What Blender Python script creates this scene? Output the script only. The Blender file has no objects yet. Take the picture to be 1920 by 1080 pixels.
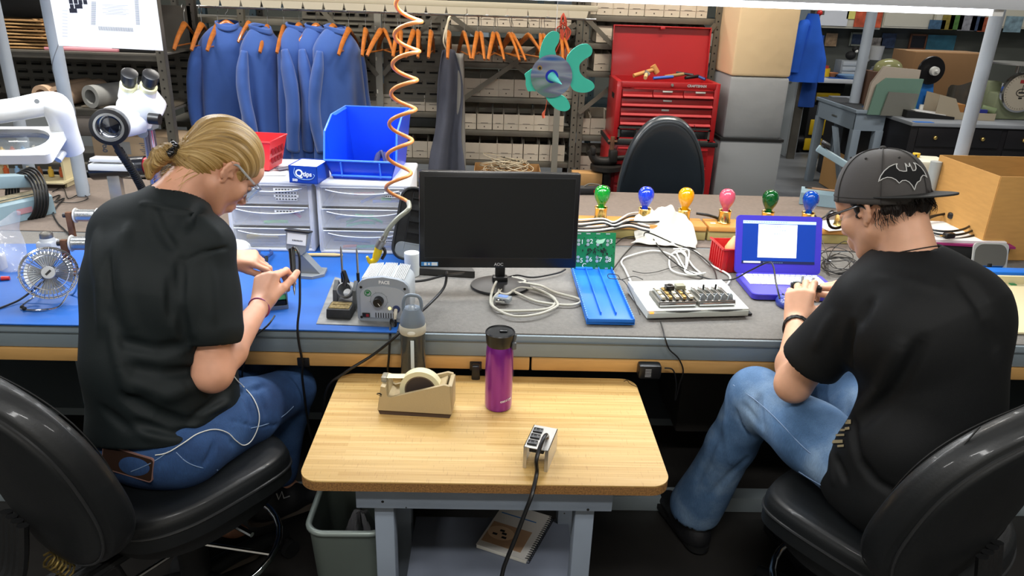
import bpy,bmesh,math,random
import numpy as np
from mathutils import Vector,Matrix,Euler
PI=math.pi
R=math.radians
S=bpy.context.scene
MT=Matrix.Translation;cos=math.cos;sin=math.sin
def MR(a,n,ax): return Matrix.Rotation(R(a),n,ax)
# ---------------------------------------------------------------- camera
FPX,PITCH,ROLL,YAW,CH=1390.0,21.9,2.0,-1.8,1.68
CM=MR((YAW),3,'Z')@MR((90-PITCH),3,'X')@MR((ROLL),3,'Z')
cd=bpy.data.cameras.new('camera');cam=bpy.data.objects.new('camera',cd)
S.collection.objects.link(cam);S.camera=cam
cam.matrix_world=MT((0,0,CH))@CM.to_4x4()
cd.sensor_width=36;cd.lens=36*FPX/1920;cd.clip_start=0.02;cd.clip_end=60
def ray(x,y): return CM@Vector(((x-960)/FPX,(540-y)/FPX,-1))
def on(x,y,z=0.78):                       # where a line of sight meets the level z
    d=ray(x,y);t=(z-CH)/d.z;return Vector((d.x*t,d.y*t,z))
def at(x,y,Y):                            # where it meets the upright plane at distance Y
    d=ray(x,y);t=Y/d.y;return Vector((d.x*t,Y,CH+d.z*t))
# ---------------------------------------------------------------- world, exposure
w=bpy.data.worlds.new('world');S.world=w;w.use_nodes=True
w.node_tree.nodes['Background'].inputs[0].default_value=(0.75,0.85,1.0,1)
w.node_tree.nodes['Background'].inputs[1].default_value=0.15
S.view_settings.view_transform='Standard';S.view_settings.look='None'
S.view_settings.exposure=0.0;S.view_settings.gamma=1.0
try: S.view_settings.use_curve_mapping=False
except Exception: pass
try:
    S.cycles.use_denoising=True;S.cycles.max_bounces=7;S.cycles.diffuse_bounces=3
    S.cycles.transparent_max_bounces=16;S.cycles.sample_clamp_indirect=4;S.cycles.caustics_reflective=False;S.cycles.caustics_refractive=False
except Exception: pass
def area(name,loc,sx,sy,power,col=(1,1,1),rot=(0,0,0)):
    l=bpy.data.lights.new(name,'AREA');l.shape='RECTANGLE';l.size=sx;l.size_y=sy
    l.energy=power;l.color=col
    o=bpy.data.objects.new(name,l);S.collection.objects.link(o);o.location=loc;o.rotation_euler=rot
    return o
CEIL=3.3
# unseen fluorescent ceiling fittings, first three added as front fill: (x, y, power, colour)
CEIL_LIGHTS=[(-2.4,.1,40,(1,.98,.95)),(2.4,.1,34,(1,.98,.95)),(0.0,-.5,46,(1,.99,.97)),
               (-2.6,4.0,72,(1,.97,.92)),(-0.6,4.0,46,(1,.95,.88)),(1.3,4.0,56,(1,.93,.82)),(3.6,4.6,35,(1,.97,.95)),
               (4.0,7.2,30,(1,.98,.95)),(7.0,6.5,30,(1,.98,.95)),(0,6.9,50,(1,.97,.92)),(-3,6.9,35,(1,.97,.92))]
for i,(x,y,p,c) in enumerate(CEIL_LIGHTS):
    area('ceiling_lamp_light',(x,y,CEIL-.105),1.18,.22,p,c)
# the fluorescent fitting hung over the bench
for x in (-1.25,0.0,0.92):
    area('bench_lamp_light',(x,2.3,1.678),1.0,.10,11 if x<.5 else 9.5,(.93,.97,1.0))
# ---------------------------------------------------------------- materials
_mc={}
def lin(c):
    if isinstance(c,str):
        c=c.lstrip('#');c=[int(c[i:i+2],16)/255 for i in (0,2,4)]
    return tuple((v/12.92 if v<=.04045 else ((v+.055)/1.055)**2.4) for v in c[:3])+(1,)
def mat(name,col,rough=.5,metal=0.,bump=0.,bs=60.,var=0.,vs=8.,trans=0.,ior=1.45,emis=0.,alpha=1.,coat=0.,spec=.5,stretch=None,det=3.,sss=0.,sheen=0.,bdist=.002):
    if name in _mc: return _mc[name]
    m=bpy.data.materials.new(name);m.use_nodes=True;nt=m.node_tree;b=nt.nodes['Principled BSDF']
    I=b.inputs;c=lin(col)
    I['Base Color'].default_value=c;I['Roughness'].default_value=rough;I['Metallic'].default_value=metal
    I['Specular IOR Level'].default_value=spec
    if trans: I['Transmission Weight'].default_value=trans;I['IOR'].default_value=ior
    if emis: I['Emission Color'].default_value=c;I['Emission Strength'].default_value=emis
    if alpha<1: I['Alpha'].default_value=alpha
    if coat: I['Coat Weight'].default_value=coat;I['Coat Roughness'].default_value=.08
    if sss: I['Subsurface Weight'].default_value=sss;I['Subsurface Radius'].default_value=(.01,.004,.002);I['Subsurface Scale'].default_value=1
    if sheen: I['Sheen Weight'].default_value=sheen;I['Sheen Roughness'].default_value=.5
    tc=None
    if bump or var:
        tc=nt.nodes.new('ShaderNodeTexCoord');vec=tc.outputs['Object']
        if stretch:
            mp=nt.nodes.new('ShaderNodeMapping');mp.inputs['Scale'].default_value=stretch
            nt.links.new(vec,mp.inputs[0]);vec=mp.outputs[0]
    if var:
        n=nt.nodes.new('ShaderNodeTexNoise');n.inputs['Scale'].default_value=vs;n.inputs['Detail'].default_value=det
        nt.links.new(vec,n.inputs['Vector'])
        r=nt.nodes.new('ShaderNodeValToRGB');r.color_ramp.elements[0].position=.3;r.color_ramp.elements[1].position=.7
        r.color_ramp.elements[0].color=tuple(max(0,v*(1-var)) for v in c[:3])+(1,)
        r.color_ramp.elements[1].color=tuple(min(1,v*(1+var)) for v in c[:3])+(1,)
        nt.links.new(n.outputs[0],r.inputs[0]);nt.links.new(r.outputs[0],I['Base Color'])
    if bump:
        n=nt.nodes.new('ShaderNodeTexNoise');n.inputs['Scale'].default_value=bs;n.inputs['Detail'].default_value=3
        nt.links.new(vec,n.inputs['Vector'])
        bp=nt.nodes.new('ShaderNodeBump');bp.inputs['Strength'].default_value=bump;bp.inputs['Distance'].default_value=bdist
        nt.links.new(n.outputs[0],bp.inputs['Height']);nt.links.new(bp.outputs[0],I['Normal'])
    m.diffuse_color=c;_mc[name]=m
    return m
def node(nt,t,**k):
    n=nt.nodes.new(t)
    for a,v in k.items():
        if hasattr(n,a): setattr(n,a,v)
        else: n.inputs[a.replace('_',' ')].default_value=v
    return n
def ramp(nt,src,stops):
    r=nt.nodes.new('ShaderNodeValToRGB');e=r.color_ramp.elements
    while len(e)>1: e.remove(e[-1])
    e[0].position=stops[0][0];e[0].color=lin(stops[0][1])
    for p,c in stops[1:]:
        q=e.new(p);q.color=lin(c)
    nt.links.new(src,r.inputs[0]);return r
# ---------------------------------------------------------------- mesh building
class B:
    def __init__(s): s.v=[];s.f=[];s.mi=[];s.m=0;s.M=Matrix.Identity(4)
    def put(s,vs,fs):
        o=len(s.v);M=s.M
        s.v+=[tuple(M@Vector(p)) for p in vs];s.f+=[tuple(i+o for i in f) for f in fs];s.mi+=[s.m]*len(fs);return s
    def at(s,loc=(0,0,0),rot=(0,0,0),sc=(1,1,1)):
        s.M=Matrix.LocRotScale(Vector(loc),Euler(rot),Vector(sc));return s
    def box(s,c,d,bev=0.,seg=2,taper=1.,rot=None):
        x,y,z=d[0]/2,d[1]/2,d[2]/2
        bm=bmesh.new();bmesh.ops.create_cube(bm,size=1)
        for v in bm.verts:
            t=taper if v.co.z>0 else 1
            v.co=Vector((v.co.x*2*x*t,v.co.y*2*y*t,v.co.z*2*z))
        if bev: bmesh.ops.bevel(bm,geom=list(bm.edges) ,offset=min(bev,x*.98,y*.98,z*.98),segments=seg,affect='EDGES',profile=.5,clamp_overlap=True)
        Q=MT(c)@(Euler(rot).to_matrix().to_4x4() if rot else Matrix.Identity(4))
        bm.verts.index_update()
        s.put([Q@v.co for v in bm.verts],[[v.index for v in f.verts] for f in bm.faces]);bm.free();return s
    def cyl(s,a,b,r,r2=None,n=20,cap=True):
        r2=r if r2 is None else r2;a=Vector(a);b=Vector(b);d=(b-a)
        q=d.to_track_quat('Z','Y');vs=[]
        for p,rr in ((a,r),(b,r2)):
            for i in range(n):
                t=2*PI*i/n;vs.append(p+q@Vector((rr*cos(t),rr*sin(t),0)))
        fs=[(i,(i+1)%n,n+(i+1)%n,n+i) for i in range(n)]
        if cap: fs+=[tuple(range(n-1,-1,-1)),tuple(range(n,2*n))]
        return s.put(vs,fs)
    def lathe(s,prof,n=28,a0=0,a1=2*PI,squash=1.):
        full=abs(a1-a0-2*PI)<1e-6;k=n if full else n+1;vs=[]
        for r,z in prof:
            for i in range(k):
                t=a0+(a1-a0)*i/n;vs.append((r*cos(t),r*sin(t)*squash,z))
        fs=[]
        for j in range(len(prof)-1):
            for i in range(n if full else n):
                i2=(i+1)%k if full else i+1
                fs.append((j*k+i,j*k+i2,(j+1)*k+i2,(j+1)*k+i))
        return s.put(vs,fs)
    def sph(s,c,r,n=16,m=10,rot=None):
        if not hasattr(r,'__len__'): r=(r,r,r)
        E=Euler(rot).to_matrix() if rot else Matrix.Identity(3);c=Vector(c)
        vs=[c+E@Vector((0,0,r[2]))]
        for j in range(1,m):
            a=PI*j/m
            for i in range(n):
                t=2*PI*i/n
                vs.append(c+E@Vector((r[0]*sin(a)*cos(t),r[1]*sin(a)*sin(t),r[2]*cos(a))))
        vs.append(c+E@Vector((0,0,-r[2])))
        fs=[(0,1+i,1+(i+1)%n) for i in range(n)]
        for j in range(m-2):
            for i in range(n):
                a=1+j*n;fs.append((a+i,a+n+i,a+n+(i+1)%n,a+(i+1)%n))
        L=len(vs)-1;a=1+(m-2)*n
        fs+=[(a+i,L,a+(i+1)%n) for i in range(n)]
        return s.put(vs,fs)
    def tube(s,pts,r,n=8,sm=6,closed=False,flat=1.):
        P=[Vector(p) for p in pts]
        if sm>1 and len(P)>2: P=crom(P,sm,closed)
        N=len(P);rs=r if hasattr(r,'__len__') else None
        vs=[];up=None;prev=None
        for i in range(N):
            if closed: t=P[(i+1)%N]-P[i-1]
            else: t=P[min(i+1,N-1)]-P[max(i-1,0)]
            if t.length<1e-9: t=Vector((0,0,1))
            t.normalize()
            if up is None: up=t.orthogonal().normalized()
            else:
                up=up-t*up.dot(t)
                up=up.normalized() if up.length>1e-6 else t.orthogonal().normalized()
            sd=t.cross(up)
            if rs:
                u=i/max(1,N-1)*(len(rs)-1);k=min(int(u),len(rs)-2);rr=rs[k]+(rs[k+1]-rs[k])*(u-k)
            else: rr=r
            for j in range(n):
                a=2*PI*j/n;vs.append(P[i]+up*(rr*cos(a))+sd*(rr*flat*sin(a)))
        fs=[]
        for i in range(N if closed else N-1):
            i2=(i+1)%N
            for j in range(n): fs.append((i*n+j,i*n+(j+1)%n,i2*n+(j+1)%n,i2*n+j))
        if not closed: fs+=[tuple(range(n-1,-1,-1)),tuple(range((N-1)*n,N*n))]
        return s.put(vs,fs)
    def prism(s,poly,z0,z1,plane='XY',inset=0):
        def mp(p,z):
            return (p[0],p[1],z) if plane=='XY' else ((p[0],z,p[1]) if plane=='XZ' else (z,p[0],p[1]))
        n=len(poly);vs=[mp(p,z0) for p in poly]+[mp(p,z1) for p in poly]
        fs=[tuple(range(n-1,-1,-1)),tuple(range(n,2*n))]+[(i,(i+1)%n,n+(i+1)%n,n+i) for i in range(n)]
        return s.put(vs,fs)
    def grid(s,fn,nu,nv,thick=0.):
        P=[[Vector(fn(i/nu,j/nv)) for i in range(nu+1)] for j in range(nv+1)]
        W=nu+1;vs=[p for r in P for p in r]
        fs=[(j*W+i,j*W+i+1,(j+1)*W+i+1,(j+1)*W+i) for j in range(nv) for i in range(nu)]
        if thick:
            T=[]
            for j in range(nv+1):
                for i in range(nu+1):
                    a=P[j][min(i+1,nu)]-P[j][max(i-1,0)];b=P[min(j+1,nv)][i]-P[max(j-1,0)][i]
                    nn=a.cross(b);nn=nn.normalized() if nn.length>1e-12 else Vector((0,0,1))
                    T.append(P[j][i]-nn*thick)
            o=len(vs);vs+=T
            fs+=[tuple(o+k for k in reversed(f)) for f in fs]
            bd=[i for i in range(W)]+[j*W+nu for j in range(1,nv+1)]+[nv*W+i for i in range(nu-1,-1,-1)]+[j*W for j in range(nv-1,0,-1)]
            for k in range(len(bd)):
                a,b=bd[k],bd[(k+1)%len(bd)];fs.append((b,a,o+a,o+b))
        return s.put(vs,fs)
    def text(s,body,size,M,depth=.0006,bold=0.0,align='CENTER'):
        c=bpy.data.curves.new('t','FONT');c.body=body;c.size=size;c.extrude=depth;c.align_x=align;c.align_y='CENTER';c.resolution_u=3;c.offset=bold
        o=bpy.data.objects.new('t',c);S.collection.objects.link(o)
        me=o.to_mesh()
        Mo=s.M;s.M=Mo@M
        s.put([v.co.copy() for v in me.vertices],[list(p.vertices) for p in me.polygons]);s.M=Mo
        o.to_mesh_clear();bpy.data.objects.remove(o);bpy.data.curves.remove(c);return s
    def obj(s,name,mt,parent=None,label=None,angle=38,smooth=True,sub=0):
        me=bpy.data.meshes.new(name);me.from_pydata(s.v,[],s.f)
        for m in (mt if isinstance(mt,(list,tuple)) else [mt]): me.materials.append(m)
        me.polygons.foreach_set('material_index',s.mi)
        bm=bmesh.new();bm.from_mesh(me);bmesh.ops.recalc_face_normals(bm,faces=bm.faces);bm.to_mesh(me);bm.free()
        if smooth:
            me.shade_smooth()
            if angle<180: me.set_sharp_from_angle(angle=R(angle))
        me.update()
        o=bpy.data.objects.new(name,me);S.collection.objects.link(o)
        if parent: o.parent=parent
        if label: o['label']=label
        if sub:
            md=o.modifiers.new('s','SUBSURF');md.levels=sub;md.render_levels=sub
        return o
def crom(P,k,closed=False):
    out=[];N=len(P)
    for i in range(N if closed else N-1):
        if closed: a,b,c,d=P[i-1],P[i],P[(i+1)%N],P[(i+2)%N]
        else: a,b,c,d=P[max(i-1,0)],P[i],P[i+1],P[min(i+2,N-1)]
        for j in range(k):
            t=j/k
            out.append(.5*((2*b)+(c-a)*t+(2*a-5*b+4*c-d)*t*t+(3*b-a-3*c+d)*t**3))
    if not closed: out.append(P[-1].copy())
    return out
def arc(cx,cy,r,a0,a1,n=6):
    return [(cx+r*cos(R(a0+(a1-a0)*i/n)),cy+r*sin(R(a0+(a1-a0)*i/n))) for i in range(n+1)]
def rrect(w_,h_,r,n=5,cx=0,cy=0):
    x,y=w_/2-r,h_/2-r
    return arc(cx+x,cy-y,r,-90,0,n)+arc(cx+x,cy+y,r,0,90,n)+arc(cx-x,cy+y,r,90,180,n)+arc(cx-x,cy-y,r,180,270,n)
def tag(o,label,cat,group=None,kind=None):
    o['label']=label;o['category']=cat
    if group: o['group']=group
    if kind: o['kind']=kind
    return o
def thing(name,label,cat,loc=(0,0,0),rz=0,group=None):
    o=bpy.data.objects.new(name,None);S.collection.objects.link(o);o.empty_display_size=.05
    o.location=loc;o.rotation_euler=(0,0,R(rz));return tag(o,label,cat,group)
def one(name,b,m,label,cat,loc=(0,0,0),rz=0,group=None,kind=None,**k):
    o=b.obj(name,m,**k);o.location=loc;o.rotation_euler=(0,0,R(rz));return tag(o,label,cat,group,kind)
def recenter(o):                            # put a single mesh's origin at the middle of its base
    me=o.data;n=len(me.vertices);a=np.empty(n*3,np.float32);me.vertices.foreach_get('co',a);a=a.reshape(-1,3)
    c=np.array([(a[:,0].min()+a[:,0].max())/2,(a[:,1].min()+a[:,1].max())/2,a[:,2].min()]);a-=c
    me.vertices.foreach_set('co',a.ravel());me.update();o.location=Vector(o.location)+Vector([float(v) for v in c]);return o
def struct(name,b,m,**k):
    o=b.obj(name,m,**k);o['kind']='structure';return o
def dup(root,loc=None,rz=None,label=None,group=None,parent=None):
    r=root.copy();S.collection.objects.link(r)
    if parent: r.parent=parent
    if loc is not None: r.location=loc
    if rz is not None: r.rotation_euler=(0,0,R(rz))
    if label: r['label']=label
    if group: r['group']=group
    for ch in root.children: dup(ch,parent=r)
    return r
# ================================================================ the room
def floor_mat():
    m=bpy.data.materials.new('worn_dark_floor');m.use_nodes=True;nt=m.node_tree;b=nt.nodes['Principled BSDF']
    tc=node(nt,'ShaderNodeTexCoord');n=node(nt,'ShaderNodeTexNoise');n.inputs['Scale'].default_value=2.2;n.inputs['Detail'].default_value=6
    nt.links.new(tc.outputs['Object'],n.inputs['Vector'])
    r1=ramp(nt,n.outputs[0],[(.35,'#242220'),(.6,'#343230'),(.75,'#4a4d4a')])
    r2=ramp(nt,n.outputs[0],[(.3,'#6d7073'),(.7,'#8a8d90')])
    sx=node(nt,'ShaderNodeSeparateXYZ');nt.links.new(tc.outputs['Object'],sx.inputs[0])
    gt=node(nt,'ShaderNodeMath');gt.operation='GREATER_THAN';gt.inputs[1].default_value=3.9;nt.links.new(sx.outputs['Y'],gt.inputs[0])
    mx=node(nt,'ShaderNodeMix');mx.data_type='RGBA';nt.links.new(gt.outputs[0],mx.inputs[0]);nt.links.new(r1.outputs[0],mx.inputs[6]);nt.links.new(r2.outputs[0],mx.inputs[7])
    nt.links.new(mx.outputs[2],b.inputs['Base Color']);b.inputs['Roughness'].default_value=.45
    return m
struct('floor',B().box((1.8,4.2,-.05),(12.4,11.6,.1)),floor_mat())
struct('ceiling',B().box((1.8,4.2,CEIL+.05),(12.4,11.6,.1)),mat('ceiling_paint','#cfccc4',.8))
struct('wall_back',B().box((1.8,9.65,CEIL/2),(12.2,.1,CEIL)),mat('back_wall_paint','#575a54',.8,var=.15,vs=1.5))
struct('wall_left',B().box((-4.25,4.2,CEIL/2),(.1,11.4,CEIL)),mat('side_wall_paint','#8f9496',.8))
struct('wall_right',B().box((7.85,4.2,CEIL/2),(.1,11.4,CEIL)),mat('side_wall_paint','#8f9496',.8))
struct('wall_front',B().box((1.8,-1.45,CEIL/2),(12.0,.1,CEIL)),mat('front_wall_paint','#b5b1a8',.8))
# square pillar painted cream above grey
pw=on(1385,300).x
PX0,PX1,PY0,PY1=1.475,1.855,4.78,5.32
zc=at(1440,145,4.78).z;zb=at(1440,265,4.72).z
p=B().box(((PX0+PX1)/2,(PY0+PY1)/2,(zc+CEIL)/2),(PX1-PX0,PY1-PY0,CEIL-zc),.02)
o=struct('wall_pillar',p,mat('cream_wall_paint','#f0d3a6',.7,bump=.5,bs=9,bdist=.006))
p=B().box(((PX0+PX1)/2,(PY0+PY1)/2,(zc+zb)/2),(PX1-PX0,PY1-PY0,zc-zb),.02)
p.obj('grey_paint_band',mat('grey_wall_paint','#8d8f90',.6,bump=.5,bs=9,bdist=.006),o)
p=B().box(((PX0+PX1)/2,(PY0+PY1)/2,zb/2-.006),(PX1-PX0+.03,PY1-PY0+.03,zb-.012),.012)
p.obj('grey_block_base',mat('grey_block_paint','#85888a',.6),o)
B().box(((PX0+PX1)/2,(PY0+PY1)/2,zb-.004),(PX1-PX0+.034,PY1-PY0+.034,.018)).obj('black_joint',mat('black_joint','#0c0c0c',.7),o)
# ceiling fittings
M_white=mat('white_enamel','#e8e8e4',.4);M_tube=mat('lit_tube','#ffffff',emis=6)
proto=None
for i,(x,y,pw_,c) in enumerate(CEIL_LIGHTS):
    lb='white two-tube fluorescent fitting on the ceiling'
    if proto is None:
        proto=thing('ceiling_light',lb,'ceiling light',(x,y,CEIL),0,'fluorescent fittings on the ceiling')
        B().box((0,0,-.04),(1.24,.28,.08),.01).obj('housing',M_white,proto)
        for s_ in (-.07,.07): B().cyl((-.58,s_,-.09),(.58,s_,-.09),.012,n=10).obj('lamp_tube',M_tube,proto)
    else: dup(proto,(x,y,CEIL),0)
# ================================================================ steel racks behind the bench
M_rack=mat('rack_olive_steel','#6b665a',.55,.35,var=.15,vs=5)
M_rackd=mat('rack_dark_steel','#656159',.55,.35,var=.2,vs=5)
M_flat=mat('rack_pale_strip','#8f8c80',.5,.3)
M_bluepost=mat('rack_blue_steel','#37474f',.5,.3)
M_hole=mat('punched_hole','#15140f',.9)
M_zinc=mat('zinc','#a7a8a6',.35,.9)
def post(name,par,x,y,z0,z1,m=None,w_=.038,holes=True):
    b=B().box((x,y,(z0+z1)/2),(w_,.004,z1-z0)).box((x+w_/2,y+w_/2,(z0+z1)/2),(.004,w_,z1-z0))
    if holes:
        b.m=1;z=z0+.03
        while z<z1-.02: b.cyl((x,y-.0026,z),(x,y-.002,z),.006,n=8);z+=.05
    return b.obj(name,[m or M_rack,M_hole],par)
def strut(par,a,b_,m=None,w_=.03,nm='brace'):
    a=Vector(a);b_=Vector(b_);d=b_-a;L=d.length;an=math.atan2(d.z,d.x)
    return B().box((a+b_)/2,(L,.005,w_),rot=(0,-an,0)).obj(nm,m or M_rack,par)
YR=5.15
def zpx(x,y,Y=YR): return at(x,y,Y).z
def xpx(x,y,Y=YR): return at(x,y,Y).x
# rack A: between the hanging coats and the tool chest
LV=[1.452,1.225,1.0,.775,.565,.30,.08]
rA=thing('storage_rack','olive steel rack packed with white bins behind the coat hangers','shelving rack',(-.5,YR,0))
def rel(o): return Vector(o.location)
def shelfboard(par,x0,x1,z,y0=YR+.01,y1=YR+.42,m=None):
    L=rel(par)
    B().box(Vector(((x0+x1)/2,(y0+y1)/2,z-.004))-L,(x1-x0,y1-y0,.006)).box(Vector(((x0+x1)/2,y0,z-.02))-L,(x1-x0,.008,.036),.002).obj('shelf',m or M_rack,par)
xa0,xa1,xb1=-2.25,.545,1.455
for z in [1.70]+LV[3:]: shelfboard(rA,xa0,xa1,z)
for z in LV[:3]: shelfboard(rA,xa0,-1.28,z);shelfboard(rA,-.345,xa1,z)
for x,mm in ((xa0,None),(-1.66,None),(-.345,None),(xa1,None)):
    post('upright',rA,x-rA.location.x,-.006,0,2.0,mm);post('upright',rA,x-rA.location.x,.42,0,2.0,M_rackd)
b=B().box((-.771+.5,-.03,.9),(.045,.012,1.8));b.m=1
for z in (.78,1.02,1.23,1.42): b.box((-.771+.485,-.038,z),(.01,.006,.025),.003)
b.obj('flat_strip',[M_flat,mat('cream_tab','#d9d5c4',.6)],rA)
B().box((.425+.5,-.03,.53),(.042,.012,1.05)).obj('flat_strip',M_flat,rA)
# crossing braces
def PB(x0,y0,x1,y1,par,Y=YR-.012,**k):
    a=at(x0,y0,Y)-rel(par);c=at(x1,y1,Y)-rel(par);a.y=c.y=Y-par.location.y;strut(par,a,c,**k)
PB(836,22,990,140,rA,Y=YR-.02);PB(865,188,1010,88,rA,Y=YR-.027);PB(596,10,708,140,rA,Y=YR-.02);PB(718,140,822,22,rA,Y=YR-.027)
PB(652,74,708,142,rA,Y=YR-.034);PB(505,148,536,172,rA);PB(1010,88,1080,45,rA,Y=YR-.034)
# louvred back panels
def louvre(par,x0,x1,z0,z1,Y):
    L=rel(par);b=B().box(Vector(((x0+x1)/2,Y,(z0+z1)/2))-L,(x1-x0,.004,z1-z0))
    z=z1-.02;k=0
    while z>z0+.02:
        if k%2==0:
            x=x0+.03+(k%4)*.01
            while x<x1-.05:
                b.m=1;b.box(Vector((x+.03,Y-.004,z-.005))-L,(.055,.006,.012));b.m=0
                b.box(Vector((x+.03,Y-.010,z+.006))-L,(.062,.014,.009),.003);x+=.085
        else: b.box(Vector(((x0+x1)/2,Y-.006,z))-L,(x1-x0,.01,.006))
        z-=.035;k+=1
    b.obj('louvred_panel',[M_rack,M_hole],par)
louvre(rA,-1.27,-.79,.95,1.66,YR+.03);louvre(rA,-.75,-.36,.95,1.66,YR+.03)
# rack B: above and beside the tool chest
rB=thing('storage_rack','olive steel rack with white bins above the red tool chest','shelving rack',(1.0,YR,0))
for z in (1.545,1.37,1.19,.76,.5,.1): shelfboard(rB,xa1+.045,xb1,z)
for x in (xa1+.045,xb1):
    post('upright',rB,x-1.0,-.006,0,2.0);post('upright',rB,x-1.0,.42,0,2.0,M_rackd)
PB(1096,30,1180,118,rB,Y=YR-.02);PB(1085,212,1162,150,rB,Y=YR-.02);PB(1330,60,1342,45,rB)
# a bluish rack further back, seen through the shelves
rC=thing('storage_rack','dark blue steel rack standing behind the olive racks','shelving rack',(0,6.35,0))
for x in (-2.35,-1.95,-.5,.35,.80,1.95,2.35): post('upright',rC,x,0,0,2.2,M_bluepost,.05)
for z in (.35,.8,1.15,1.5,1.85): B().box((0,.22,z),(4.8,.42,.03)).obj('shelf',M_bluepost,rC)
rnd=random.Random(4)
pal=['#7f8f9c','#5e6c78','#8c8f8a','#9a8f72','#4c5864','#a9a79a']
for i in range(26):
    z=rnd.choice((.365,.815,1.165,1.515));x=-2.25+i*.176;h=rnd.uniform(.12,.26);q=i%6
    one('carton',B().box((0,0,h/2),(.155,.3,h),.004),mat('far_carton_%d'%q,pal[q],.7),'dull coloured carton on the dark blue rack behind the bins','box',(x,6.57,z),0,'cartons on the far blue rack')
# white bins
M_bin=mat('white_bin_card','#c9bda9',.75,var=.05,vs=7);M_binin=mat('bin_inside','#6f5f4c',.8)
M_slit=mat('dark_slit','#4a4038',.8)
def make_bin(w_,h,d=.3,hb=None,lab='',grp=''):
    t=thing('parts_bin',lab,'bin',(0,0,0),0,grp);hb=hb or h+.035
    b=B().box((0,.003,h/2),(w_,.004,h)).box((0,d/2,.002),(w_,d,.004)).box((0,d,hb/2),(w_,.004,hb))
    for s_ in (-1,1): b.prism([(0,0),(d,0),(d,hb),(d*.45,hb),(0,h)],s_*w_/2-.0015,s_*w_/2+.0015,'YZ')
    b.m=1;b.box((0,-.0005,h*.42),(w_*.5,.0012,.003));b.cyl((0,-.0006,h*.18),(0,.001,h*.18),.0045,n=8)
    b.m=2;b.box((0,-.0003,h*.40),(w_*.98,.001,.002))
    b.obj('shell',[M_bin,M_slit,mat('bin_crease','#b3a999',.8)],t)
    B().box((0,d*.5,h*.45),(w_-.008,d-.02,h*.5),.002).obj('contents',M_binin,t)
    return t
_bins={}
def bin_row(x0,x1,z,Y,h,lab,grp,seed,skip=(),yj=.01):
    r=random.Random(seed);x=x0;k=0
    while x<x1-.06:
        w_=r.choice((.075,.1,.1,.105,.12));
        if x+w_>x1: w_=max(.06,x1-x)
        q=(round(w_,2),round(h,3))
        jj=r.uniform(0,yj)
        if k not in skip:
            if q not in _bins: _bins[q]=make_bin(q[0],h);first=_bins[q]
            else: first=dup(_bins[q])
            first.location=(x+w_/2,Y+jj,z);first.rotation_euler.z=R(r.uniform(-1.5,1.5));first['label']=lab;first['group']=grp
        x+=w_+.004;k+=1
def row(px0,px1,ypx,z,h,where,seed,skip=(),Y=YR+.025):
    bin_row(at(px0,ypx,Y).x,at(px1,ypx,Y).x,z,Y,h,'white card parts bin '+where,'white bins '+where,seed,skip)
row(846,1080,35,LV[0]+.002,.105,'on the rack shelf level with the coat hangers',1)
row(842,1080,100,LV[1]+.002,.105,'on the rack shelf just below the orange hangers',2)
row(838,1074,165,LV[2]+.002,.115,'on the rack shelf behind the hanging fish',3)
row(836,1070,230,LV[3]+.002,.105,'on the rack shelf just under the hanging fish',4)
row(866,1068,290,LV[4]+.002,.115,'on the rack shelf level with the box of wire',5)
row(672,826,205,.89,.105,'in the row behind the blue bin and spiral hose',6)
row(725,822,292,LV[4]+.002,.115,'low on the rack right of the big blue bin',7)
row(486,562,80,LV[1]+.002,.1,'between the coats on the shelf by the empty hangers',8)
row(490,562,160,LV[2]+.002,.1,'between the coats at sleeve height',9)
row(488,562,275,LV[4]+.06,.1,'low between the coats behind the red basket',10)
shelfboard(rA,-1.28,-.36,.888)
row(1120,1342,40,1.372+.002,.105,'on the shelf right above the red tool chest lid',11)
row(1090,1340,-5,1.547,.105,'on the topmost visible shelf above the tool chest',12)
row(1114,1160,120,1.192,.11,'beside the raised lid of the tool chest',13)
row(1086,1162,245,.762,.11,'left of the lower drawers of the tool chest',14)
row(1080,1150,335,.502,.11,'near the floor left of the red cabinet',15)
row(325,372,95,LV[1]+.002,.1,'left of the coats at hanger height',16)
row(330,372,175,LV[2]+.002,.1,'left of the coats behind the steel post',17)
# green folder, wire box, dark tray on the rack
one('carton',B().box((0,.12,.06),(.30,.24,.115),.003),mat('dark_crate','#2d2f2b',.6),'long dark crate low on the rack behind the spiral hose','crate',(xpx(780,245) ,YR+.04,LV[3]+.003))
wb=thing('wire_box','brown carton heaped with tangled cream wire behind the monitor','box',(at(950,320,YR-.0).x,4.98,.42))
b=B().box((0,0,.004),(.44,.26,.008))
for s_ in (-1,1): b.box((s_*.22,0,.07),(.004,.26,.14)).box((0,s_*.13,.07),(.44,.004,.14))
b.obj('carton',mat('kraft_card','#b58a55',.8),wb)
r=random.Random(9)
b=B()
for i in range(26):
    c=Vector((r.uniform(-.1,.1),r.uniform(-.04,.03),.1+r.uniform(0,.1)));rr=r.uniform(.05,.13);ph=r.uniform(0,6);ti=r.uniform(-.5,.5)
    b.m=0 if i%6 else 1
    b.tube([c+Vector((rr*cos(ph+a),.5*rr*sin(ph+a),.25*rr*sin(a*1.0+ti*3))) for a in [k*.7 for k in range(10)]],.003 if i%6 else .002,n=5,sm=3)
o=b.obj('tangled_wire',[mat('cream_wire','#cbbda0',.5),mat('black_wire','#151515',.5)],wb);o['kind']='stuff'
shelf_z=.42
b=B().box((0,0,-.02),(1.1,.3,.03));
for x in (-.5,.5): b.box((x,0,-.225),(.05,.25,.37))
one('low_stand',b,M_rackd,'low dark stand under the carton of tangled wire','stand',(at(950,320,4.98).x,4.98,.415))
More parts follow.
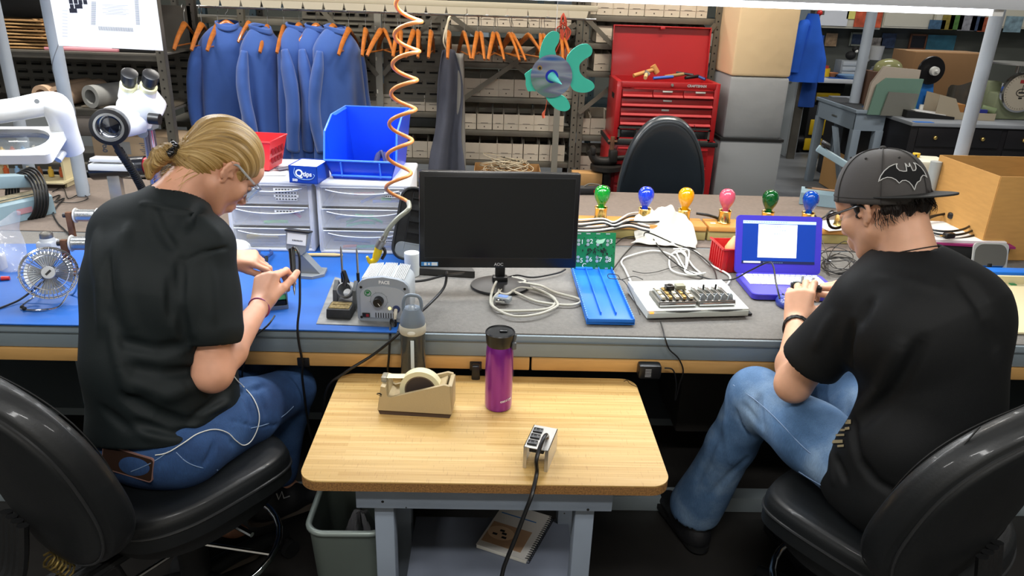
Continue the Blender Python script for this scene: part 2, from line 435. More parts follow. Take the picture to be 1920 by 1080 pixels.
# upper beige rail with coat hangers
HY=4.9
rail=thing('hanger_rail','long beige angle rail carrying the wooden coat hangers','rail',(-.6,HY,1.56))
b=B().box((0,0,.028),(2.45,.05,.035),.004).box((0,.03,.075),(2.45,.12,.02),.003)
b.obj('beam',mat('beige_rail','#b3aa94',.6),rail)
b=B()
x=-1.2
while x<1.15: b.prism([(x,-.03),(x+.105,-.03),(x+.115,.012),(x-.01,.012)],-.034,-.028,'XZ');x+=.125
b.obj('hook_strip',mat('beige_rail_tabs','#bdb49e',.6),rail)
B().cyl((-1.24,0,-.035),(1.22,0,-.035),.008,n=10).obj('rod',M_zinc,rail)
for x in (-1.15,1.15): B().box((x,.13,.075),(.03,.22,.02)).obj('bracket',M_rack,rail)
# wooden hangers
M_hang=mat('varnished_wood','#ad6426',.3,var=.2,vs=18,stretch=(1,1,4),coat=.4);M_hangr=mat('red_string','#a63a22',.7)
def make_hanger():
    t=thing('coat_hanger','','coat hanger',(0,0,0),0,'wooden coat hangers on the rail')
    b=B();P=[]
    for i in range(25):
        u=-1+i/12;a=abs(u);P.append((.215*u,0,-.115+.0-.125*a**1.5+.012*math.exp(-(u/.18)**2)))
    b.tube(P,[.011,.014,.015,.017,.02,.017,.015,.014,.011],n=10,sm=1,flat=.62)
    b.obj('shoulder',M_hang,t)
    B().cyl((-.19,0,-.222),(.19,0,-.222),.005,n=8).obj('trouser_bar',M_hang,t)
    hk=[(0,0,-.1),(0,0,-.045),(.012,0,-.032),(.022,0,-.012),(.014,0,.006),(0,0,.011),(-.014,0,.006),(-.021,0,-.008)]
    B().tube(hk,.0018,n=6,sm=4).obj('hook',M_zinc,t)
    return t
HP=[(342,90),(374,90),(405,88),(464,72),(499,90),(530,90),(652,82),(684,92),(713,74),(720,112),(745,88),(750,97),(775,82),(784,94),(808,90),(842,91),(871,103),(896,84),(903,97),(927,82),(934,102),(958,106),(963,112),(994,118),(1017,88),(1023,99),(1056,90),(1060,100)]
HL=['wooden hanger at the left end of the rail','second empty wooden hanger from the left end','empty wooden hanger touching the widest blue coat','wooden hanger peeking between the two left coats',
      'empty wooden hanger just right of the left coats','empty wooden hanger just left of the middle coats','empty wooden hanger just right of the last blue coat','lone wooden hanger right of the coats seen edge on']
hp=None
for i,(px,rz) in enumerate(HP):
    x=at(px,8,HY).x
    lb=HL[i] if i<8 else 'empty varnished wooden hanger %s'%('beside the spiral hose, on the coat rail' if px<835 else 'on the rail right of the grey apron')
    if hp is None: hp=make_hanger();q=hp
    else: q=dup(hp)
    if px==464: q.scale=(.6,.8,.8)
    q.location=(x,HY,1.56-.035-.003);q.rotation_euler=(0,0,R(rz));q['label']=lb;q['group']='wooden hangers '+('left of the blue coats' if px<560 else 'by the hose' if px<835 else 'right of the apron')
b=B();r=random.Random(3)
for k in range(9): b.tube([(0,0,.03),(r.uniform(-.03,.03),r.uniform(-.03,.02),-.02),(r.uniform(-.05,.05),-.02,-.08),(r.uniform(-.05,.04),-.03,-.14-.02*k)],.004,n=6,sm=5)
one('cord_bundle',b,M_hangr,'red cord bundle looped over the last wooden hangers','cord',tuple(at(1056,34,HY-.03)))
# ================================================================ blue coats
M_coat=mat('blue_cotton','#2f549c',.85,bump=.3,bs=20,var=.12,vs=3,bdist=.004,sheen=.3)
def coat(name,px,rz,wd,ln,label,seed,m=M_coat,Y=HY,top=1.43,zt=None,bend=0):
    L=at(px,30,Y);t=thing(name,label,'coat',(L.x,Y,(zt or top)-ln),rz)
    r=random.Random(seed);ph=[r.uniform(0,6) for _ in range(6)]
    def body(u,v):                      # v 0 top .. 1 hem
        a=2*PI*u;sh=min(1,v/.14)
        hw=wd*(.13+.33*sin(sh*PI/2)**.8)+wd*.14*max(0,v-.16);hd=.035+.05*sh+.035*v
        pl=1+(.05+.16*v)*sin(5*a+ph[0]+v*1.5)*min(1,v*2)*.5+.07*v*sin(9*a+ph[1]-v)
        x=hw*pl*cos(a);y=hd*pl*sin(a)*1.15
        z=ln*(1-v)-.035*abs(cos(a))**2*sh*(1-v)+.004*sin(3*a)
        return (x+bend*v*.05,y,z)
    B().grid(body,64,40).obj('body',m,t,angle=180)
    for s_ in (-1,1):
        P=[];x0=s_*wd*.40
        for k in range(7):
            q=k/6;P.append((x0+s_*(.02+.05*sin(q*2.4)),-.012-.02*q+.02*sin(q*5+ph[2+(s_>0)]),ln-.13-q*.60))
        b=B().tube(P,[.03,.058,.064,.06,.062,.055,.058],n=18,sm=5,flat=.62)
        b.obj('sleeve',m,t,angle=180)
    b=B()
    P=[(-.065,.035,ln+.012),(-.055,-.03,ln+.0),(0,-.055,ln-.012),(.055,-.03,ln+.0),(.065,.035,ln+.012),(0,.05,ln+.02),(-.065,.03,ln+.012)]
    b.grid(lambda u,v: Vector(crom([Vector(p_) for p_ in P],6)[min(36,int(u*36))])*(1 if 0 else 1)+Vector((0,-.014*v,-.034*v+.002)),36,3,.004)
    b.obj('collar',m,t,angle=180)
    return t
def coat_hanger_for(px,rz,lb):
    q=dup(hp);q.scale=(.72,.8,.8);q.location=(at(px,8,HY).x,HY,1.522);q.rotation_euler=(0,0,R(rz));q['label']=lb;q['group']='wooden hangers inside the coats'
for px,rz,l in ((421,20,'wooden hanger inside the widest blue coat'),(559,70,'wooden hanger inside the third blue coat'),(591,50,'wooden hanger inside the fourth blue coat with the bent sleeve'),(623,62,'wooden hanger inside the rightmost blue coat')):
    coat_hanger_for(px,rz,l)
coat('work_coat',424,22,.41,.93,'wide blue work coat hanging leftmost, seen from its back',1)
coat('work_coat',486,66,.36,.90,'narrow blue work coat right behind the widest one',2,Y=HY-.06,top=1.42)
coat('work_coat',552,82,.40,.88,'blue work coat with bleach stains, left of the middle trio',3)
coat('work_coat',589,74,.38,.84,'blue work coat with a bent sleeve, middle of the trio',4,Y=HY+.02)
coat('work_coat',628,58,.40,.88,'blue work coat hanging rightmost, behind the large blue bin',5,Y=HY-.03)
# grey denim apron on the rail
ap=thing('apron','grey denim apron hanging from the rail right of the hose','apron',(at(842,100,HY).x,HY-.05,.30))
def apf(u,v):
    wv=.05+.10*min(1,v*1.6)+.02*sin(v*9);x=(u-.5)*2*wv*(.8)+.01*sin(v*7)
    return (x,.035*sin(u*9+v*3)*(.5+v),1.03*(1-v)-.03*abs(u-.5))
B().grid(apf,24,40,.004).obj('cloth',mat('dark_denim','#4b4d58',.9,bump=.4,bs=150,var=.15,vs=6),ap,angle=180)
def apf2(u,v): return (.05+(u-.5)*(.085+.05*v),.03+.02*sin(u*6),1.0*(1-v))
B().grid(apf2,12,30,.004).obj('lining',mat('pale_denim','#88857e',.9,bump=.3,bs=120),ap,angle=180)
B().tube([(0,0,1.0),(-.015,-.02,1.1),(0,-.02,1.2),(.01,0,1.215)],.006,n=8).tube([(0,0,1.0),(-.03,-.02,1.07),(-.012,-.02,1.16),(.01,0,1.205)],.005,n=8).obj('neck_tie',mat('cream_cotton_tie','#d8cdb2',.8),ap)
# ================================================================ the long bench
T=.78
M_steel=mat('grey_blue_painted_steel','#7f8c93',.45,.1,var=.08,vs=2.5,bump=.15,bs=30)
M_woodr=mat('oak_edge','#c79a5c',.5,var=.12,vs=5,stretch=(1,8,8),bump=.1,bs=40)
M_greymat=mat('grey_rubber_mat','#77746f',.9,var=.10,vs=90,bump=.7,bs=260,bdist=.003,det=6)
M_brownmat=mat('brown_grey_mat','#7a6d63',.85,var=.08,vs=60,bump=.35,bs=150,det=5)
M_bluemat=mat('blue_static_mat','#2160b4',.45,var=.10,vs=5,bump=.08,bs=80)
M_black=mat('black_plastic','#141416',.35);M_blackm=mat('black_matt','#101112',.7)
M_cable=mat('black_cable','#0c0c0d',.4);M_wcable=mat('white_cable','#e4e4de',.4);M_gcable=mat('grey_cable','#b4b1a4',.45)
M_chrome=mat('chrome','#d8d8d8',.12,1.);M_darkwood=mat('dark_under_panel','#2a2724',.8,var=.2,vs=4)
bx0,bx1=-2.75,3.2
be=thing('workbench','long grey steel workbench with an oak front rail, seen across the room','workbench',(0,2.72,0))
y0,y1=1.89-2.72,3.55-2.72
B().box(((bx0+bx1)/2,0,T-.006-.034),(bx1-bx0,y1-y0-.004,.067),.004).obj('worktop',M_steel,be)
B().box(((bx0+bx1)/2,y0-.0015,T-.0245),(bx1-bx0,.003,.002)).obj('seam',mat('seam_grey','#5f6a70',.6),be)
xs=[bx0,-1.6,.12,1.9,bx1]
for i in range(4):
    B().box(((xs[i]+xs[i+1])/2,y0+.012,T-.094),(xs[i+1]-xs[i]-.006,.03,.038),.003).obj('front_rail',M_woodr,be)
for x in (-2.6,-1.3,0.05,1.28,2.9):
    for y in (y0+.30,y1-.1): B().box((x,y,(T-.1)/2+.03),(.07,.07,T-.17),.004).obj('leg',M_steel,be)
B().box(((bx0+bx1)/2,-.62+.04,.03),(bx1-bx0,.06,.06),.004).obj('foot_rail',mat('foot_rail_grey','#8b969b',.5,var=.12,vs=4),be)
B().box(((bx0+bx1)/2,-.05,.17),(bx1-bx0,.5,.03)).obj('low_shelf',mat('low_shelf_grey','#5f686c',.6),be)
B().box(((bx0+bx1)/2,.28,.38),(bx1-bx0,.02,.62)).obj('back_panel',M_darkwood,be)
B().box((.9,-.25,.40),(.42,.3,.42),.01).obj('drawer_box',M_darkwood,be)
# mats on it
one('rubber_mat',B().box((0,0,.002),(bx1-bx0,.80,.007),.003),M_greymat,'speckled grey rubber mat along the front half of the bench','mat',((bx0+bx1)/2,2.30,T-.0075))
one('rubber_mat',B().box((0,0,.002),(bx1-bx0,.82,.006),.002),M_brownmat,'plain brown-grey mat on the far half of the bench','mat',((bx0+bx1)/2,3.125,T-.007))
bm0=B().grid(lambda u,v: (-2.7+2.44*u,1.885+(.60+.12*min(1,u*1.3))*v,T+.0005+.0006*sin(u*30)),60,10,-.0035)
o=one('static_mat',bm0,M_bluemat,'bright blue anti-static mat in front of the woman','mat',(0,0,0));recenter(o);o.location.z=T-.0030
# little square outlets let into the oak rail
def outlet(px,py,lb,plug=False):
    L=at(px,py,1.886);t=thing('outlet',lb,'socket',(L.x,1.8865,L.z-.012))
    B().box((0,0,.012),(.034,.008,.028),.002).obj('plate',M_black,t)
    b=B()
    for dz in (.006,.018): b.box((0,-.0045,dz),(.016,.002,.002))
    b.obj('slots',M_hole,t)
    return t
outlet(569,679,'black socket in the oak rail below the woman\'s wrist')
outlet(892,686,'black socket in the oak rail behind the purple tumbler')
# ---------------------------------------------------------------- bulb rail on the bench
M_brass=mat('polished_brass','#f2cf7c',.24,1.);M_oakl=mat('oak_rail_top','#d0954c',.4,var=.1,vs=6,stretch=(1,10,10));M_cream2=mat('olive_cream_side','#a3945c',.6)
RY,RZ=2.845,.84
def brail(pa,pb,lb):
    a=at(pa,430,RY).x;c=at(pb,430,RY).x;t=thing('power_rail',lb,'rail',((a+c)/2,RY,T))
    B().box((0,0,.019),(c-a-.004,.105,.038),.002).obj('base',M_cream2,t)
    B().box((0,-.001,.049),(c-a-.004,.115,.021),.004).obj('oak_cap',M_oakl,t)
    B().box((-(c-a)/2+.03,-.01,.0598),(.02,.012,.001)).obj('tab',mat('paper_white','#efece2',.7),t)
    return t
brail(800,1318,'oak-capped rail behind the monitor and the white cloth');brail(1320,1668,'oak-capped rail behind the purple laptop');brail(1670,1900,'oak-capped rail partly under the papers')
BL=[(1124,'g','green'),(1205,'b','royal blue'),(1279,'y','golden yellow'),(1355,'p','pink'),(1435,'g2','dark green clear'),(1510,'b2','clear bright blue'),(1573,'y2','clear yellow')]
bcol={'g': ('#12902a',0),'b': ('#1d3fd0',0),'y': ('#f2a100',.0),'p': ('#d9566e',0),'g2': ('#0c6a2a',.55),'b2': ('#1560e0',.55),'y2': ('#f0a800',.5)}
prof=[(.0125,0),(.0135,.010),(.0170,.020),(.0240,.032),(.0298,.046),(.0318,.060),(.0298,.074),(.0235,.085),(.014,.0915),(.0,.094)]
BLB=[' at the left end of the row by the monitor',' second in the row left of the white cloth',' above the white cloth',' left of the laptop screen',' peeking over the left part of the laptop',' peeking over the right corner of the laptop',' in front of the man\'s glasses']
for i,(px,k,nm) in enumerate(BL):
    L=at(px,430,RY);t=thing('bulb_lamp',nm+' bulb in a brass holder'+BLB[i],'light bulb',(L.x,RY,RZ),0,None)
    B().lathe([(0,0),(.026,0),(.027,.004),(.0245,.007),(.0235,.03),(.024,.046),(.026,.050),(.0245,.052),(.021,.050),(.02,.03),(0,.03)],28).obj('brass_holder',M_brass,t)
    c,tr=bcol[k]
    B().at((0,0,.046)).lathe([(.0125,-.014)]+prof,28).obj('bulb',mat('bulb_'+k,c,.08,trans=tr,coat=1.,ior=1.2),t,label=nm+' glass bulb')
# ---------------------------------------------------------------- light fitting over the bench and its poles
M_pole=mat('painted_grey_pole','#aab4bf',.45,var=.05,vs=5)
FX0,FX1=-2.3,1.95
fz=at(1850,25,2.3).z
fi=thing('bench_light','long grey fluorescent fitting hung over the bench','light fitting',(0,2.3,fz))
b=B().prism([(-.13,.045),(-.09,.10),(.09,.10),(.13,.045),(.135,.012),(.128,.012),(.12,.04),(.085,.092),(-.085,.092),(-.12,.04),(-.128,.012),(-.135,.012)],FX0,FX1,'YZ')
b.obj('housing',mat('fitting_grey_enamel','#b9bcc0',.4),fi)
for s_ in (-.05,.05): B().cyl((FX0+.05,s_*2.1,.004),(1.375,s_*2.1,.004),.009,n=12).obj('lamp_tube',mat('bench_lit_tube','#f3f8ff',emis=8),fi)
B().box((1.395,0,.012),(.03,.25,.035)).obj('end_socket',M_white,fi)
B().box((at(1860,10,2.16).x,-.136,.05),(.05,.004,.006)).obj('clip',M_zinc,fi)
def pole(x,y,z0,z1,lb,r=.026,extra=None):
    t=thing('pole',lb,'pole',(x,y,z0))
    B().cyl((0,0,0),(0,0,z1-z0),r,n=24).obj('tube',M_pole,t)
    return t
L=on(157,366);pl=pole(L.x,L.y,T,2.3,'grey-blue pole wound with thin wire, left of the microscope')
P=[]
for k in range(60): a=k*.42;P.append((.0275*cos(a),.0275*sin(a),.01+k*.022))
B().tube(P,.0012,n=5,sm=2).obj('thin_wire',mat('thin_grey_wire','#6d6f73',.5),pl)
pole(-2.29,3.66,0,2.3,'grey-blue pole at the far left edge behind the white magnifier')
pole(at(1838,150,3.1).x,3.1,T,2.3,'grey-blue pole rising behind the large open carton',.027)
B_=B().box((0,0,0),(4.6,.04,.04));o=one('cross_beam',B_,M_pole,'grey beam joining the pole tops above the bench','beam',(0,3.1,2.32))
for x in (-1.4,1.0):
    one('fitting_chain',B().cyl((0,0,0),(0,0,CEIL-fz-.10),.003,n=6),M_zinc,'thin rod holding the bench light to the ceiling','rod',(x,2.3,fz+.10),group='rods of the bench light')
# ================================================================ small laminate table
def laminate():
    m=bpy.data.materials.new('butcher_block_laminate');m.use_nodes=True;nt=m.node_tree;bs=nt.nodes['Principled BSDF']
    tc=node(nt,'ShaderNodeTexCoord');br=node(nt,'ShaderNodeTexBrick');mp=node(nt,'ShaderNodeMapping');mp.inputs['Rotation'].default_value=(0,0,R(.6))
    nt.links.new(tc.outputs['Object'],mp.inputs[0]);nt.links.new(mp.outputs[0],br.inputs['Vector'])
    br.inputs['Scale'].default_value=1;br.inputs['Brick Width'].default_value=.9;br.inputs['Row Height'].default_value=.0145;br.inputs['Mortar Size'].default_value=0
    br.inputs['Color1'].default_value=lin('#bd9456');br.inputs['Color2'].default_value=lin('#dbb87a');br.offset=.37
    n=node(nt,'ShaderNodeTexNoise');n.inputs['Scale'].default_value=1;n.inputs['Detail'].default_value=6
    m2=node(nt,'ShaderNodeMapping');m2.inputs['Scale'].default_value=(3,150,1);nt.links.new(tc.outputs['Object'],m2.inputs[0]);nt.links.new(m2.outputs[0],n.inputs['Vector'])
    r=ramp(nt,n.outputs[0],[(.3,'#b48c48'),(.5,'#cfa964'),(.7,'#e6ca8e')])
    mx=node(nt,'ShaderNodeMix');mx.data_type='RGBA';mx.inputs[0].default_value=.5
    nt.links.new(br.outputs[0],mx.inputs[6]);nt.links.new(r.outputs[0],mx.inputs[7])
    # short cross flecks, like sawn oak
    m3=node(nt,'ShaderNodeMapping');m3.inputs['Scale'].default_value=(330,40,1);n2=node(nt,'ShaderNodeTexNoise');n2.inputs['Scale'].default_value=1;n2.inputs['Detail'].default_value=2
    nt.links.new(tc.outputs['Object'],m3.inputs[0]);nt.links.new(m3.outputs[0],n2.inputs['Vector'])
    r2=ramp(nt,n2.outputs[0],[(.30,'#9a7038'),(.36,'#ffffff')])
    m4=node(nt,'ShaderNodeMix');m4.data_type='RGBA';m4.blend_type='MULTIPLY';m4.inputs[0].default_value=.22
    nt.links.new(mx.outputs[2],m4.inputs[6]);nt.links.new(r2.outputs[0],m4.inputs[7])
    nt.links.new(m4.outputs[2],bs.inputs['Base Color']);bs.inputs['Roughness'].default_value=.33
    bp=node(nt,'ShaderNodeBump');bp.inputs['Strength'].default_value=.25;bp.inputs['Distance'].default_value=.0006;nt.links.new(n2.outputs[0],bp.inputs['Height']);nt.links.new(bp.outputs[0],bs.inputs['Normal'])
    return m
T2=.65
ct=thing('small_table','small table with a butcher-block laminate top and grey legs','table',(0,1.63,0))
B().prism(rrect(.842,.50,.045,8),T2-.003,T2).obj('laminate_top',laminate(),ct)
B().prism(rrect(.842,.50,.045,8),T2-.026,T2-.003).obj('chipboard_edge',mat('chipboard','#8a6234',.9,bump=.8,bs=300,var=.4,vs=260),ct)
M_tleg=mat('blue_grey_paint','#8b96a4',.5,var=.06,vs=6,bump=.1,bs=25)
ax0,ax1=at(670,945,1.43).x,at(1145,955,1.43).x
b=B().box(((ax0+ax1)/2,-.205,T2-.026-.037),(ax1-ax0,.02,.074),.002);b.m=1
for px_,py_ in ((718,938),(762,949),(1102,953),(1058,960)): q=at(px_,py_,1.42);b.cyl((q.x,-.2155,q.z),(q.x,-.214,q.z),.0035 if px_ in (718,1102) else .0018,n=8)
b.obj('front_apron',[M_tleg,M_hole],ct)
B().box((0,.19,T2-.063),(ax1-ax0,.02,.074),.002).obj('rear_apron',M_tleg,ct)
lx=(at(725,1000,1.46).x,at(1090,1000,1.46).x)
for x in lx:
    for y in (-.17,.165): B().box((x,y,(T2-.063)/2),(.046,.052,T2-.063),.003).obj('leg',M_tleg,ct)
for x in lx: B().box((x,0,T2-.075),(.02,.32,.05)).obj('side_rail',M_tleg,ct)
B().box(((lx[1]+lx[0])/2+.022,.0,.21),(lx[1]-lx[0]-.024,.33,.02),.002).obj('lower_shelf',mat('shelf_grey_paint','#6f7684',.55,var=.05),ct)
# ---- things on the small table
M_beige=mat('beige_dispenser','#b3a07a',.45,bump=.2,bs=200)
a=on(697,777,T2);c_=on(862,787,T2)
td=thing('tape_dispenser','beige heavy desk tape dispenser with a roll of cream tape','tape dispenser',((a.x+c_.x)/2,(a.y+c_.y)/2+.038,T2),math.degrees(math.atan2(c_.y-a.y,c_.x-a.x)))
W,D=.192,.068
side=[(-.5*W,.014),(.5*W,.014),(.475*W,.095),(.40*W,.098),(-.325*W,.053),(-.36*W,.056),(-.385*W,.082),(-.445*W,.084)]
for s_ in (-1,1): B().prism(side,s_*D/2-.004,s_*D/2+.004,'XZ').obj('side_wall',M_beige,td)
b=B().box((.02*W,0,.03),(W*.8,D-.006,.03)).box((.475*W,0,.054),(.012,D,.08),.003).box((0,0,.024),(W*.95,D-.006,.02)).prism([(-.5*W,.014),(-.30*W,.014),(-.30*W,.046),(-.36*W,.052),(-.385*W,.082),(-.445*W,.084)],-.03,.03,'XZ')
b.box((.34*W,0,.083),(.03,D-.006,.004),rot=(0,R(-25),0))
b.obj('body',M_beige,td)
B().prism([(-.5*W,.0135),(.5*W,.0135),(.47*W,0),(-.475*W,0)],-D/2,D/2,'XZ').obj('base',mat('brown_rubber_base','#4a3a30',.6),td)
b=B().box((-.43*W,0,.09),(.014,.03,.014),.002)
b.obj('cutter',mat('clear_plastic_cap','#cfc9b4',.15,trans=.6),td)
rc,rR=(.06*W,.064),.054
tr=B();M0=MT((rc[0],0,rc[1]))@MR((90),4,'X');tr.M=M0
tr.lathe([(.041,-.0125),(rR,-.0125),(rR,.0125),(.041,.0125),(.041,-.0125)],48)
tr.obj('tape_roll',mat('cream_tape','#e0d8b0',.5),td)
tr=B();tr.M=M0;tr.lathe([(.0375,-.0123),(.0409,-.0123),(.0409,.0123),(.0375,.0123),(.0375,-.0123)],40);tr.m=1
tr.lathe([(0,-.011),(.0374,-.011),(.0374,.011),(0,.011)],40);tr.obj('core',[mat('brown_card_core','#6b5a48',.7),mat('dark_hub','#3f342d',.6)],td)
b=B().grid(lambda u,v: (-.425*W+u*(.09+.06*W),-.012+.024*v,.095+.001*u+(rc[1]+rR-.098)*u**2*.35),10,2,.0004)
b.obj('tape_strip',mat('cream_tape','#e0d8b0'),td)
b=B();b.M=MT((-.462*W,-D/2-.0042,.062))@MR((90),4,'X')@MR((-28),4,'Z')
for k in range(4): b.tube([(-.006,.001*k-.003,0),(0,.003+.001*k-.003,0),(.006,.0016*k-.003,0)],.0005,n=4,sm=3)
b.box((0,-.004,0),(.014,.0012,.0004));b.obj('stamped_mark',M_blackm,td)
# tumbler
L=on(934,766,T2)+Vector((0,.012,0))
tu=thing('travel_mug','tall metallic purple travel mug with a black lid','travel mug',(L.x,L.y,T2))
B().lathe([(0,0),(.030,0),(.0345,.003),(.036,.012),(.0365,.12),(.0355,.165),(.0335,.182),(.0325,.186),(0,.186)],48).obj('body',mat('metallic_purple','#8f2c9c',.28,.55,coat=.6),tu)
b=B().lathe([(.033,.184),(.0355,.19),(.0365,.203),(.038,.214),(.0385,.219),(.036,.222),(.034,.218),(.0,.2175)],48)
b.box((.008,.004,.220),(.02,.012,.005),.002)
b.obj('lid',mat('black_lid','#111315',.35),tu)
B().tube([(.0335,-.008,.19),(.037,-.01,.205),(.0385,-.009,.216)],.004,n=8).box((.034,-.012,.188),(.012,.02,.02),.003,rot=(0,0,R(20))).obj('grip_strip',mat('grey_grip','#5b5e60',.4),tu)
def wrap_text(body,size,rad,ang,z,par,name,m,tilt=0,bold=0,spacing=1.0):
    b=B();n=len(body);wch=size*.56*spacing
    for i,ch in enumerate(body):
        a=R(ang)+(i-(n-1)/2)*wch/rad
        b.text(ch,size,MT((rad*sin(a),-rad*cos(a),z+(i-(n-1)/2)*wch*tilt))@Matrix.Rotation(a,4,'Z')@Matrix.Rotation(PI/2,4,'X'),.0002,bold)
    return b.obj(name,m,par)
wrap_text('contigo',.0105,.0368,34,.036,tu,'lettering',mat('silver_print','#e9e2ea',.4),.12,.0002,.86)
# water bottle
L=on(776,716,T2)
wt=thing('water_bottle','smoke-grey clear water bottle with a grey loop-handled lid','bottle',(L.x,L.y-.004,T2))
B().lathe([(0,.003),(.028,.002),(.033,.006),(.0345,.02),(.034,.13),(.0345,.15),(.034,.162),(.0325,.163),(.033,.15),(.0325,.13),(.033,.02),(.031,.009),(0,.008)],40).obj('shell',mat('smoke_plastic','#a8aaa2',.06,trans=.9,ior=1.35),wt)
B().lathe([(0,.009),(.031,.0095),(.0322,.02),(.0318,.075),(0,.075)],40).obj('water',mat('water','#cfd4d0',.02,trans=.95,ior=1.33),wt)
B().lathe([(.035,.158),(.0362,.160),(.0362,.178),(.033,.184),(0,.184)],40).obj('collar',mat('cream_grey_plastic','#b9b5a4',.4),wt)
B().sph((0,-.0355,.168),(.011,.004,.007)).obj('lock_button',mat('cream_button','#d6d3c5',.3),wt)
b=B();b.grid(lambda u,v: (lambda a,r_,z: (r_*cos(a),r_*sin(a),z))(2*PI*u,[.034,.0345,.033,.029,.025,.022,.0][min(6,int(v*6+.01))],[.182,.19,.20,.211,.222,.229,.230][min(6,int(v*6+.01))]),36,6)
b.obj('lid',mat('slate_grey_plastic','#6e7a86',.3,coat=.2),wt)
B().tube([(-.019,0,.205),(-.024,.002,.225),(-.022,.004,.25),(-.012,.005,.262),(.012,.005,.262),(.022,.004,.25),(.024,.002,.225),(.019,0,.205)],.0048,n=10,sm=5).obj('loop_handle',mat('slate_grey_plastic','#6e7a86'),wt)
B().box((0,-.014,.225),(.018,.012,.035),.004,rot=(R(-25),0,0)).box((0,-.027,.206),(.017,.006,.022),.003,rot=(R(-20),0,0)).obj('spout_latch',mat('pale_slate_plastic','#93a0ad',.25),wt)
b=B().box((.002,-.0352,.105),(.0095,.0012,.085),.0005);b.obj('measure_strip',mat('frost_strip','#cdd6d8',.4),wt)
b=B()
for k in range(10): b.box((.010,-.0348,.068+k*.0075),(.004 if k%2 else .006,.0006,.0008))
b.obj('scale_marks',M_blackm,wt)
# metal outlet box
a=on(980,877,T2);c_=on(1026,886,T2);e=on(1050,850,T2)
an=math.degrees(math.atan2(c_.y-a.y,c_.x-a.x))
ob=thing('outlet_box','folded aluminium box with three black outlets and a cord','outlet box',(a.x,a.y,T2),an)
bw=(c_-a).length;bd_=.098;bh=.058;M_alu=mat('brushed_aluminium','#c9c7c2',.35,.85,var=.05,vs=20)
B().box((.0008,bd_/2,bh/2),(.0016,bd_,bh)).box((bw-.0008,bd_/2,bh/2),(.0016,bd_,bh)).box((bw/2,bd_/2,bh-.0008),(bw,bd_,.0016)).box((.004,.001,bh/2),(.008,.0016,bh)).box((bw-.004,.001,bh/2),(.008,.0016,bh)).obj('shell',M_alu,ob)
for k in range(3):
    b=B().box((.016,.020+k*.027,bh+.0016),(.023,.017,.005),.001);ok=b.obj('outlet',M_black,ob)
    b=B();
    for dx in (-.005,.005): b.box((.016+dx,.020+k*.027,bh+.0043),(.0018,.007,.0008))
    b.obj('slots',mat('slot_grey','#6d6d6d',.5),ok)
B().sph((.036,.022,bh+.001),(.0035,.0035,.003)).obj('black_knob',M_black,ob)
B().cyl((.042,.052,bh),(.042,.052,bh+.006),.006,n=14).obj('cord_grommet',mat('copper_ring','#9a7a55',.4,.6),ob)
B().box((bw/2,.03,bh-.008),(.034,.05,.012)).obj('inner_block',M_blackm,ob)
Mi=MT(ob.location)@MR((an),4,'Z')
p0=Mi@Vector((.042,.052,bh+.003))
pts=[p0,Mi@Vector((.043,.030,.078)),Mi@Vector((.041,.0,.074)),Mi@Vector((.038,-.03,.05)),at(1006,893,1.40)+Vector((0,0,.008)),at(997,928,1.362),at(985,960,1.35),at(966,1010,1.335),at(946,1060,1.32),at(930,1110,1.30),Vector((-.06,1.24,.20)),Vector((-.12,1.15,.012)),Vector((-.35,1.0,.008))]
B().tube([Mi.inverted()@V for V in pts],.0062,n=10,sm=8,flat=.75).obj('cord',M_cable,ob)
# curly wire on the right of the table
one('stray_wire',B().tube([on(1170,715,T2+.001),on(1176,713,T2+.001),on(1181,719,T2+.001),on(1195,726,T2+.001)],.0008,n=5),mat('brown_wire','#3d2a1c',.5),'tiny curled brown wire at the table\'s far right corner','wire')
# under the table: bin, book
L0=on(580,1000,.37);bn=thing('waste_bin','grey-green metal waste bin standing left of the small table','waste bin',(L0.x+.092,L0.y+.135,0))
bo=rrect(.205,.27,.045,6);M_bin2=mat('grey_green_metal','#66706a',.45,.2)
vs=[(p_[0]*.8,p_[1]*.8,0) for p_ in bo]+[(p_[0],p_[1],.365) for p_ in bo]+[(p_[0]*.97,p_[1]*.97,.365) for p_ in bo]+[(p_[0]*.78,p_[1]*.78,.01) for p_ in bo]
n=len(bo);fs=[tuple(range(n-1,-1,-1)),tuple(range(3*n,4*n))]
for k in range(3): fs+=[(k*n+i,k*n+(i+1)%n,(k+1)*n+(i+1)%n,(k+1)*n+i) for i in range(n)]
B().put(vs,fs).obj('body',M_bin2,bn);B().tube([(p_[0],p_[1],.37) for p_ in bo],.0085,n=10,sm=1,closed=True).obj('rolled_rim',mat('rim_grey','#8f9a95',.35,.3),bn)
def bag(u,v):
    a=2*PI*u;rr=.075*(1-.9*v)+.012*sin(5*a+v*6);return (rr*cos(a),rr*sin(a),.12+.20*v**.8)
one('plastic_bag',B().grid(bag,40,14),mat('clear_bag','#c9c9cf',.2,trans=.7,bump=.4,bs=30),'crumpled clear plastic bag lying inside the waste bin','bag',(bn.location.x+.01,bn.location.y+.02,0))
L=on(965,1000,.222);bk=thing('manual','spiral-bound manual with a tan oval picture on the table\'s lower shelf','book',(L.x,L.y,.220),-24)
B().box((0,0,.007),(.15,.2,.012),.001).obj('pages',mat('page_edges','#d9d6cb',.8),bk)
B().box((0,0,.0138),(.152,.202,.0012)).obj('cover',mat('white_cover','#cfccc6',.5),bk)
B().box((-.01,-.035,.0147),(.12,.09,.0006)).obj('tan_panel',mat('tan_print','#a98768',.6),bk)
B().at((-.03,-.03,.0152)).lathe([(0,0),(.04,0),(.04,.0004),(0,.0004)],24,squash=.7).obj('oval_print',mat('pale_oval','#c9a988',.6),bk)
b=B()
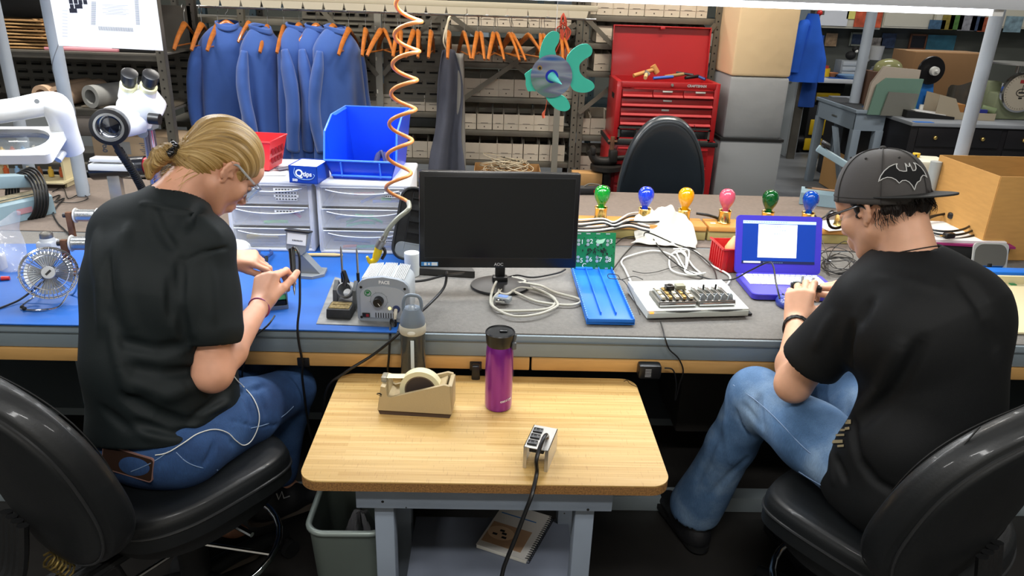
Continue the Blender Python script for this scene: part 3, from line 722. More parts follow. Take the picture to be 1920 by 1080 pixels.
for q in ((-.045,-.04),(-.03,-.02),(-.015,-.045),(-.02,-.03)): b.box((q[0],q[1],.0158),(.014,.008,.0006))
b.obj('chip_prints',M_blackm,bk);B().box((-.01,.055,.0147),(.11,.004,.0006)).obj('blue_line',mat('blue_print','#2d6fae',.5),bk)
b=B()
for k in range(22): b.M=MT((.076,-.094+k*.009,.008))@MR((90),4,'X');b.lathe([(.0075,-.0009),(.0093,-.0009),(.0093,.0009),(.0075,.0009),(.0075,-.0009)],14)
b.obj('spiral_binding',M_black,bk)
# ================================================================ smooth body modelling: blended limbs, then one skin over them
from mathutils.bvhtree import BVHTree
def npv(a): return np.array([float(v) for v in a],np.float32)
class Pr:
    def __init__(s,kind,op='u',k=.01,**a):
        s.kind=kind;s.op=op;s.k=k;s.__dict__.update(a)
        if kind=='c':
            s.a=npv(a['a']);s.b=npv(a['b']);s.c0=(s.a+s.b)/2;s.rad=float(np.linalg.norm(s.b-s.a)/2+max(s.ra,s.rb))*1.02
            s.n=npv(a['n'])/np.linalg.norm(npv(a['n'])) if a.get('n') is not None else None
            if s.n is not None: s.rad *= max(1,s.f)
        elif kind=='y':
            s.a=npv(a['a']);s.b=npv(a['b']);s.c0=(s.a+s.b)/2;s.hl=float(np.linalg.norm(s.b-s.a)/2);s.ax=(s.b-s.a)/(2*s.hl);s.rad=s.hl+s.ra
        elif kind=='e':
            s.c0=npv(a['c']);s.r=npv(a['r']);s.rad=float(s.r.max());s.m=np.array(a['m'],np.float32) if a.get('m') is not None else None
        elif kind=='cr':
            s.a=npv(a['a']);s.b=npv(a['b']);s.c0=(s.a+s.b)/2;s.rad=float(np.linalg.norm(s.b-s.a)/2+3*s.w)
        elif kind=='p':
            s.c0=npv(a['c']);s.n=npv(a['n']);s.n /= np.linalg.norm(s.n);s.rad=9
    def d(s,P):
        if s.kind=='c':
            ab=s.b-s.a;pa=P-s.a;L=float(ab@ab)+1e-12
            h=np.clip(pa@ab/L,0,1)
            q=pa-h[:,None]*ab;r=s.ra+(s.rb-s.ra)*h
            if s.n is not None:
                cpt=q@s.n;q=q+np.outer(cpt*(1/s.f-1),s.n)
                ln=np.sqrt((q*q).sum(1));return (ln-r)*(s.f if s.f<1 else 1)
            return np.sqrt((q*q).sum(1))-r
        if s.kind=='e':
            q=P-s.c0
            if s.m is not None: q=q@s.m
            k0=np.sqrt(((q/s.r)**2).sum(1));k1=np.sqrt(((q/s.r**2)**2).sum(1))+1e-9
            return k0*(k0-1)/k1
        if s.kind=='y':
            q=P-s.c0;h=q@s.ax;r=np.sqrt(np.maximum((q*q).sum(1)-h*h,0));dx=r-s.ra;dy=np.abs(h)-s.hl
            return np.minimum(np.maximum(dx,dy),0)+np.sqrt(np.maximum(dx,0)**2+np.maximum(dy,0)**2)
        if s.kind=='p': return (P-s.c0)@s.n
def smin(a,b,k):
    if k<=0: return np.minimum(a,b)
    h=np.clip(.5+.5*(b-a)/k,0,1);return b+(a-b)*h-k*h*(1-h)
def sdf(P,prims,disp=None):
    d=np.full(len(P),9.,np.float32)
    for p in prims:
        if p.kind=='cr':
            ab=p.b-p.a;pa=P-p.a;h=np.clip(pa@ab/(float(ab@ab)+1e-12),0,1);q=pa-h[:,None]*ab
            e=(q*q).sum(1)/p.w**2;m=e<9
            if m.any(): d[m]+=p.dep*np.exp(-e[m])*(np.sin(PI*(h[m]*.94+.03))**.5)
        elif p.op=='u': d=smin(d,p.d(P),p.k)
        elif p.op=='s': d=-smin(-d,p.d(P),p.k)
    if disp is not None: d=d+disp(P)
    return d
def mesh_sdf(prims,res,lo,hi,disp=None,newton=3):
    lo=npv(lo);hi=npv(hi);N=np.ceil((hi-lo)/res).astype(int)+1
    G=np.full(tuple(N),1,np.float32);LEAF=12
    def rec(i0,i1,pl):
        c=lo+res*(i0+i1-1)/2.0;hd=float(np.linalg.norm((i1-i0)*res/2))+res
        d=float(sdf(c[None].astype(np.float32),pl)[0])
        if abs(d)>hd*1.35+.02:
            if d<0: G[i0[0]:i1[0],i0[1]:i1[1],i0[2]:i1[2]]=-1
            return
        q=[p for p in pl if p.kind=='p' or np.linalg.norm(p.c0-c)-p.rad<hd*2.2+max(d,0)+p.k+.015]
        sz=i1-i0
        if sz.max()<=LEAF:
            X,Y,Z=[lo[k]+res*np.arange(i0[k],i1[k]) for k in range(3)]
            P=np.stack(np.meshgrid(X,Y,Z,indexing='ij'),-1).reshape(-1,3).astype(np.float32)
            G[i0[0]:i1[0],i0[1]:i1[1],i0[2]:i1[2]]=sdf(P,q,disp).reshape(tuple(sz));return
        ax=int(sz.argmax());m=(i0[ax]+i1[ax]) // 2
        a=i1.copy();a[ax]=m;rec(i0,a,q)
        b=i0.copy();b[ax]=m;rec(b,i1,q)
    rec(np.zeros(3,int),N.copy(),prims)
    s_=G<0;idx=[]
    # surface nets
    n=N-1;acc=np.zeros(tuple(n)+(3,),np.float32);cnt=np.zeros(tuple(n),np.float32)
    sl=lambda o,ax_: tuple(slice(o[k],o[k]+n[k]) for k in range(3))
    quads=[]
    for ax in range(3):
        A=[slice(None)]*3;Bq=[slice(None)]*3;A[ax]=slice(0,-1);Bq[ax]=slice(1,None)
        ga,gb=G[tuple(A)],G[tuple(Bq)];ch=(ga<0) != (gb<0);I=np.argwhere(ch)
        if not len(I): continue
        va=ga[ch];vb=gb[ch];t=va/(va-vb);pos=I.astype(np.float32);pos[:,ax]+=t
        o1,o2=[k for k in range(3) if k != ax]
        cells=[]
        for d1,d2 in ((0,0),(-1,0),(-1,-1),(0,-1)):
            c=I.copy();c[:,o1]+=d1;c[:,o2]+=d2;cells.append(c)
        ok=np.ones(len(I),bool)
        for c in cells: ok &= ((c>=0) & (c<n)).all(1)
        for c in cells:
            cc=c[ok];lin_=np.ravel_multi_index(cc.T,tuple(n));np.add.at(cnt.reshape(-1),lin_,1)
            for k in range(3): np.add.at(acc.reshape(-1,3)[:,k],lin_,pos[ok][:,k])
        qd=np.stack([np.ravel_multi_index(c[ok].T,tuple(n)) for c in cells],1)
        fl=(va[ok]<0) ^ (ax==1);qd[fl]=qd[fl][:,::-1];quads.append(qd)
    Q=np.concatenate(quads);used,inv=np.unique(Q,return_inverse=True);Q=inv.reshape(Q.shape)
    V=acc.reshape(-1,3)[used]/cnt.reshape(-1)[used][:,None]*res+lo
    V=V.astype(np.float32)
    for _ in range(newton):
        for c0 in range(0,len(V),60000):
            P=V[c0:c0+60000];e=res*.35;d=sdf(P,prims,disp)
            g=np.stack([(sdf(P+npv(v)*e,prims,disp)-d)/e for v in ((1,0,0),(0,1,0),(0,0,1))],1)
            L=(g*g).sum(1)+.05;st=np.clip(d/L,-res*.6,res*.6);V[c0:c0+60000]=P-g*st[:,None]
    return V,Q
def sdf_obj(name,prims,res,mt,base=(0,0,0),parent=None,disp=None,label=None,pad=.03,newton=2,attr=None,keep=None):
    lo=np.min([p.c0-p.rad for p in prims if p.op=='u' and p.kind != 'cr' and p.kind != 'p'],0)-pad;hi=np.max([p.c0+p.rad for p in prims if p.op=='u' and p.kind not in ('cr','p')],0)+pad
    V,Q=mesh_sdf(prims,res,lo,hi,disp,newton)
    me=bpy.data.meshes.new(name);b_=npv(base)
    me.vertices.add(len(V));me.vertices.foreach_set('co',(V-b_).ravel());me.loops.add(len(Q)*4);me.polygons.add(len(Q))
    me.loops.foreach_set('vertex_index',Q.ravel().astype(np.int32));me.polygons.foreach_set('loop_start',np.arange(0,len(Q)*4,4,dtype=np.int32))
    me.update(calc_edges=True);me.validate()
    if attr is not None:
        A=attr(V).astype(np.float32);at_=me.attributes.new('flow','FLOAT_VECTOR','POINT');at_.data.foreach_set('vector',A.ravel())
    me.shade_smooth()
    for m in (mt if isinstance(mt,(list,tuple)) else [mt]): me.materials.append(m)
    o=bpy.data.objects.new(name,me);S.collection.objects.link(o)
    if parent: o.parent=parent
    if label: o['label']=label
    return o,V,Q
def cap(a,b,ra,rb=None,k=.012,**q): return Pr('c',k=k,a=a,b=b,ra=ra,rb=ra if rb is None else rb,**q)
def ell(c,r,m=None,k=.012,**q): return Pr('e',k=k,c=c,r=r,m=m,**q)
def cyc(a,b,r,k=.002): return Pr('y',op='s',k=k,a=a,b=b,ra=r)
def crease(a,b,w_=.012,dep=.006): return Pr('cr',a=a,b=b,w=w_,dep=dep)
def coarse(prims,res=.014):
    U=[p for p in prims if p.op=='u' and p.kind not in ('cr','p')]
    V,Q=mesh_sdf(prims,res,np.min([p.c0-p.rad for p in U],0)-.03,np.max([p.c0+p.rad for p in U],0)+.03,None,1)
    return BVHTree.FromPolygons([Vector(v) for v in V.tolist()],[tuple(q) for q in Q.tolist()])
def pxcr(bv_,L):                           # creases along pixel polylines, found on the cloth itself
    out=[]
    for q in L:
        *xy,w_,dep=q;pts=[]
        for k in range(0,len(xy),2):
            h=bv_.ray_cast(Vector((0,0,CH)),ray(xy[k],xy[k+1]).normalized())
            if h[0] is not None: pts.append(h[0])
        for a,c in zip(pts,pts[1:]): out.append(crease(a,c,w_*.9,dep*1.8))
    return out
def hit(bv_,x,y,off=0.):
    h=bv_.ray_cast(Vector((0,0,CH)),ray(x,y).normalized())
    return None if h[0] is None else h[0]+(h[1] if h[1].dot(ray(x,y))<0 else -h[1])*off
def bvq(V,Q): return BVHTree.FromPolygons([Vector(v) for v in V.tolist()],[tuple(q) for q in Q.tolist()])
def frame(fwd,up=(0,0,1)):               # columns: right, forward, up
    f=Vector(fwd).normalized();u=Vector(up);r=f.cross(u).normalized();u=r.cross(f).normalized()
    return Matrix((r,f,u)).transposed()
def hand(wr,d,n,side,curls,k=.006,sc=1.,thumb=((.5,.55,-.35),.3,.35),spread=.09,palm_r=.0125):
    # wr wrist, d direction towards the knuckles, n back of the hand, side +1 when the thumb is on the right seen from the back
    d=Vector(d).normalized();n=Vector(n);n=(n-d*n.dot(d)).normalized();s_=d.cross(n).normalized()*side   # towards the thumb
    wr=Vector(wr);F=lambda x,y,z: wr+s_*x*sc+d*y*sc+n*z*sc
    P=[]
    for i,x in enumerate((.026,.009,-.009,-.026)):
        P.append(cap(F(x*.62,.008,-.001),F(x,.083-(.003,0,.003,.009)[i],0),.0155*sc,palm_r*sc,k=.012))
    P.append(cap(F(.012,.02,-.01),F(.020,.055,-.012),.016*sc,.012*sc,k=.012))
    P.append(cap(F(-.016,.02,-.008),F(-.022,.06,-.008),.014*sc,.010*sc,k=.012))
    L=((.045,.026,.021),(.050,.030,.022),(.046,.028,.022),(.036,.021,.019));tips=[]
    for i,x in enumerate((.027,.009,-.009,-.0265)):
        p=F(x,.083-(.003,0,.003,.009)[i],0);a=0;dv=(d+s_*(x/.027*spread)).normalized();ax=dv.cross(n).normalized()
        r0=(.0092,.0096,.0092,.0082)[i]*sc
        for j in range(3):
            a+=curls[i][j];q=Matrix.Rotation(-R(a),3,ax)@dv;e=p+q*L[i][j]*sc
            P.append(cap(p,e,r0*(1.04-.09*j),r0*(.98-.10*j),k=.0045 if j==0 else .004));
            if j<2: P.append(ell(e,(r0*.98,)*3,k=.003))
            p=e
        tips.append(p)
    t0=F(.022,.022,-.006);td,b1,b2=thumb;tv=(s_*td[0]+d*td[1]+n*td[2]).normalized()
    p1=t0+tv*.044*sc;ax=tv.cross(n).normalized();
    rv=lambda v,ang: (v+(d*.9-s_*.5+n*0)*ang).normalized()
    tv2=rv(tv,b1);p2=p1+tv2*.034*sc;tv3=rv(tv2,b2);p3=p2+tv3*.026*sc
    P+=[cap(t0,p1,.0155*sc,.0115*sc,k=.012),cap(p1,p2,.0112*sc,.0102*sc,k=.004),cap(p2,p3,.0106*sc,.0085*sc,k=.004)]
    return P,tips,p3
def nails(b,tips,n,d,r=.006):
    for t in tips: b.sph(t+Vector(n).normalized()*.0045,(r,r*.8,.002),10,6)
def head(c,fwd,up,sc=1.,jaw=1.,k=.014):
    M=frame(fwd,up);c=Vector(c);W=lambda x,y,z: c+M@Vector((x,y,z))*sc
    m=np.array(M,np.float32);E=lambda p,r,k=.014,op='u',rot=None: Pr('e',op=op,k=k,c=W(*p),r=[v*sc for v in r],m=m if rot is None else np.array(M@Euler(rot).to_matrix(),np.float32))
    C=lambda a,b,ra,rb,k=.012,op='u': Pr('c',op=op,k=k,a=W(*a),b=W(*b),ra=ra*sc,rb=rb*sc)
    P=[E((0,-.012,.045),(.074,.095,.083)),E((0,-.02,.005),(.068,.078,.07)),E((0,.033,-.025),(.058,.060,.082),.02)]
    for s_ in (-1,1):
        P+=[C((s_*.056,.0,-.045),(s_*.024,.062,-.088),.014*jaw,.015,.02),E((s_*.04,.064,-.018),(.022,.020,.022),.02)]
    P+=[E((0,.072,-.090),(.022,.018,.017),.015),C((-.034,.079,.026),(.034,.079,.026),.011,.011,.014),E((0,.075,.05),(.05,.022,.032),.02)]
    for s_ in (-1,1): P.append(E((s_*.031,.099,.006),(.019,.014,.012),.012,'s'))
    P+=[C((0,.088,.014),(0,.108,-.024),.0075,.0105,.010),E((0,.110,-.026),(.0105,.010,.009),.006)]
    for s_ in (-1,1): P+=[E((s_*.011,.100,-.029),(.007,.010,.0075),.006),E((s_*.0065,.107,-.0375),(.0035,.005,.003),.002,'s')]
    P+=[E((0,.086,-.058),(.030,.018,.022),.014),E((0,.098,-.0525),(.021,.008,.0055),.004),E((0,.096,-.0655),(.019,.008,.0065),.004),Pr('cr',a=W(-.022,.094,-.059),b=W(.022,.094,-.059),w=.0028*sc,dep=.0035)]
    P.append(E((0,.012,-.032),(.064,.052,.058),.02))
    for s_ in (-1,1):                       # ears: shell, rim, bowl, lobe
        X=s_*.071;ep=[]
        for t_ in (50,75,100,130,160,190,220,250):
            c_=cos(R(t_));ep.append((X+s_*(.004+.0075*(1-c_)/2),-.006+.0155*c_,.003+.0275*sin(R(t_))))
        P.append(E((X+s_*.005,-.006,.002),(.0058,.0150,.0270),.004,rot=(0,0,s_*.38)))
        for a_,b_ in zip(ep,ep[1:]): P.append(C(a_,b_,.0042,.0042,.004))
        P+=[E((X+s_*.0035,.000,-.025),(.0042,.0065,.0085),.004),E((X+s_*.011,.001,.000),(.006,.0075,.011),.003,'s'),E((X+s_*.004,.010,-.004),(.004,.004,.006),.004)]
    return P,W,M
M_skin=mat('skin','#dca385',.46,sss=.06,var=.10,vs=16,bump=.12,bs=220,bdist=.0006)
M_skinm=mat('skin_forearm','#dba686',.5,sss=.06,var=.10,vs=18,bump=.15,bs=220,bdist=.0006)
# ================================================================ woman at the left
def shirt_mat(name,col):
    return mat(name,col,.68,bump=.25,bs=420,bdist=.0008,var=.12,vs=5,spec=.32)
def folds(amp,seed,sc=1.):
    r=random.Random(seed);W_=[(npv([r.gauss(0,1) for _ in range(3)])*sc*9,r.uniform(0,6),npv([r.gauss(0,1) for _ in range(3)])*6,r.uniform(0,6)) for _ in range(5)]
    def f(P):
        s_=np.zeros(len(P),np.float32)
        for a,p,b_,q in W_: s_+=np.sin(P@a+p+1.5*np.sin(P@b_+q))
        return s_*(amp/2.5)
    return f
def denim(name,base,lo,hi):
    m=bpy.data.materials.new(name);m.use_nodes=True;nt=m.node_tree;bs=nt.nodes['Principled BSDF']
    tc=node(nt,'ShaderNodeTexCoord');n=node(nt,'ShaderNodeTexNoise');n.inputs['Scale'].default_value=7;n.inputs['Detail'].default_value=4;nt.links.new(tc.outputs['Object'],n.inputs['Vector'])
    r=ramp(nt,n.outputs[0],[(.3,lo),(.5,base),(.72,hi)])
    n2=node(nt,'ShaderNodeTexNoise');n2.inputs['Scale'].default_value=1;mp=node(nt,'ShaderNodeMapping');mp.inputs['Scale'].default_value=(500,500,60);nt.links.new(tc.outputs['Object'],mp.inputs[0]);nt.links.new(mp.outputs[0],n2.inputs['Vector'])
    mx=node(nt,'ShaderNodeMix');mx.data_type='RGBA';mx.blend_type='OVERLAY';mx.inputs[0].default_value=.35;nt.links.new(r.outputs[0],mx.inputs[6]);nt.links.new(n2.outputs[0],mx.inputs[7])
    nt.links.new(mx.outputs[2],bs.inputs['Base Color']);bs.inputs['Roughness'].default_value=.9
    bp=node(nt,'ShaderNodeBump');bp.inputs['Strength'].default_value=.4;bp.inputs['Distance'].default_value=.0008;nt.links.new(n2.outputs[0],bp.inputs['Height']);nt.links.new(bp.outputs[0],bs.inputs['Normal'])
    return m
def hair_mat(name,a,b_,c,rough=.35):
    m=bpy.data.materials.new(name);m.use_nodes=True;nt=m.node_tree;bs=nt.nodes['Principled BSDF']
    at_=node(nt,'ShaderNodeAttribute');at_.attribute_name='flow'
    n=node(nt,'ShaderNodeTexNoise');n.inputs['Scale'].default_value=1;n.inputs['Detail'].default_value=5;n.inputs['Roughness'].default_value=.7
    mp=node(nt,'ShaderNodeMapping');mp.inputs['Scale'].default_value=(14,14,2.2);nt.links.new(at_.outputs['Vector'],mp.inputs[0]);nt.links.new(mp.outputs[0],n.inputs['Vector'])
    r=ramp(nt,n.outputs[0],[(.32,a),(.5,b_),(.68,c)]);nt.links.new(r.outputs[0],bs.inputs['Base Color'])
    bs.inputs['Roughness'].default_value=rough;bs.inputs['Specular IOR Level'].default_value=.6
    bp=node(nt,'ShaderNodeBump');bp.inputs['Strength'].default_value=.9;bp.inputs['Distance'].default_value=.003;nt.links.new(n.outputs[0],bp.inputs['Height']);nt.links.new(bp.outputs[0],bs.inputs['Normal'])
    return m
V3=Vector
def bone(L,k=.015): return [cap(*q,k=k) if not isinstance(q[-1],dict) else cap(*q[:-1],k=k,**q[-1]) for q in L]
W_base=V3((-.82,1.60,0))
wo=thing('person','woman with blond hair tied back in a black t-shirt, soldering at the bench','person',tuple(W_base))
fw=V3((.48,.877,0));rt=V3((.877,-.48,0));UP=V3((0,0,1))
pel=V3((-.825,1.60,.615));chest=V3((-.800,1.69,.975));c7=V3((-.785,1.745,1.165))
rs,ls=V3((-.672,1.672,1.105)),V3((-.930,1.81,1.075))
re,rw_=V3((-.655,1.572,.812)),V3((-.618,1.85,.868))
le,lw=V3((-.93,1.96,.84)),V3((-.765,2.055,.925))
rh,lh=pel+rt*.085,pel-rt*.085
rk,lk=V3((-.585,1.95,.555)),V3((-.70,2.05,.545))
ra_,la_=V3((-.66,2.0,.18)),V3((-.80,1.86,.12))
hf=V3((.492,.413,-.766));hu=V3((.587,.492,.643));hc=V3((-.687,1.850,1.243))
HP_,HW,HM=head(hc,hf,hu,.95,.95)
rhd=(at(508,488,1.94)-rw_).normalized();rhn=V3((-.35,-.45,.82))
hR,tipsR,thR=hand(rw_,rhd,rhn,1,[(48,55,30),(58,62,35),(68,65,35),(76,62,35)],sc=1.04,thumb=((.35,.8,-.45),.1,.25),spread=.06)
lhd=V3((.95,.02,.02));lhn=V3((-.1,-.35,.9))
hL,tipsL,thL=hand(lw,lhd,lhn,1,[(28,30,15),(40,45,25),(55,60,30),(62,60,30)],sc=.92,thumb=((.25,.9,-.35),.1,.1))
body=[ell(pel,(.15,.11,.12),np.array(frame(fw),np.float32),k=.03),cap(pel,chest,.115,.125,k=.05,n=fw,f=.72),cap(chest-rt*.06,chest+rt*.06,.11,k=.05,n=fw,f=.8),cap(rs,ls,.05,k=.04),cap(c7,hc-UP*.0+HM@V3((0,-.03,-.03)),.054,.052,k=.03),cap(c7-UP*.03,chest,.07,.1,k=.04)]
body+=bone([(rs,re,.050,.044),(ls,le,.046,.037),(rh,rk,.07,.05),(lh,lk,.07,.05),(rk,ra_,.048,.034),(lk,la_,.048,.034)],.02)
for e,w_ in ((re,rw_),(le,lw)):
    m_=e.lerp(w_,.3);body+=[cap(e,m_,.043,.042,k=.02),cap(m_,w_,.042,.0235,k=.02),cap(w_,w_+(w_-e).normalized()*.01,.024,.022,k=.015)]
body+=[cap(ra_,ra_+V3((.03,.03,-.06)),.035,.03),cap(la_,la_+V3((.03,.03,-.06)),.035,.03)]
body+=HP_+hR+hL
sk,Vb,Qb=sdf_obj('body',body,.0037,M_skin,W_base,wo)
# t-shirt
sh=[cap(pel+fw*.085-UP*.01,chest+fw*.05-UP*.08,.145,.125,k=.06,n=fw,f=.9),cap(pel+V3((-.01,-.01,.02)),chest+V3((-.01,-.01,0)),.165,.165,k=.06,n=fw,f=.80),cap(chest-rt*.07,chest+rt*.07,.125,.13,k=.06,n=fw,f=.95),cap(rs-rt*.02,ls+rt*.02,.062,.062,k=.05),cap(c7-UP*.02,c7+V3((.02,.028,.0)),.068,.062,k=.05,n=UP,f=.8),cap(c7-UP*.04,chest,.095,.15,k=.06,n=fw,f=.8),
      cap(rs-rt*.01-UP*.02,re.lerp(rs,.35),.068,.075,k=.035),cap(ls+rt*.01-UP*.02,ls.lerp(le,.70),.068,.074,k=.035),cap(ls+rt*.03,c7-UP*.04,.075,.06,k=.05),cap(ls+rt*.05,pel-rt*.02+UP*.2,.09,.12,k=.06)]
hA,hB=at(215,836,1.50),at(410,816,1.58);hn=(hB-hA).cross(fw-V3((0,0,.30))).normalized();hn=hn if hn.z<0 else -hn
sh+=[Pr('p',op='s',k=.004,c=hA,n=-hn)]
sl_ax=(re-rs).normalized();so=re.lerp(rs,.27)
sh+=[cyc(so+sl_ax*.012,so+sl_ax*.3,.105),cyc(so-sl_ax*.012,so+sl_ax*.1,.060),cyc(ls.lerp(le,.70),ls.lerp(le,1.6),.10),cyc(ls.lerp(le,.67),ls.lerp(le,1.),.058)]
sh[0].k=sh[1].k=sh[2].k=.03;sh=sh[6:8]+sh[-4:]+sh[:6]+sh[8:-4]
# neck opening
nk=(hc-c7).normalized();sh+=[Pr('c',op='s',k=.004,a=c7+nk*.035+UP*.004,b=c7+nk*.30+UP*.03,ra=.058,rb=.10)]
cb=coarse(sh)
sh+=pxcr(cb,[(235,742,290,775,345,795,.014,.018),(345,795,390,765,430,728,.013,.012),(255,792,320,812,400,802,.012,.010),(245,690,300,700,390,692,.015,.010),(190,765,240,805,320,838,.014,.008),(225,640,290,655,345,650,.014,.007),
    (338,490,336,570,350,650,.012,.014),(344,492,380,474,425,464,.005,.004),(318,520,322,600,.012,.008),(205,600,225,690,250,750,.014,-.007),(355,785,400,768,428,755,.010,-.009),(300,745,350,730,410,700,.018,-.010),(270,815,340,828,410,818,.012,-.007),
    (286,390,300,430,325,465,.011,.006),(378,385,352,430,.012,.008),(262,380,320,392,372,400,.006,-.004),(182,440,188,530,190,620,.016,-.008),(235,430,232,530,250,620,.018,-.008),(205,480,210,560,.014,.006),(300,660,360,640,.012,.007),(250,720,330,745,.012,-.007),(395,500,400,600,.012,-.005),(360,400,410,440,.01,-.005)])
M_wshirt=shirt_mat('black_green_cotton','#121a1b')
shirt,Vs,Qs=sdf_obj('t_shirt',sh,.0056,M_wshirt,W_base,wo,disp=folds(.0022,3,1.1),label='loose black t-shirt')
# hem of sleeve seam lines
# jeans
je=[ell(pel+V3((.0,-.005,-.005)),(.18,.135,.115),np.array(frame(fw),np.float32),k=.03)]+bone([(rh,rh.lerp(rk,.55),.098,.088),(rh.lerp(rk,.55),rk,.088,.068),(lh,lh.lerp(lk,.55),.098,.088),(lh.lerp(lk,.55),lk,.088,.068),(rk,ra_+UP*.04,.066,.050),(lk,la_+UP*.04,.066,.050)],.025)
cb=coarse(je)
je+=pxcr(cb,[(428,745,460,735,500,722,.007,.007),(430,790,480,800,525,795,.004,.003),(400,830,385,870,.008,.007),(432,828,438,865,.008,.007),(430,720,460,745,470,790,.008,.007),(455,705,485,735,497,780,.008,.006),(415,845,400,890,.008,-.006),(440,735,452,780,.006,-.006),(330,845,360,870,410,875,.0035,.003)])
jeans,Vj,Qj=sdf_obj('jeans',je,.007,denim('blue_denim','#2a4a78','#1c355c','#44689a'),W_base,wo,disp=folds(.003,8,1.6))
bJ,bS=bvq(Vj,Qj),bvq(Vs,Qs)
M_st_=mat('pale_stitch','#7f97b8',.7)
for L_ in ([(246,884),(275,872),(300,858),(316,846)],[(330,848),(350,866),(375,876),(408,881)],[(470,803),(500,795),(530,780),(550,762)]):
    q_=[hit(bJ,x,y,.0008) for x,y in L_];q_=[p_-W_base for p_ in q_ if p_ is not None]
    if len(q_)>2: B().tube(q_,.0012,n=5,sm=4).obj('seam_stitch',M_st_,jeans)
# shoes
M_shoe=mat('black_shoe','#15161a',.6,bump=.3,bs=90)
def shoe(par,base,ankle,d,m,sole_m,ln=.27):
    d=V3(d).normalized();a=V3(ankle);z0=a.z-.095;h=V3((a.x,a.y,z0));s_=d.cross(UP)
    P=[cap(h-d*.03+UP*.04,h+d*.06+UP*.05,.042,.046,k=.03,n=UP,f=1.1),cap(h+d*.05+UP*.04,h+d*(ln-.11)+UP*.03,.044,.036,k=.03,n=UP,f=.8),cap(a,h+UP*.04,.045,.045,k=.03),Pr('p',op='s',k=.002,c=h+UP*.012,n=(0,0,1))]
    o,_,_=sdf_obj('shoe',P,.006,m,base,par)
    b=B();q=[V3(p_) for p_ in rrect(ln,.088,.042,6)]
    vs=[]
    for z in (.0,.018): vs+=[(h+d*(p_.x+ln/2-.075)+s_*p_.y*(1 if p_.x>-.05 else .85)+UP*z)-V3(base) for p_ in q]
    n_=len(q);b.put(vs,[tuple(range(n_-1,-1,-1)),tuple(range(n_,2*n_))]+[(i,(i+1)%n_,n_+(i+1)%n_,n_+i) for i in range(n_)])
    b.obj('sole',sole_m,o)
    return o,h,s_
M_sole=mat('grey_brown_sole','#5a524a',.7)
so1,h1,s1=shoe(wo,W_base,V3((-.69,1.96,.175)),(.80,.55,0),M_shoe,M_sole)
me_=so1.data;bs_=BVHTree.FromPolygons([v.co+W_base for v in me_.vertices],[tuple(p.vertices) for p in me_.polygons])
zz_=[hit(bs_,x,y,.001) for x,y in ((518,925),(522,936),(528,922),(532,934),(543,930))];b=B().tube([(p_ or at(x_,930,1.9))-W_base for p_,x_ in zip(zz_,(518,522,528,532,543))],.0022,n=6,sm=1)
b.obj('white_zigzag',mat('shoe_print','#bcbcbc',.6),so1)
shoe(wo,W_base,V3((-.86,1.76,.115)),(.75,.6,0),M_shoe,M_sole)
# ---- hair
bun=HW(0,-.108,.052)
Mh=np.array(HM,np.float32);hcn=npv(hc);tipsW,thW=tipsR,thR
def loc_head(P): return (P-hcn)@Mh/.95
bl=npv((0,-.122,-.056));
def wflow(P):
    q=loc_head(P)-bl;az=np.arctan2(q[:,2],q[:,0]+1e-6);return np.stack([np.cos(az)*2.2,np.sin(az)*2.2,np.sqrt((q*q).sum(1))*4],1)
def hdisp(P):
    q=loc_head(P)-bl;az=np.arctan2(q[:,2],q[:,0]);r_=np.sqrt((q*q).sum(1))
    return (.0010*np.sin(az*60+8*r_)+.0013*np.sin(az*23+20*r_+1)+.0012*np.sin(az*41+3)).astype(np.float32)
def HE(p,r,k=.012,op='u',rot=None): return Pr('e',op=op,k=k,c=HW(*p),r=[v*.955 for v in r],m=Mh if rot is None else np.array(HM@Euler(rot).to_matrix(),np.float32))
def HC(a,b_,ra,rb,k=.012,op='u'): return Pr('c',op=op,k=k,a=HW(*a),b=HW(*b_),ra=ra,rb=rb)
hairp=[HE((0,-.014,.046),(.083,.101,.087)),HE((0,-.052,-.012),(.066,.060,.070),.02)]
hairp+=[HE((0,.085,-.055),(.10,.078,.085),.012,'s'),HE((0,.115,.012),(.085,.065,.060),.012,'s')]
for s_ in (-1,1): hairp+=[HE((s_*.088,.005,-.012),(.030,.034,.047),.008,'s'),HE((s_*.085,.03,-.075),(.06,.055,.05),.012,'s')]
hairp+=[HC((0,-.098,-.048),(0,-.122,-.056),.026,.018,.012),HC((0,-.120,-.058),(.004,-.128,-.078),.018,.020,.01),HC((.004,-.128,-.078),(-.002,-.120,-.105),.020,.015,.01),HC((0,-.128,-.112),(.01,-.112,-.135),.016,.007,.008),HC((-.010,-.124,-.07),(-.016,-.120,-.098),.016,.009,.008)]
M_blond=hair_mat('blond_hair','#6f5528','#b08d50','#dcc088')
hair,Vh,Qh=sdf_obj('hair',hairp,.0034,M_blond,W_base,wo,disp=hdisp,attr=wflow,label='blond hair tied back')
b=B();r=random.Random(5)
for i in range(55):                          # loose strands at the nape and over the temples
    if i<55:
        x=r.uniform(-.055,.06);p0=V3((x,-.072-r.uniform(0,.012)+abs(x)*.5,-.055+r.uniform(-.02,.03)));p1=p0+V3((r.uniform(-.01,.01),-.012,-.03));p2=p1+V3((r.uniform(-.015,.015),-.004+r.uniform(-.012,.02),-.03));q=[p0,p1,p2]
    else:
        a=r.uniform(.3,2.8);e=V3((.084*cos(a),.02+r.uniform(-.03,.06),.05+.085*sin(a)));q=[e,(e*.6+V3((0,-.03,.06))*.4)*1.06,V3((.016*cos(a),-.110,-.05+.016*sin(a)))]
        q[1]=q[1].normalized()*max(q[1].length,.1)
    b.tube([HW(*p_)-W_base for p_ in q],[.0007,.0006,.0003],n=4,sm=5)
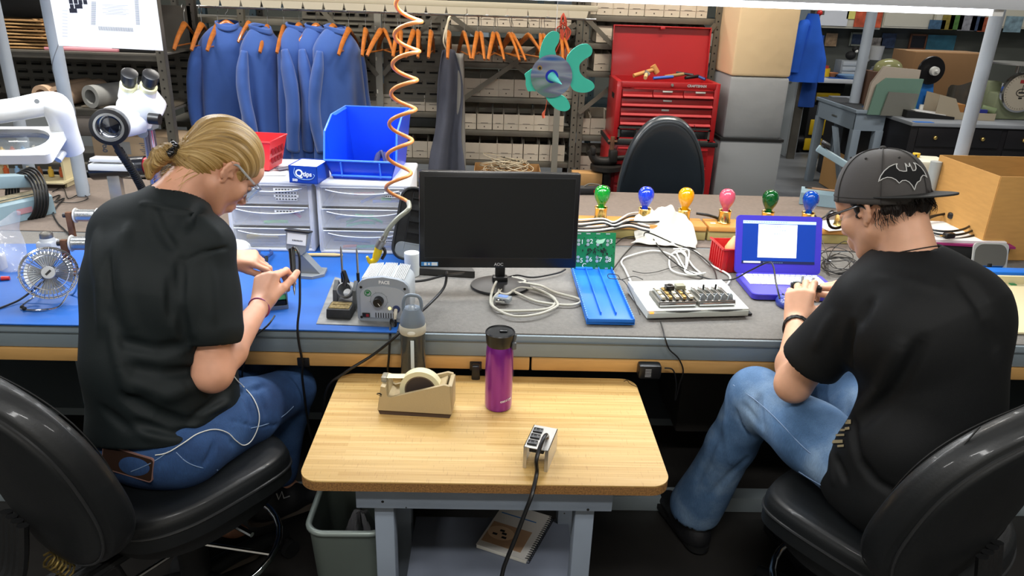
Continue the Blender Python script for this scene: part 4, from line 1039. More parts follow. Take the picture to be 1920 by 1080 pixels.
b.obj('loose_strands',mat('blond_strand','#c9aa6c',.4),hair)
b=B()
for k in range(7): b.sph(HW(.022*cos(k),-.120,-.055+.022*sin(k))-W_base,.009,10,8)
b.M=MT(HW(0,-.121,-.056)-W_base)@HM.to_4x4()@MR((72),4,'X');b.lathe([(.017,-.01),(.024,-.008),(.026,0),(.024,.008),(.017,.01)],20)
b.obj('hair_tie',mat('glossy_black_tie','#0b0b0d',.2,coat=.6),hair)
# eyes, glasses, earring
for s_ in (-1,1):
    e=B().sph(HW(s_*.031,.079,.006)-W_base,.0115,14,10).obj('eye',mat('eye_white','#d8d2cc',.2),sk)
    b=B();b.M=MT(HW(s_*.031,.0815,.0075)-W_base)@HM.to_4x4();b.sph((0,0,0),(.0125,.0105,.0095),14,10);b.obj('eyelid',M_skin,e)
M_clear=mat('clear_lens','#f2f6f8',.03,trans=1.,ior=1.12);M_clearf=mat('clear_temple','#e8eef2',.12,trans=.55,ior=1.3)
gl=B()
def glf(u,v):
    a=(u-.5)*2.5;return HW(.078*sin(a)*1.0,.055+.062*cos(a)-.004*v,.028-.048*v)-W_base
g=gl.grid(glf,30,8,.0018).obj('safety_glasses',M_clear,wo)
b=B()
for s_ in (-1,1): b.tube([HW(s_*.076,.068,.022)-W_base,HW(s_*.083,.03,.024)-W_base,HW(s_*.083,-.005,.026)-W_base,HW(s_*.080,-.02,.012)-W_base],.003,n=8,sm=5,flat=.6)
b.tube([glf(k/20,0) for k in range(21)],.0022,n=6,sm=1);b.obj('temple',M_clearf,g)
b=B();b.M=MT(HW(.083,-.020,.022)-W_base)@HM.to_4x4();b.lathe([(.0042,-.0006),(.005,0),(.0042,.0006)],16);b.obj('ear_ring',M_zinc,sk)
# wrist band
M_pink=mat('pink_elastic','#9a4a78',.6);ax=(rw_-re).normalized()
b=B();b.M=MT(rw_-ax*.012-W_base)@ax.to_track_quat('Z','Y').to_matrix().to_4x4()@MR((12),4,'X')
b.tube([(.0285*cos(a),.0285*sin(a),0) for a in [k*PI/10 for k in range(20)]],.0026,n=8,sm=1,closed=True);b.obj('hair_band',M_pink,wo)
b=B();nails(b,[t_ for t_ in tipsR+tipsL],(0,0,1),(1,0,0),.005)
# ================================================================ man at the right
M_base=V3((1.0,1.48,0))
ma=thing('person','man in a black t-shirt, faded jeans and a backwards grey cap, seated at the right','person',tuple(M_base))
fw=V3((-.42,.907,0));rt=V3((.907,.42,0))
pel=V3((1.035,1.44,.61));chest=V3((1.015,1.545,.985));c7=V3((.975,1.60,1.108))
ls,rs=V3((.862,1.575,1.035)),V3((1.135,1.60,1.035))
le,lw=V3((.778,1.65,.768)),V3((.866,1.89,.835))
re,rw_=V3((1.19,1.74,.82)),V3((1.09,1.95,.90))
lh,rh=pel-rt*.09,pel+rt*.09
lk,rk=V3((.755,1.80,.645)),V3((1.0,1.90,.64))
la_,ra_=V3((.685,1.955,.15)),V3((1.02,1.84,.14))
hc=at(1657,392,1.69);hf=V3((-.42,.76,-.50));hu=V3((-.24,.44,.86))
HP_,HW,HM=head(hc,hf,hu,1.03,1.1)
lhd=at(1503,532,1.95)-lw;lhn=V3((-.40,-.80,.40))
hL,tipsL,thL=hand(lw,lhd,lhn,1,[(32,42,25),(42,50,30),(52,55,30),(60,55,30)],sc=1.06,thumb=((.80,.60,-.15),.1,.1),spread=.1)
rhd=at(1555,520,2.02)-rw_;rhn=V3((.3,-.5,.8))
hR,tipsR,thR=hand(rw_,rhd,rhn,-1,[(30,35,20),(38,42,25),(50,50,30),(58,50,30)],sc=1.02,thumb=((.5,.8,-.1),.1,.1))
body=[ell(pel,(.155,.12,.12),np.array(frame(fw),np.float32),k=.03),cap(pel,chest,.12,.135,k=.05,n=fw,f=.75),cap(chest-rt*.08,chest+rt*.08,.115,k=.05,n=fw,f=.8),cap(rs,ls,.055,k=.04),cap(c7-V3((0,.01,.0)),HW(0,-.03,-.045),.062,.060,k=.035),cap(c7-UP*.03,chest,.07,.1,k=.04)]
body+=bone([(rs,re,.052,.042),(ls,le,.052,.043),(rh,rk,.075,.055),(lh,lk,.075,.055),(rk,ra_,.05,.036),(lk,la_,.05,.036)],.02)
for e,w_ in ((re,rw_),(le,lw)):
    m_=e.lerp(w_,.3);body+=[cap(e,m_,.042,.044,k=.02),cap(m_,w_,.044,.0265,k=.02),cap(w_,w_+(w_-e).normalized()*.01,.027,.025,k=.015)]
body+=[cap(la_,la_+V3((-.03,.03,-.06)),.035,.03),cap(ra_,ra_+V3((-.02,.04,-.06)),.035,.03)]
body+=HP_+hR+hL
sk2,Vb,Qb=sdf_obj('body',body,.0037,M_skinm,M_base,ma)
# t-shirt
sh=[cap(pel+V3((0.01,-.01,.04)),chest+V3((.01,-.005,0)),.170,.172,k=.06,n=fw,f=.82),cap(chest-rt*.07,chest+rt*.06,.135,.138,k=.06,n=fw,f=.92),cap(rs-rt*.02,ls+rt*.02,.068,.068,k=.05),cap(c7-UP*.03,c7+V3((-.012,.03,-.018)),.078,.070,k=.05,n=UP,f=.75),cap(c7-UP*.05,chest,.11,.16,k=.06,n=fw,f=.8),
      cap(ls+rt*.01-UP*.01,ls.lerp(le,.66),.068,.076,k=.035),cap(rs-rt*.01,rs.lerp(re,.74),.070,.076,k=.035),
      cap(pel+V3((-.115,.05,.0)),pel+V3((-.085,.0,.12)),.105,.11,k=.05),ell(pel+V3((.01,0,-.01)),(.205,.165,.125),np.array(frame(fw),np.float32),k=.05),Pr('p',op='s',k=.004,c=V3((0,0,.545)),n=(0,0,1))]
ax_=(le-ls).normalized();so=ls.lerp(le,.68)
sh+=[cyc(so+ax_*.012,so+ax_*.3,.11),cyc(so-ax_*.012,so+ax_*.1,.060),cyc(rs.lerp(re,.80),rs.lerp(re,1.6),.11),cyc(rs.lerp(re,.76),rs.lerp(re,1.),.060)]
sh[0].k=sh[1].k=sh[2].k=.035;sh=sh[5:7]+sh[-4:]+sh[:5]+sh[7:-4]
nk=(HW(0,-.03,-.045)-c7).normalized();sh+=[Pr('c',op='s',k=.004,a=c7+nk*.03+UP*.0,b=c7+nk*.25+UP*.03,ra=.066,rb=.10)]
cb=coarse(sh)
sh+=pxcr(cb,[(1598,610,1592,680,1605,740,.012,.016),(1605,740,1625,790,.012,.010),(1612,610,1635,565,.012,.007),(1690,650,1650,730,1600,775,.016,-.010),(1730,640,1680,730,1610,800,.016,.008),(1575,800,1570,860,1585,900,.010,.010),(1548,830,1548,900,.009,.010),(1600,790,1610,860,1640,900,.012,.010),(1560,850,1562,905,.008,-.007),
       (1800,520,1850,600,1870,660,.02,.006),(1650,520,1760,540,.014,-.004),(1560,590,1530,650,.012,-.006),(1640,900,1690,930,.01,.006)])
M_mshirt=shirt_mat('black_cotton','#090b0c')
shirt2,Vs2,Qs2=sdf_obj('t_shirt',sh,.0056,M_mshirt,M_base,ma,disp=folds(.002,13,1.),label='black t-shirt with a tan print low on the side')
bv=BVHTree.FromPolygons([V3(v) for v in Vs2.tolist()],[tuple(q) for q in Qs2.tolist()])
def stick(b,poly,off=.0012,bvh=None,base=M_base):     # lay a flat outline onto a curved surface
    vs=[]
    for x,y in poly:
        d=ray(x,y);h=(bvh or bv).ray_cast(V3((0,0,CH)),d.normalized())
        if h[0] is None: return
        vs.append(h[0]+h[1]*(off if h[1].dot(d)<0 else -off)-base)
    b.put(vs,[tuple(range(len(vs)))])
b=B()
for k,(x,y,w_,h_) in enumerate([(1560,770,12,6),(1574,764,10,7),(1586,768,10,14),(1560,782,24,5),(1561,793,22,5),(1587,788,10,8),(1560,804,6,18),(1568,806,18,4),(1569,815,16,4),(1562,826,20,6),(1572,835,12,4),(1586,802,8,5)]):
    for q in range(4):
        for r_ in range(2):
            X0,X1,Y0,Y1=x+w_*q/4,x+w_*(q+1)/4,y+h_*r_/2-q*.3,y+h_*(r_+1)/2-q*.3
            stick(b,[(X0,Y0),(X1,Y0-.3),(X1,Y1-.3),(X0,Y1)],.0028)
b.obj('tan_print',mat('tan_ink','#9b8d6a',.8),shirt2,angle=180)
# jeans
je=[ell(pel+V3((0,0,-.01)),(.165,.125,.11),np.array(frame(fw),np.float32),k=.03)]+bone([(rh,rh.lerp(rk,.55),.10,.092),(rh.lerp(rk,.55),rk,.092,.075),(lh,lh.lerp(lk,.55),.10,.090),(lh.lerp(lk,.55),lk,.090,.076),(rk,ra_+UP*.04,.072,.072),(lk,lk.lerp(la_,.4),.074,.070),(lk.lerp(la_,.4),la_+V3((0,0,.0)),.070,.082)],.03)
je+=[Pr('c',op='s',k=.004,a=la_+V3((0,0,.0)),b=la_-V3((0,0,.2)),ra=.072,rb=.09)]
cb=coarse(je)
je+=pxcr(cb,[(1395,760,1425,800,.009,.009),(1380,770,1415,825,.008,.008),(1425,745,1428,800,.01,.010),(1305,905,1350,810,.012,.006),(1330,930,1400,860,.010,.007),(1360,790,1370,870,.01,-.007),(1500,712,1540,722,.014,-.006),(1440,722,1480,780,1515,840,.004,-.004),(1385,722,1440,770,.004,-.003),(1290,850,1300,920,.012,-.008)])
def fd():
    m=denim('faded_denim','#57789f','#3c5c80','#8aa5c2');return m
jeans2,Vj2,Qj2=sdf_obj('jeans',je,.007,fd(),M_base,ma,disp=folds(.003,21,1.6),label='faded blue jeans')
bJ2=bvq(Vj2,Qj2)
for L_ in ([(1375,722),(1410,745),(1440,770),(1470,800),(1500,832),(1520,850)],[(1498,884),(1520,898),(1545,912)],[(1268,900),(1290,930),(1318,946)]):
    q_=[hit(bJ2,x,y,.0008) for x,y in L_];q_=[p_-M_base for p_ in q_ if p_ is not None]
    if len(q_)>2: B().tube(q_,.0013,n=5,sm=4).obj('seam_stitch',M_st_,jeans2)
shoe(ma,M_base,la_-UP*.04,(-.25,.95,0),M_shoe,M_blackm,.28)
shoe(ma,M_base,ra_-UP*.03,(-.2,.95,0),M_shoe,M_blackm,.28)
# hair under the cap
Mh=np.array(HM,np.float32);hcn=npv(hc)
def loc_head2(P): return (P-hcn)@Mh/1.03
def hd2(P):
    q=loc_head2(P);return (.0016*np.sin(q[:,0]*260+6*np.sin(q[:,2]*60))+.0018*np.sin(q[:,1]*210+q[:,2]*90+2*np.sin(q[:,0]*80))).astype(np.float32)
def fl2(P):
    q=loc_head2(P);az=np.arctan2(q[:,0],-q[:,1]);return np.stack([az*3,az*.7+q[:,2]*2,q[:,2]*5],1)
hairp=[HE((0,-.014,.046),(.082,.102,.088)),HE((0,-.045,.004),(.070,.066,.058),.02),HE((0,.085,-.03),(.10,.092,.13),.006,'s')]
hairp.append(HE((0,-.01,.150),(.2,.2,.10),.006,'s'))
for s_ in (-1,1): hairp+=[HE((s_*.084,.004,-.020),(.026,.030,.046),.006,'s'),HE((s_*.07,.01,-.085),(.07,.07,.045),.010,'s')]
hairp+=[HE((0,-.03,-.088),(.09,.09,.045),.012,'s'),HC((.062,.022,.028),(.066,.018,-.002),.010,.006,.006),HC((-.062,.022,.028),(-.066,.018,-.002),.010,.006,.006)]
hair2,_,_=sdf_obj('hair',hairp,.0036,hair_mat('dark_hair','#0d0a08','#1d1612','#33271f',.45),M_base,ma,disp=hd2,attr=fl2,label='short dark brown hair')
b=B();r=random.Random(7)
for i in range(150):
    a=r.uniform(-1.5,1.5);z=r.uniform(-.022,.012)+.01*cos(a*2);p0=V3((.072*sin(a),-.02-.082*cos(a),z));o_=V3((sin(a),-cos(a),0))
    b.tube([HW(*p_)-M_base for p_ in (p0,p0+o_*.007+V3((r.uniform(-.006,.006),0,-.011)),p0+o_*.004+V3((r.uniform(-.012,.012),0,-.022)))],[.0009,.0007,.0003],n=4,sm=4)
b.obj('curls',mat('dark_strand','#1a130f',.5),hair2)
# cap: crown panels, button, stiff bill at the back
CM_=frame((-.44,.86,-.20),(0,0,1));cc0=HW(0,-.010,.046)+V3((0,0,-.011));capP=lambda x,y,z: cc0+CM_@V3((x,y+.012,z-.046))*1.0-M_base
M_cap=mat('grey_cap_cloth','#4b4846',.85,bump=.3,bs=300,var=.12,vs=10,bdist=.0008)
RX,RYc,RZc,CZ=.091,.111,.121,.041
def crown(u,v,e=0.):
    a=2*PI*u;t=v*PI/2;w_=1+.012*abs(sin(3*a))*cos(t)
    cz=sin(t)**.92;ct=cos(t)**.75
    return capP((RX+e)*ct*cos(a)*w_,-.012+(RYc+e)*ct*sin(a)*w_,CZ-.012+(RZc+e)*cz)
cp=B().grid(lambda u,v: crown(u,v),72,24,.0025).obj('cap',M_cap,ma,label='grey cap worn backwards',angle=180)
b=B()
for k in range(6): b.tube([crown((k+.5)/6 ,j/12*.97,.0012) for j in range(13)],.0011,n=5,sm=2)
b.tube([crown(k/48,.06,.001) for k in range(48)],.0008,n=5,sm=1,closed=True)
b.obj('seams',mat('cap_seam','#363433',.9),cp)
B().sph(crown(0,1,.002),(.008,.008,.005),12,8).obj('top_button',mat('cap_seam','#363433'),cp)
b=B()
for k in range(6):
    q=crown((k+.0)/6 ,.62,.0012);b.sph(q,.0028,8,6)
b.obj('eyelets',mat('cap_seam','#363433'),cp)
def bill(u,v):
    a=PI+PI*(.12+.76*u);ex=v*.064*sin(PI*(.06+.88*u))**.55
    x,y=RX*cos(a),-.012+RYc*sin(a)
    return capP(x*(1+.12*v*(1-abs(2*u-1)))+0,y-ex,CZ+.002+.004*sin(PI*u)-.0*v)
B().grid(bill,40,10,.0035).obj('bill',mat('dark_bill_cloth','#1f201f',.8,bump=.2,bs=300),cp,angle=180)
# bat-shaped emblem on the crown
bat=[(-1,-.30),(-.93,-.06),(-.78,.18),(-.55,.38),(-.30,.49),(-.12,.52),(-.20,.44),(-.20,.30),(-.10,.17),(.08,.12),(.24,.12),(.27,.30),(.29,.52),(.36,.34),(.46,.34),(.53,.52),(.54,.30),(.56,.12),(.70,.13),(.80,.22),(.86,.40),(.82,.52),(1.0,.44),(1.18,.26),(1.30,.02),(1.36,-.25),(1.24,-.14),(1.08,-.12),(.92,-.2),(.82,-.33),(.66,-.38),(.55,-.50),(.47,-.68),(.38,-.50),(.26,-.36),(.12,-.28),(-.04,-.28),(-.18,-.38),(-.30,-.24),(-.48,-.14),(-.66,-.12),(-.84,-.18)]
# place it on the panel that faces back and to his right
ecx,ecw=-119,36.0
def emb(x,y,e):
    a=R(ecx+x*ecw*.80);t=R(31+y*27);u=(a/(2*PI))%1;return crown(u,t/(PI/2),e)
from mathutils.geometry import delaunay_2d_cdt
pts=[V3((x-.18,y)).to_2d() if False else Vector((x-.18,y)) for x,y in bat]
dense=[]
for i in range(len(pts)):
    a,c_=pts[i],pts[(i+1)%len(pts)]
    for k in range(3): dense.append(a.lerp(c_,k/3))
inner=[Vector((-1.2+i*.08,-.7+j*.08)) for i in range(32) for j in range(17)]
n0=len(dense);allp=dense+inner
res_=delaunay_2d_cdt(allp,[],[list(range(n0))],1,1e-5)
b=B().put([emb(p_.x,p_.y,.0022) for p_ in res_[0]],[tuple(f) for f in res_[2]])
b.obj('bat_emblem',mat('black_felt','#0a0a0b',.9),cp,angle=180)
B().tube([emb(p_.x,p_.y,.0024) for p_ in dense],.0011,n=6,sm=1,closed=True).obj('emblem_outline',mat('pale_stitching','#c9c9c6',.7),cp)
# eyes, glasses, necklace, bracelets
for s_ in (-1,1):
    e=B().sph(HW(s_*.031,.079,.006)-M_base,.012,14,10).obj('eye',mat('eye_white','#d8d2cc'),sk2)
    b=B();b.M=MT(HW(s_*.031,.0815,.0075)-M_base)@HM.to_4x4();b.sph((0,0,0),(.0128,.0105,.0095),14,10);b.obj('eyelid',M_skinm,e)
M_gl=mat('black_glasses','#0b0b0c',.25)
g=B()
for s_ in (-1,1):
    g.tube([HW(s_*.034+.027*cos(a)*(1 if abs(cos(a))<.5 else .98),.106,.004+.019*abs(sin(a))**.6*(1 if sin(a)>0 else -1))-M_base for a in [k*PI/9 for k in range(18)]],.0034,n=8,sm=1,closed=True)
    g.tube([HW(s_*.060,.104,.012)-M_base,HW(s_*.078,.085,.014)-M_base,HW(s_*.084,.03,.016)-M_base,HW(s_*.084,-.004,.016)-M_base,HW(s_*.078,-.02,.0)-M_base],.0055,n=8,sm=5,flat=.45)
g.tube([HW(-.01,.107,.008)-M_base,HW(0,.109,.011)-M_base,HW(.01,.107,.008)-M_base],.0024,n=6)
go=g.obj('glasses',M_gl,ma)
for s_ in (-1,1):
    b=B();b.M=MT(HW(s_*.034,.106,.004)-M_base)@HM.to_4x4()@MR((90),4,'X');b.lathe([(0,-.0006),(.024,-.0006),(.024,.0006),(0,.0006)],20,squash=.8);b.obj('lens',M_clear,go)
b=B();nb=HW(0,-.055,-.085);nx=HM@V3((1,0,0));q=[]
bb=BVHTree.FromPolygons([V3(v) for v in Vb.tolist()],[tuple(x) for x in Qb.tolist()])
ncc=c7.lerp(HW(0,-.03,-.045),.38);nax=(HW(0,-.03,-.045)-c7).normalized();n1=nax.orthogonal().normalized();n2=nax.cross(n1)
for k in range(28):
    a=k*2*PI/28;d=(n1*cos(a)+n2*sin(a));h=bb.ray_cast(ncc+d*.2,-d)
    q.append((h[0]+d*.0015 if h[0] else ncc+d*.066)-M_base)
b.tube(q,.0014,n=6,sm=1,closed=True).obj('cord_necklace',mat('dark_cord','#201812',.7),ma)
ax=(lw-le).normalized();M_br=mat('braided_leather','#0e0c0b',.5,bump=.6,bs=150)
for k,(o_,rr,tl) in enumerate(((.012,.0325,10),(.024,.034,22),(.001,.0315,-4))):
    b=B();b.M=MT(lw-ax*(o_+.006)-M_base)@ax.to_track_quat('Z','Y').to_matrix().to_4x4()@MR((tl),4,'X')
    b.tube([(rr*cos(a),rr*sin(a),.0012*sin(a*14)) for a in [j*PI/24 for j in range(48)]],[.0036,.003,.0024][k],n=8,sm=1,closed=True);b.obj('bracelet',M_br,ma)
# ================================================================ swivel chairs
M_lea=mat('black_leather','#101315',.5,bump=.35,bs=180,var=.1,vs=10,bdist=.001,coat=.15);M_leam=mat('grained_black_vinyl','#0e0f10',.5,bump=.5,bs=300,bdist=.001)
def superel(cx,cy,rx,ry,e,n=64):
    out=[]
    for i in range(n):
        a=2*PI*i/n;c,s_=cos(a),sin(a)
        out.append((cx+rx*abs(c)**(2/e)*(1 if c>0 else -1),cy+ry*abs(s_)**(2/e)*(1 if s_>0 else -1)))
    return out
_L=M_lea
def office_chair(lb,loc,rz,seat_z,sw=.50,sd=.46,bw=.45,bh=.50,brz=0,bcx=0,bcy=-.24,bcz=.36,tilt=-10,ring=True,stem=True,wb=None,tp=.10,M_lea=M_lea):
    t=thing('office_chair',lb,'chair',(loc[0],loc[1],0),rz)
    # seat: rounded cushion with a waterfall front and piping
    sz=seat_z
    if wb:
        q=Matrix.Rotation(-R(rz),3,'Z')@V3((wb[0]-loc[0],wb[1]-loc[1],0));bcx,bcy,bcz,brz=q.x,q.y,wb[2]-sz,wb[3]-rz
    def seat(u,v):
        a=2*PI*u;c,s_=cos(a),sin(a);e=2.9
        x=sw/2*abs(c)**(2/e)*(1 if c>0 else -1);y=sd/2*abs(s_)**(2/e)*(1 if s_>0 else -1)
        T_=[(1,-.085),(1.0,-.05),(.995,-.02),(.96,.0),(.85,.008),(.6,.002),(.3,-.006),(.001,-.008)]
        k=v*(len(T_)-1);i=min(int(k),len(T_)-2);f=k-i;r_=T_[i][0]*(1-f)+T_[i+1][0]*f;z=T_[i][1]*(1-f)+T_[i+1][1]*f
        return (x*r_,y*r_,sz+z-.035*max(0,y*r_/(sd/2))**3+.02*(abs(x*r_)/(sw/2))**3*r_)
    so_=B().grid(seat,72,21).obj('seat',M_lea,t,angle=180)
    B().tube([(p[0]*1.002,p[1]*1.002,sz-.045-.035*max(0,p[1]/(sd/2))**3+.02*(abs(p[0])/(sw/2))**3) for p in superel(0,0,sw/2,sd/2,2.9)],.004,n=6,sm=1,closed=True).obj('piping',mat('worn_piping','#2c2d2e',.35),so_)
    B().prism(superel(0,-.01,sw*.45,sd*.44,2.6,48),sz-.12,sz-.075).obj('seat_shell',M_leam,t)
    # backrest
    Mb=MT((bcx,bcy,sz+bcz))@MR((brz),4,'Z')@MR((-tilt),4,'X')
    def back(u,v):
        a=2*PI*u;c,s_=cos(a),sin(a);e=2.5
        x=bw/2*abs(c)**(2/e)*(1 if c>0 else -1);z=bh/2*abs(s_)**(2/e)*(1 if s_>0 else -1)
        x *= 1-tp*(z/(bh/2))
        T_=[(.001,-.042),(.5,-.044),(.85,-.040),(.93,-.036),(.95,-.026),(.985,-.02),(1,.0),(.99,.022),(.95,.038),(.84,.047),(.5,.044),(.001,.040)]
        k=v*(len(T_)-1);i=min(int(k),len(T_)-2);f=k-i;r_=T_[i][0]*(1-f)+T_[i+1][0]*f;y=T_[i][1]*(1-f)+T_[i+1][1]*f
        y+=.05*(x*r_/(bw/2))**2
        return Mb@V3((x*r_,y,z*r_))
    bo_=B().grid(back,72,33).obj('backrest',M_lea,t,angle=180)
    def edge(f,y): return [Mb@V3((p[0]*(1-tp*p[1]/(bh/2))*f,y+.05*(p[0]*f/(bw/2))**2,p[1]*f)) for p in superel(0,0,bw/2,bh/2,2.5,72)]
    B().tube(edge(.945,-.031),.0035,n=6,sm=1,closed=True).obj('piping',mat('worn_piping','#2c2d2e'),bo_)
    B().tube(edge(.90,.045),.0018,n=5,sm=1,closed=True).tube([Mb@V3((-bw*.42,.052,bh*.2)),Mb@V3((-bw*.38,.044,bh*.32)),Mb@V3((-bw*.30,.046,bh*.44))],.0016,n=5).obj('seam',mat('seam_black','#050505',.6),bo_)
    # ribbed spine joining seat and back, with coil springs
    a=V3((bcx*.4,-.10,sz-.14));b_=V3((bcx*.8,bcy-.13,sz-.13));c=Mb@V3((0,-.055,-bh*.2))
    b=B()
    for dx in (-.036,-.012,.012,.036):
        b.tube([a+V3((dx,0,0)),b_+V3((dx,0,0)),c+V3((dx,-.03,-.12)),c+V3((dx,0,0))],.012,n=8,sm=5)
    b.obj('spine',M_leam,t)
    b=B();sp=[]
    for k in range(90): sp.append(V3((.018*cos(k*.7),-.16+.018*sin(k*.7),sz-.16+.0+k*.0006))+V3((0.0012*k-.05,0,0)))
    b.tube(sp,.003,n=5,sm=1);b.obj('spring',mat('brassy_spring','#8f7a45',.4,.8),t)
    if stem:
        b=B().cyl((0,0,.12),(0,0,sz-.12),.028,n=20).cyl((0,0,.12),(0,0,sz*.6),.04,n=20);b.obj('gas_column',M_blackm,t)
        B().box((0,0,sz-.135),(.2,.26,.04),.008).obj('mechanism',M_leam,t)
        B().tube([(.06,0,sz-.14),(.16,.02,sz-.15),(.24,.03,sz-.155)],.007,n=8).obj('lever',M_chrome,t)
        for k in range(5):
            an_=2*PI*k/5+.3;d=V3((cos(an_),sin(an_),0));b=B()
            b.tube([V3((0,0,.13)),d*.15+V3((0,0,.12)),d*.30+V3((0,0,.085))],[.028,.024,.018],n=10,sm=4);b.obj('leg',M_leam,t)
            b=B();s_=V3((-d.y,d.x,0));
            for q in (-.014,.014): b.cyl(d*.30+s_*(q-.009)+V3((0,0,.028)),d*.30+s_*(q+.009)+V3((0,0,.028)),.028,n=18)
            b.cyl(d*.30+V3((0,0,.03)),d*.30+V3((0,0,.085)),.008,n=8)
            b.obj('castor',M_blackm,t)
    if ring:
        fr=B();fr.tube([(.23*cos(a_),.23*sin(a_),.24) for a_ in [k*PI/16 for k in range(32)]],.0095,n=10,sm=1,closed=True)
        for k in range(3): a_=k*2*PI/3+.5;fr.tube([(.04*cos(a_),.04*sin(a_),.25),(.23*cos(a_),.23*sin(a_),.24)],.006,n=8,sm=1)
        fr.obj('foot_ring',M_chrome,t)
    return t
fwd_w=math.degrees(math.atan2(-.48,.877))
lc_=office_chair('black leather swivel stool with a turned backrest, under the woman',(-.80,1.635),-36,.535,.50,.50,.46,.50,tilt=-14,wb=(-.955,1.285,.745,-34))
li_=(MT(lc_.location)@MR((-36),4,'Z')).inverted()
def coil(a,c,n,r_):
    q=(c-a).to_track_quat('Z','Y');L_=(c-a).length;return [li_@(a+q@V3((r_*cos(k*.8),r_*sin(k*.8),L_*k/(n*7.85)))) for k in range(int(n*7.85))]
for a,c,n,r_ in ((at(150,990,1.36),at(215,1026,1.40),9,.012),(at(88,1048,1.30),at(132,1072,1.33),6,.016)):
    B().tube(coil(a,c,n,r_),.0028,n=5,sm=1).obj('spring',mat('brassy_spring','#8f7a45'),lc_)
B().tube([li_@p for p in (at(135,1000,1.33),at(185,1045,1.40),at(215,1085,1.44))],.03,n=10,flat=.5).obj('tilt_arm',M_leam,lc_)
office_chair('black leather swivel stool with a chrome foot ring, under the man',(1.0,1.49),36,.525,.52,.52,.50,.48,tilt=-14,wb=(1.01,1.205,.765,30))
tc_=on(1262,360);office_chair('black leather office chair tucked in at the far side of the bench',(.95,4.12),180,.50,.5,.48,.47,.60,0,0,-.02,.27,6,ring=False,tp=.24,M_lea=mat('slate_leather','#2b3238',.34,bump=.3,bs=120,coat=.2,bdist=.001))
# ================================================================ things on the bench, centre and right
def cable(name,pts,r,m,lb,cat='cable',sm=7,group=None,n=8):
    o=B().tube(pts,r,n=n,sm=sm).obj(name,m);recenter(o);return tag(o,lb,cat,group)
def onb(L,z=T+.006): return [on(x,y,z) for x,y in L]
def tmat(loc,rx=90,rz=0): return MT(loc)@MR((rz),4,'Z')@MR((rx),4,'X')
# monitor
L=on(938,537);mo=thing('monitor','black widescreen monitor, switched off, at the middle of the bench','monitor',(L.x,L.y,T),5)
pc=Matrix.Rotation(-R(5),4,'Z')@(at(937,414,2.20)-mo.location)
pc.x=pc.x;MW,MH=.494,.300;Mm=MT(pc)@MR((-6),4,'X')@MR((.6),4,'Y')
b=B();b.M=Mm;b.box((0,.012,0),(MW,.032,MH),.006);b.box((0,.032,-.01),(MW*.7,.03,MH*.6),.02);b.obj('casing',mat('monitor_black','#0c0d0f',.32,bump=.05,bs=200),mo)
b=B();b.M=Mm;b.box((0,-.0045,.008),(MW-.034,.002,MH-.052));b.obj('screen',mat('dark_screen','#0d1114',.22,spec=.5),mo)
b=B();b.M=Mm
for s_ in (-1,1): b.box((s_*(MW-.032)/2,-.005,.008),(.0015,.003,MH-.05))
b.box((0,-.005,.008+(MH-.05)/2),(MW-.032,.003,.0015)).box((0,-.005,.008-(MH-.05)/2),(MW-.032,.003,.0015));b.obj('bezel_edge',mat('bezel_edge','#2a2c2f',.3),mo)
b=B();b.M=Mm;b.text('AOC',.013,tmat((.0,-.0042,-.138)),.0003,.0003);b.obj('maker_logo',mat('silver_logo','#c9ccd0',.3,.5),mo)
b=B();b.M=Mm;b.box((-.215,-.0042,-.137),(.052,.0008,.013));b.obj('blue_sticker',mat('sticker_blue','#3f86c4',.4),mo)
b=B();b.M=Mm;b.box((-.2,-.0048,-.137),(.018,.0006,.010)).box((-.228,-.0048,-.137),(.008,.0006,.009)).box((-.217,-.0048,-.137),(.006,.0006,.007));b.obj('sticker_marks',mat('sticker_white','#dfe6e8',.4),mo)
B().lathe([(0,0),(.095,0),(.098,.003),(.096,.008),(.05,.013),(0,.014)],48,squash=.85).obj('base',M_black,mo)
B().box((0,.02,.06),(.032,.018,.11),.004).box((0,.02,.02),(.05,.03,.02),.005).obj('neck',M_black,mo)
# laptop
LZ=T+.003;La=at(1368,522,2.375);Lb_=at(1540,527,2.375)
lp=thing('laptop','open purple laptop with white keys showing a blue desktop','laptop',((La.x+Lb_.x)/2+.004,2.375,LZ),0)
lw_,ld=.298,.195;M_pur=mat('violet_plastic','#3a2fb4',.42,coat=.2);M_purd=mat('violet_deck','#4a42b4',.4)
b=B();b.M=MT((0,-ld/2,0));b.prism(rrect(lw_,ld,.018),0,.017);b.obj('base',M_pur,lp)
b=B();b.M=MT((0,-ld/2,0));b.prism(rrect(lw_-.006,ld-.006,.016),.0168,.0178);b.obj('deck',M_purd,lp)
b=B();kk=0
for j in range(6):
    n_=(14,14,14,13,12,9)[j];y=-.018-j*.0163;x=-.131;tot=.262
    ws=[1.]*n_
    if j==1: ws[-1]=1.6
    if j==2: ws[0]=1.5
    if j==3: ws[0]=1.7;ws[-1]=1.9
    if j==4: ws[0]=2.2;ws[-1]=2.2
    if j==5: ws=[1,1,1,1.1,5.2,1.1,1,1.2,1.2]
    u=tot/sum(ws)
    for w_ in ws:
        b.box((x+w_*u/2,y,.0192),(w_*u-.0022,(.0143 if j else .010),.0028),.0006);x+=w_*u
b.obj('keys',mat('white_keys','#e9e9f2',.45),lp)
B().box((0,-.156,.0180),(.095,.058,.0006)).obj('touchpad',mat('violet_pad','#5a50c8',.35),lp)
Ml=MT((0,.002,.016))@MR((-19),4,'X')
b=B();b.M=Ml@MR((90),4,'X');b.prism([(p[0],p[1]+.1) for p in rrect(lw_,.2,.014)],-.010,0);b.obj('lid',M_pur,lp)
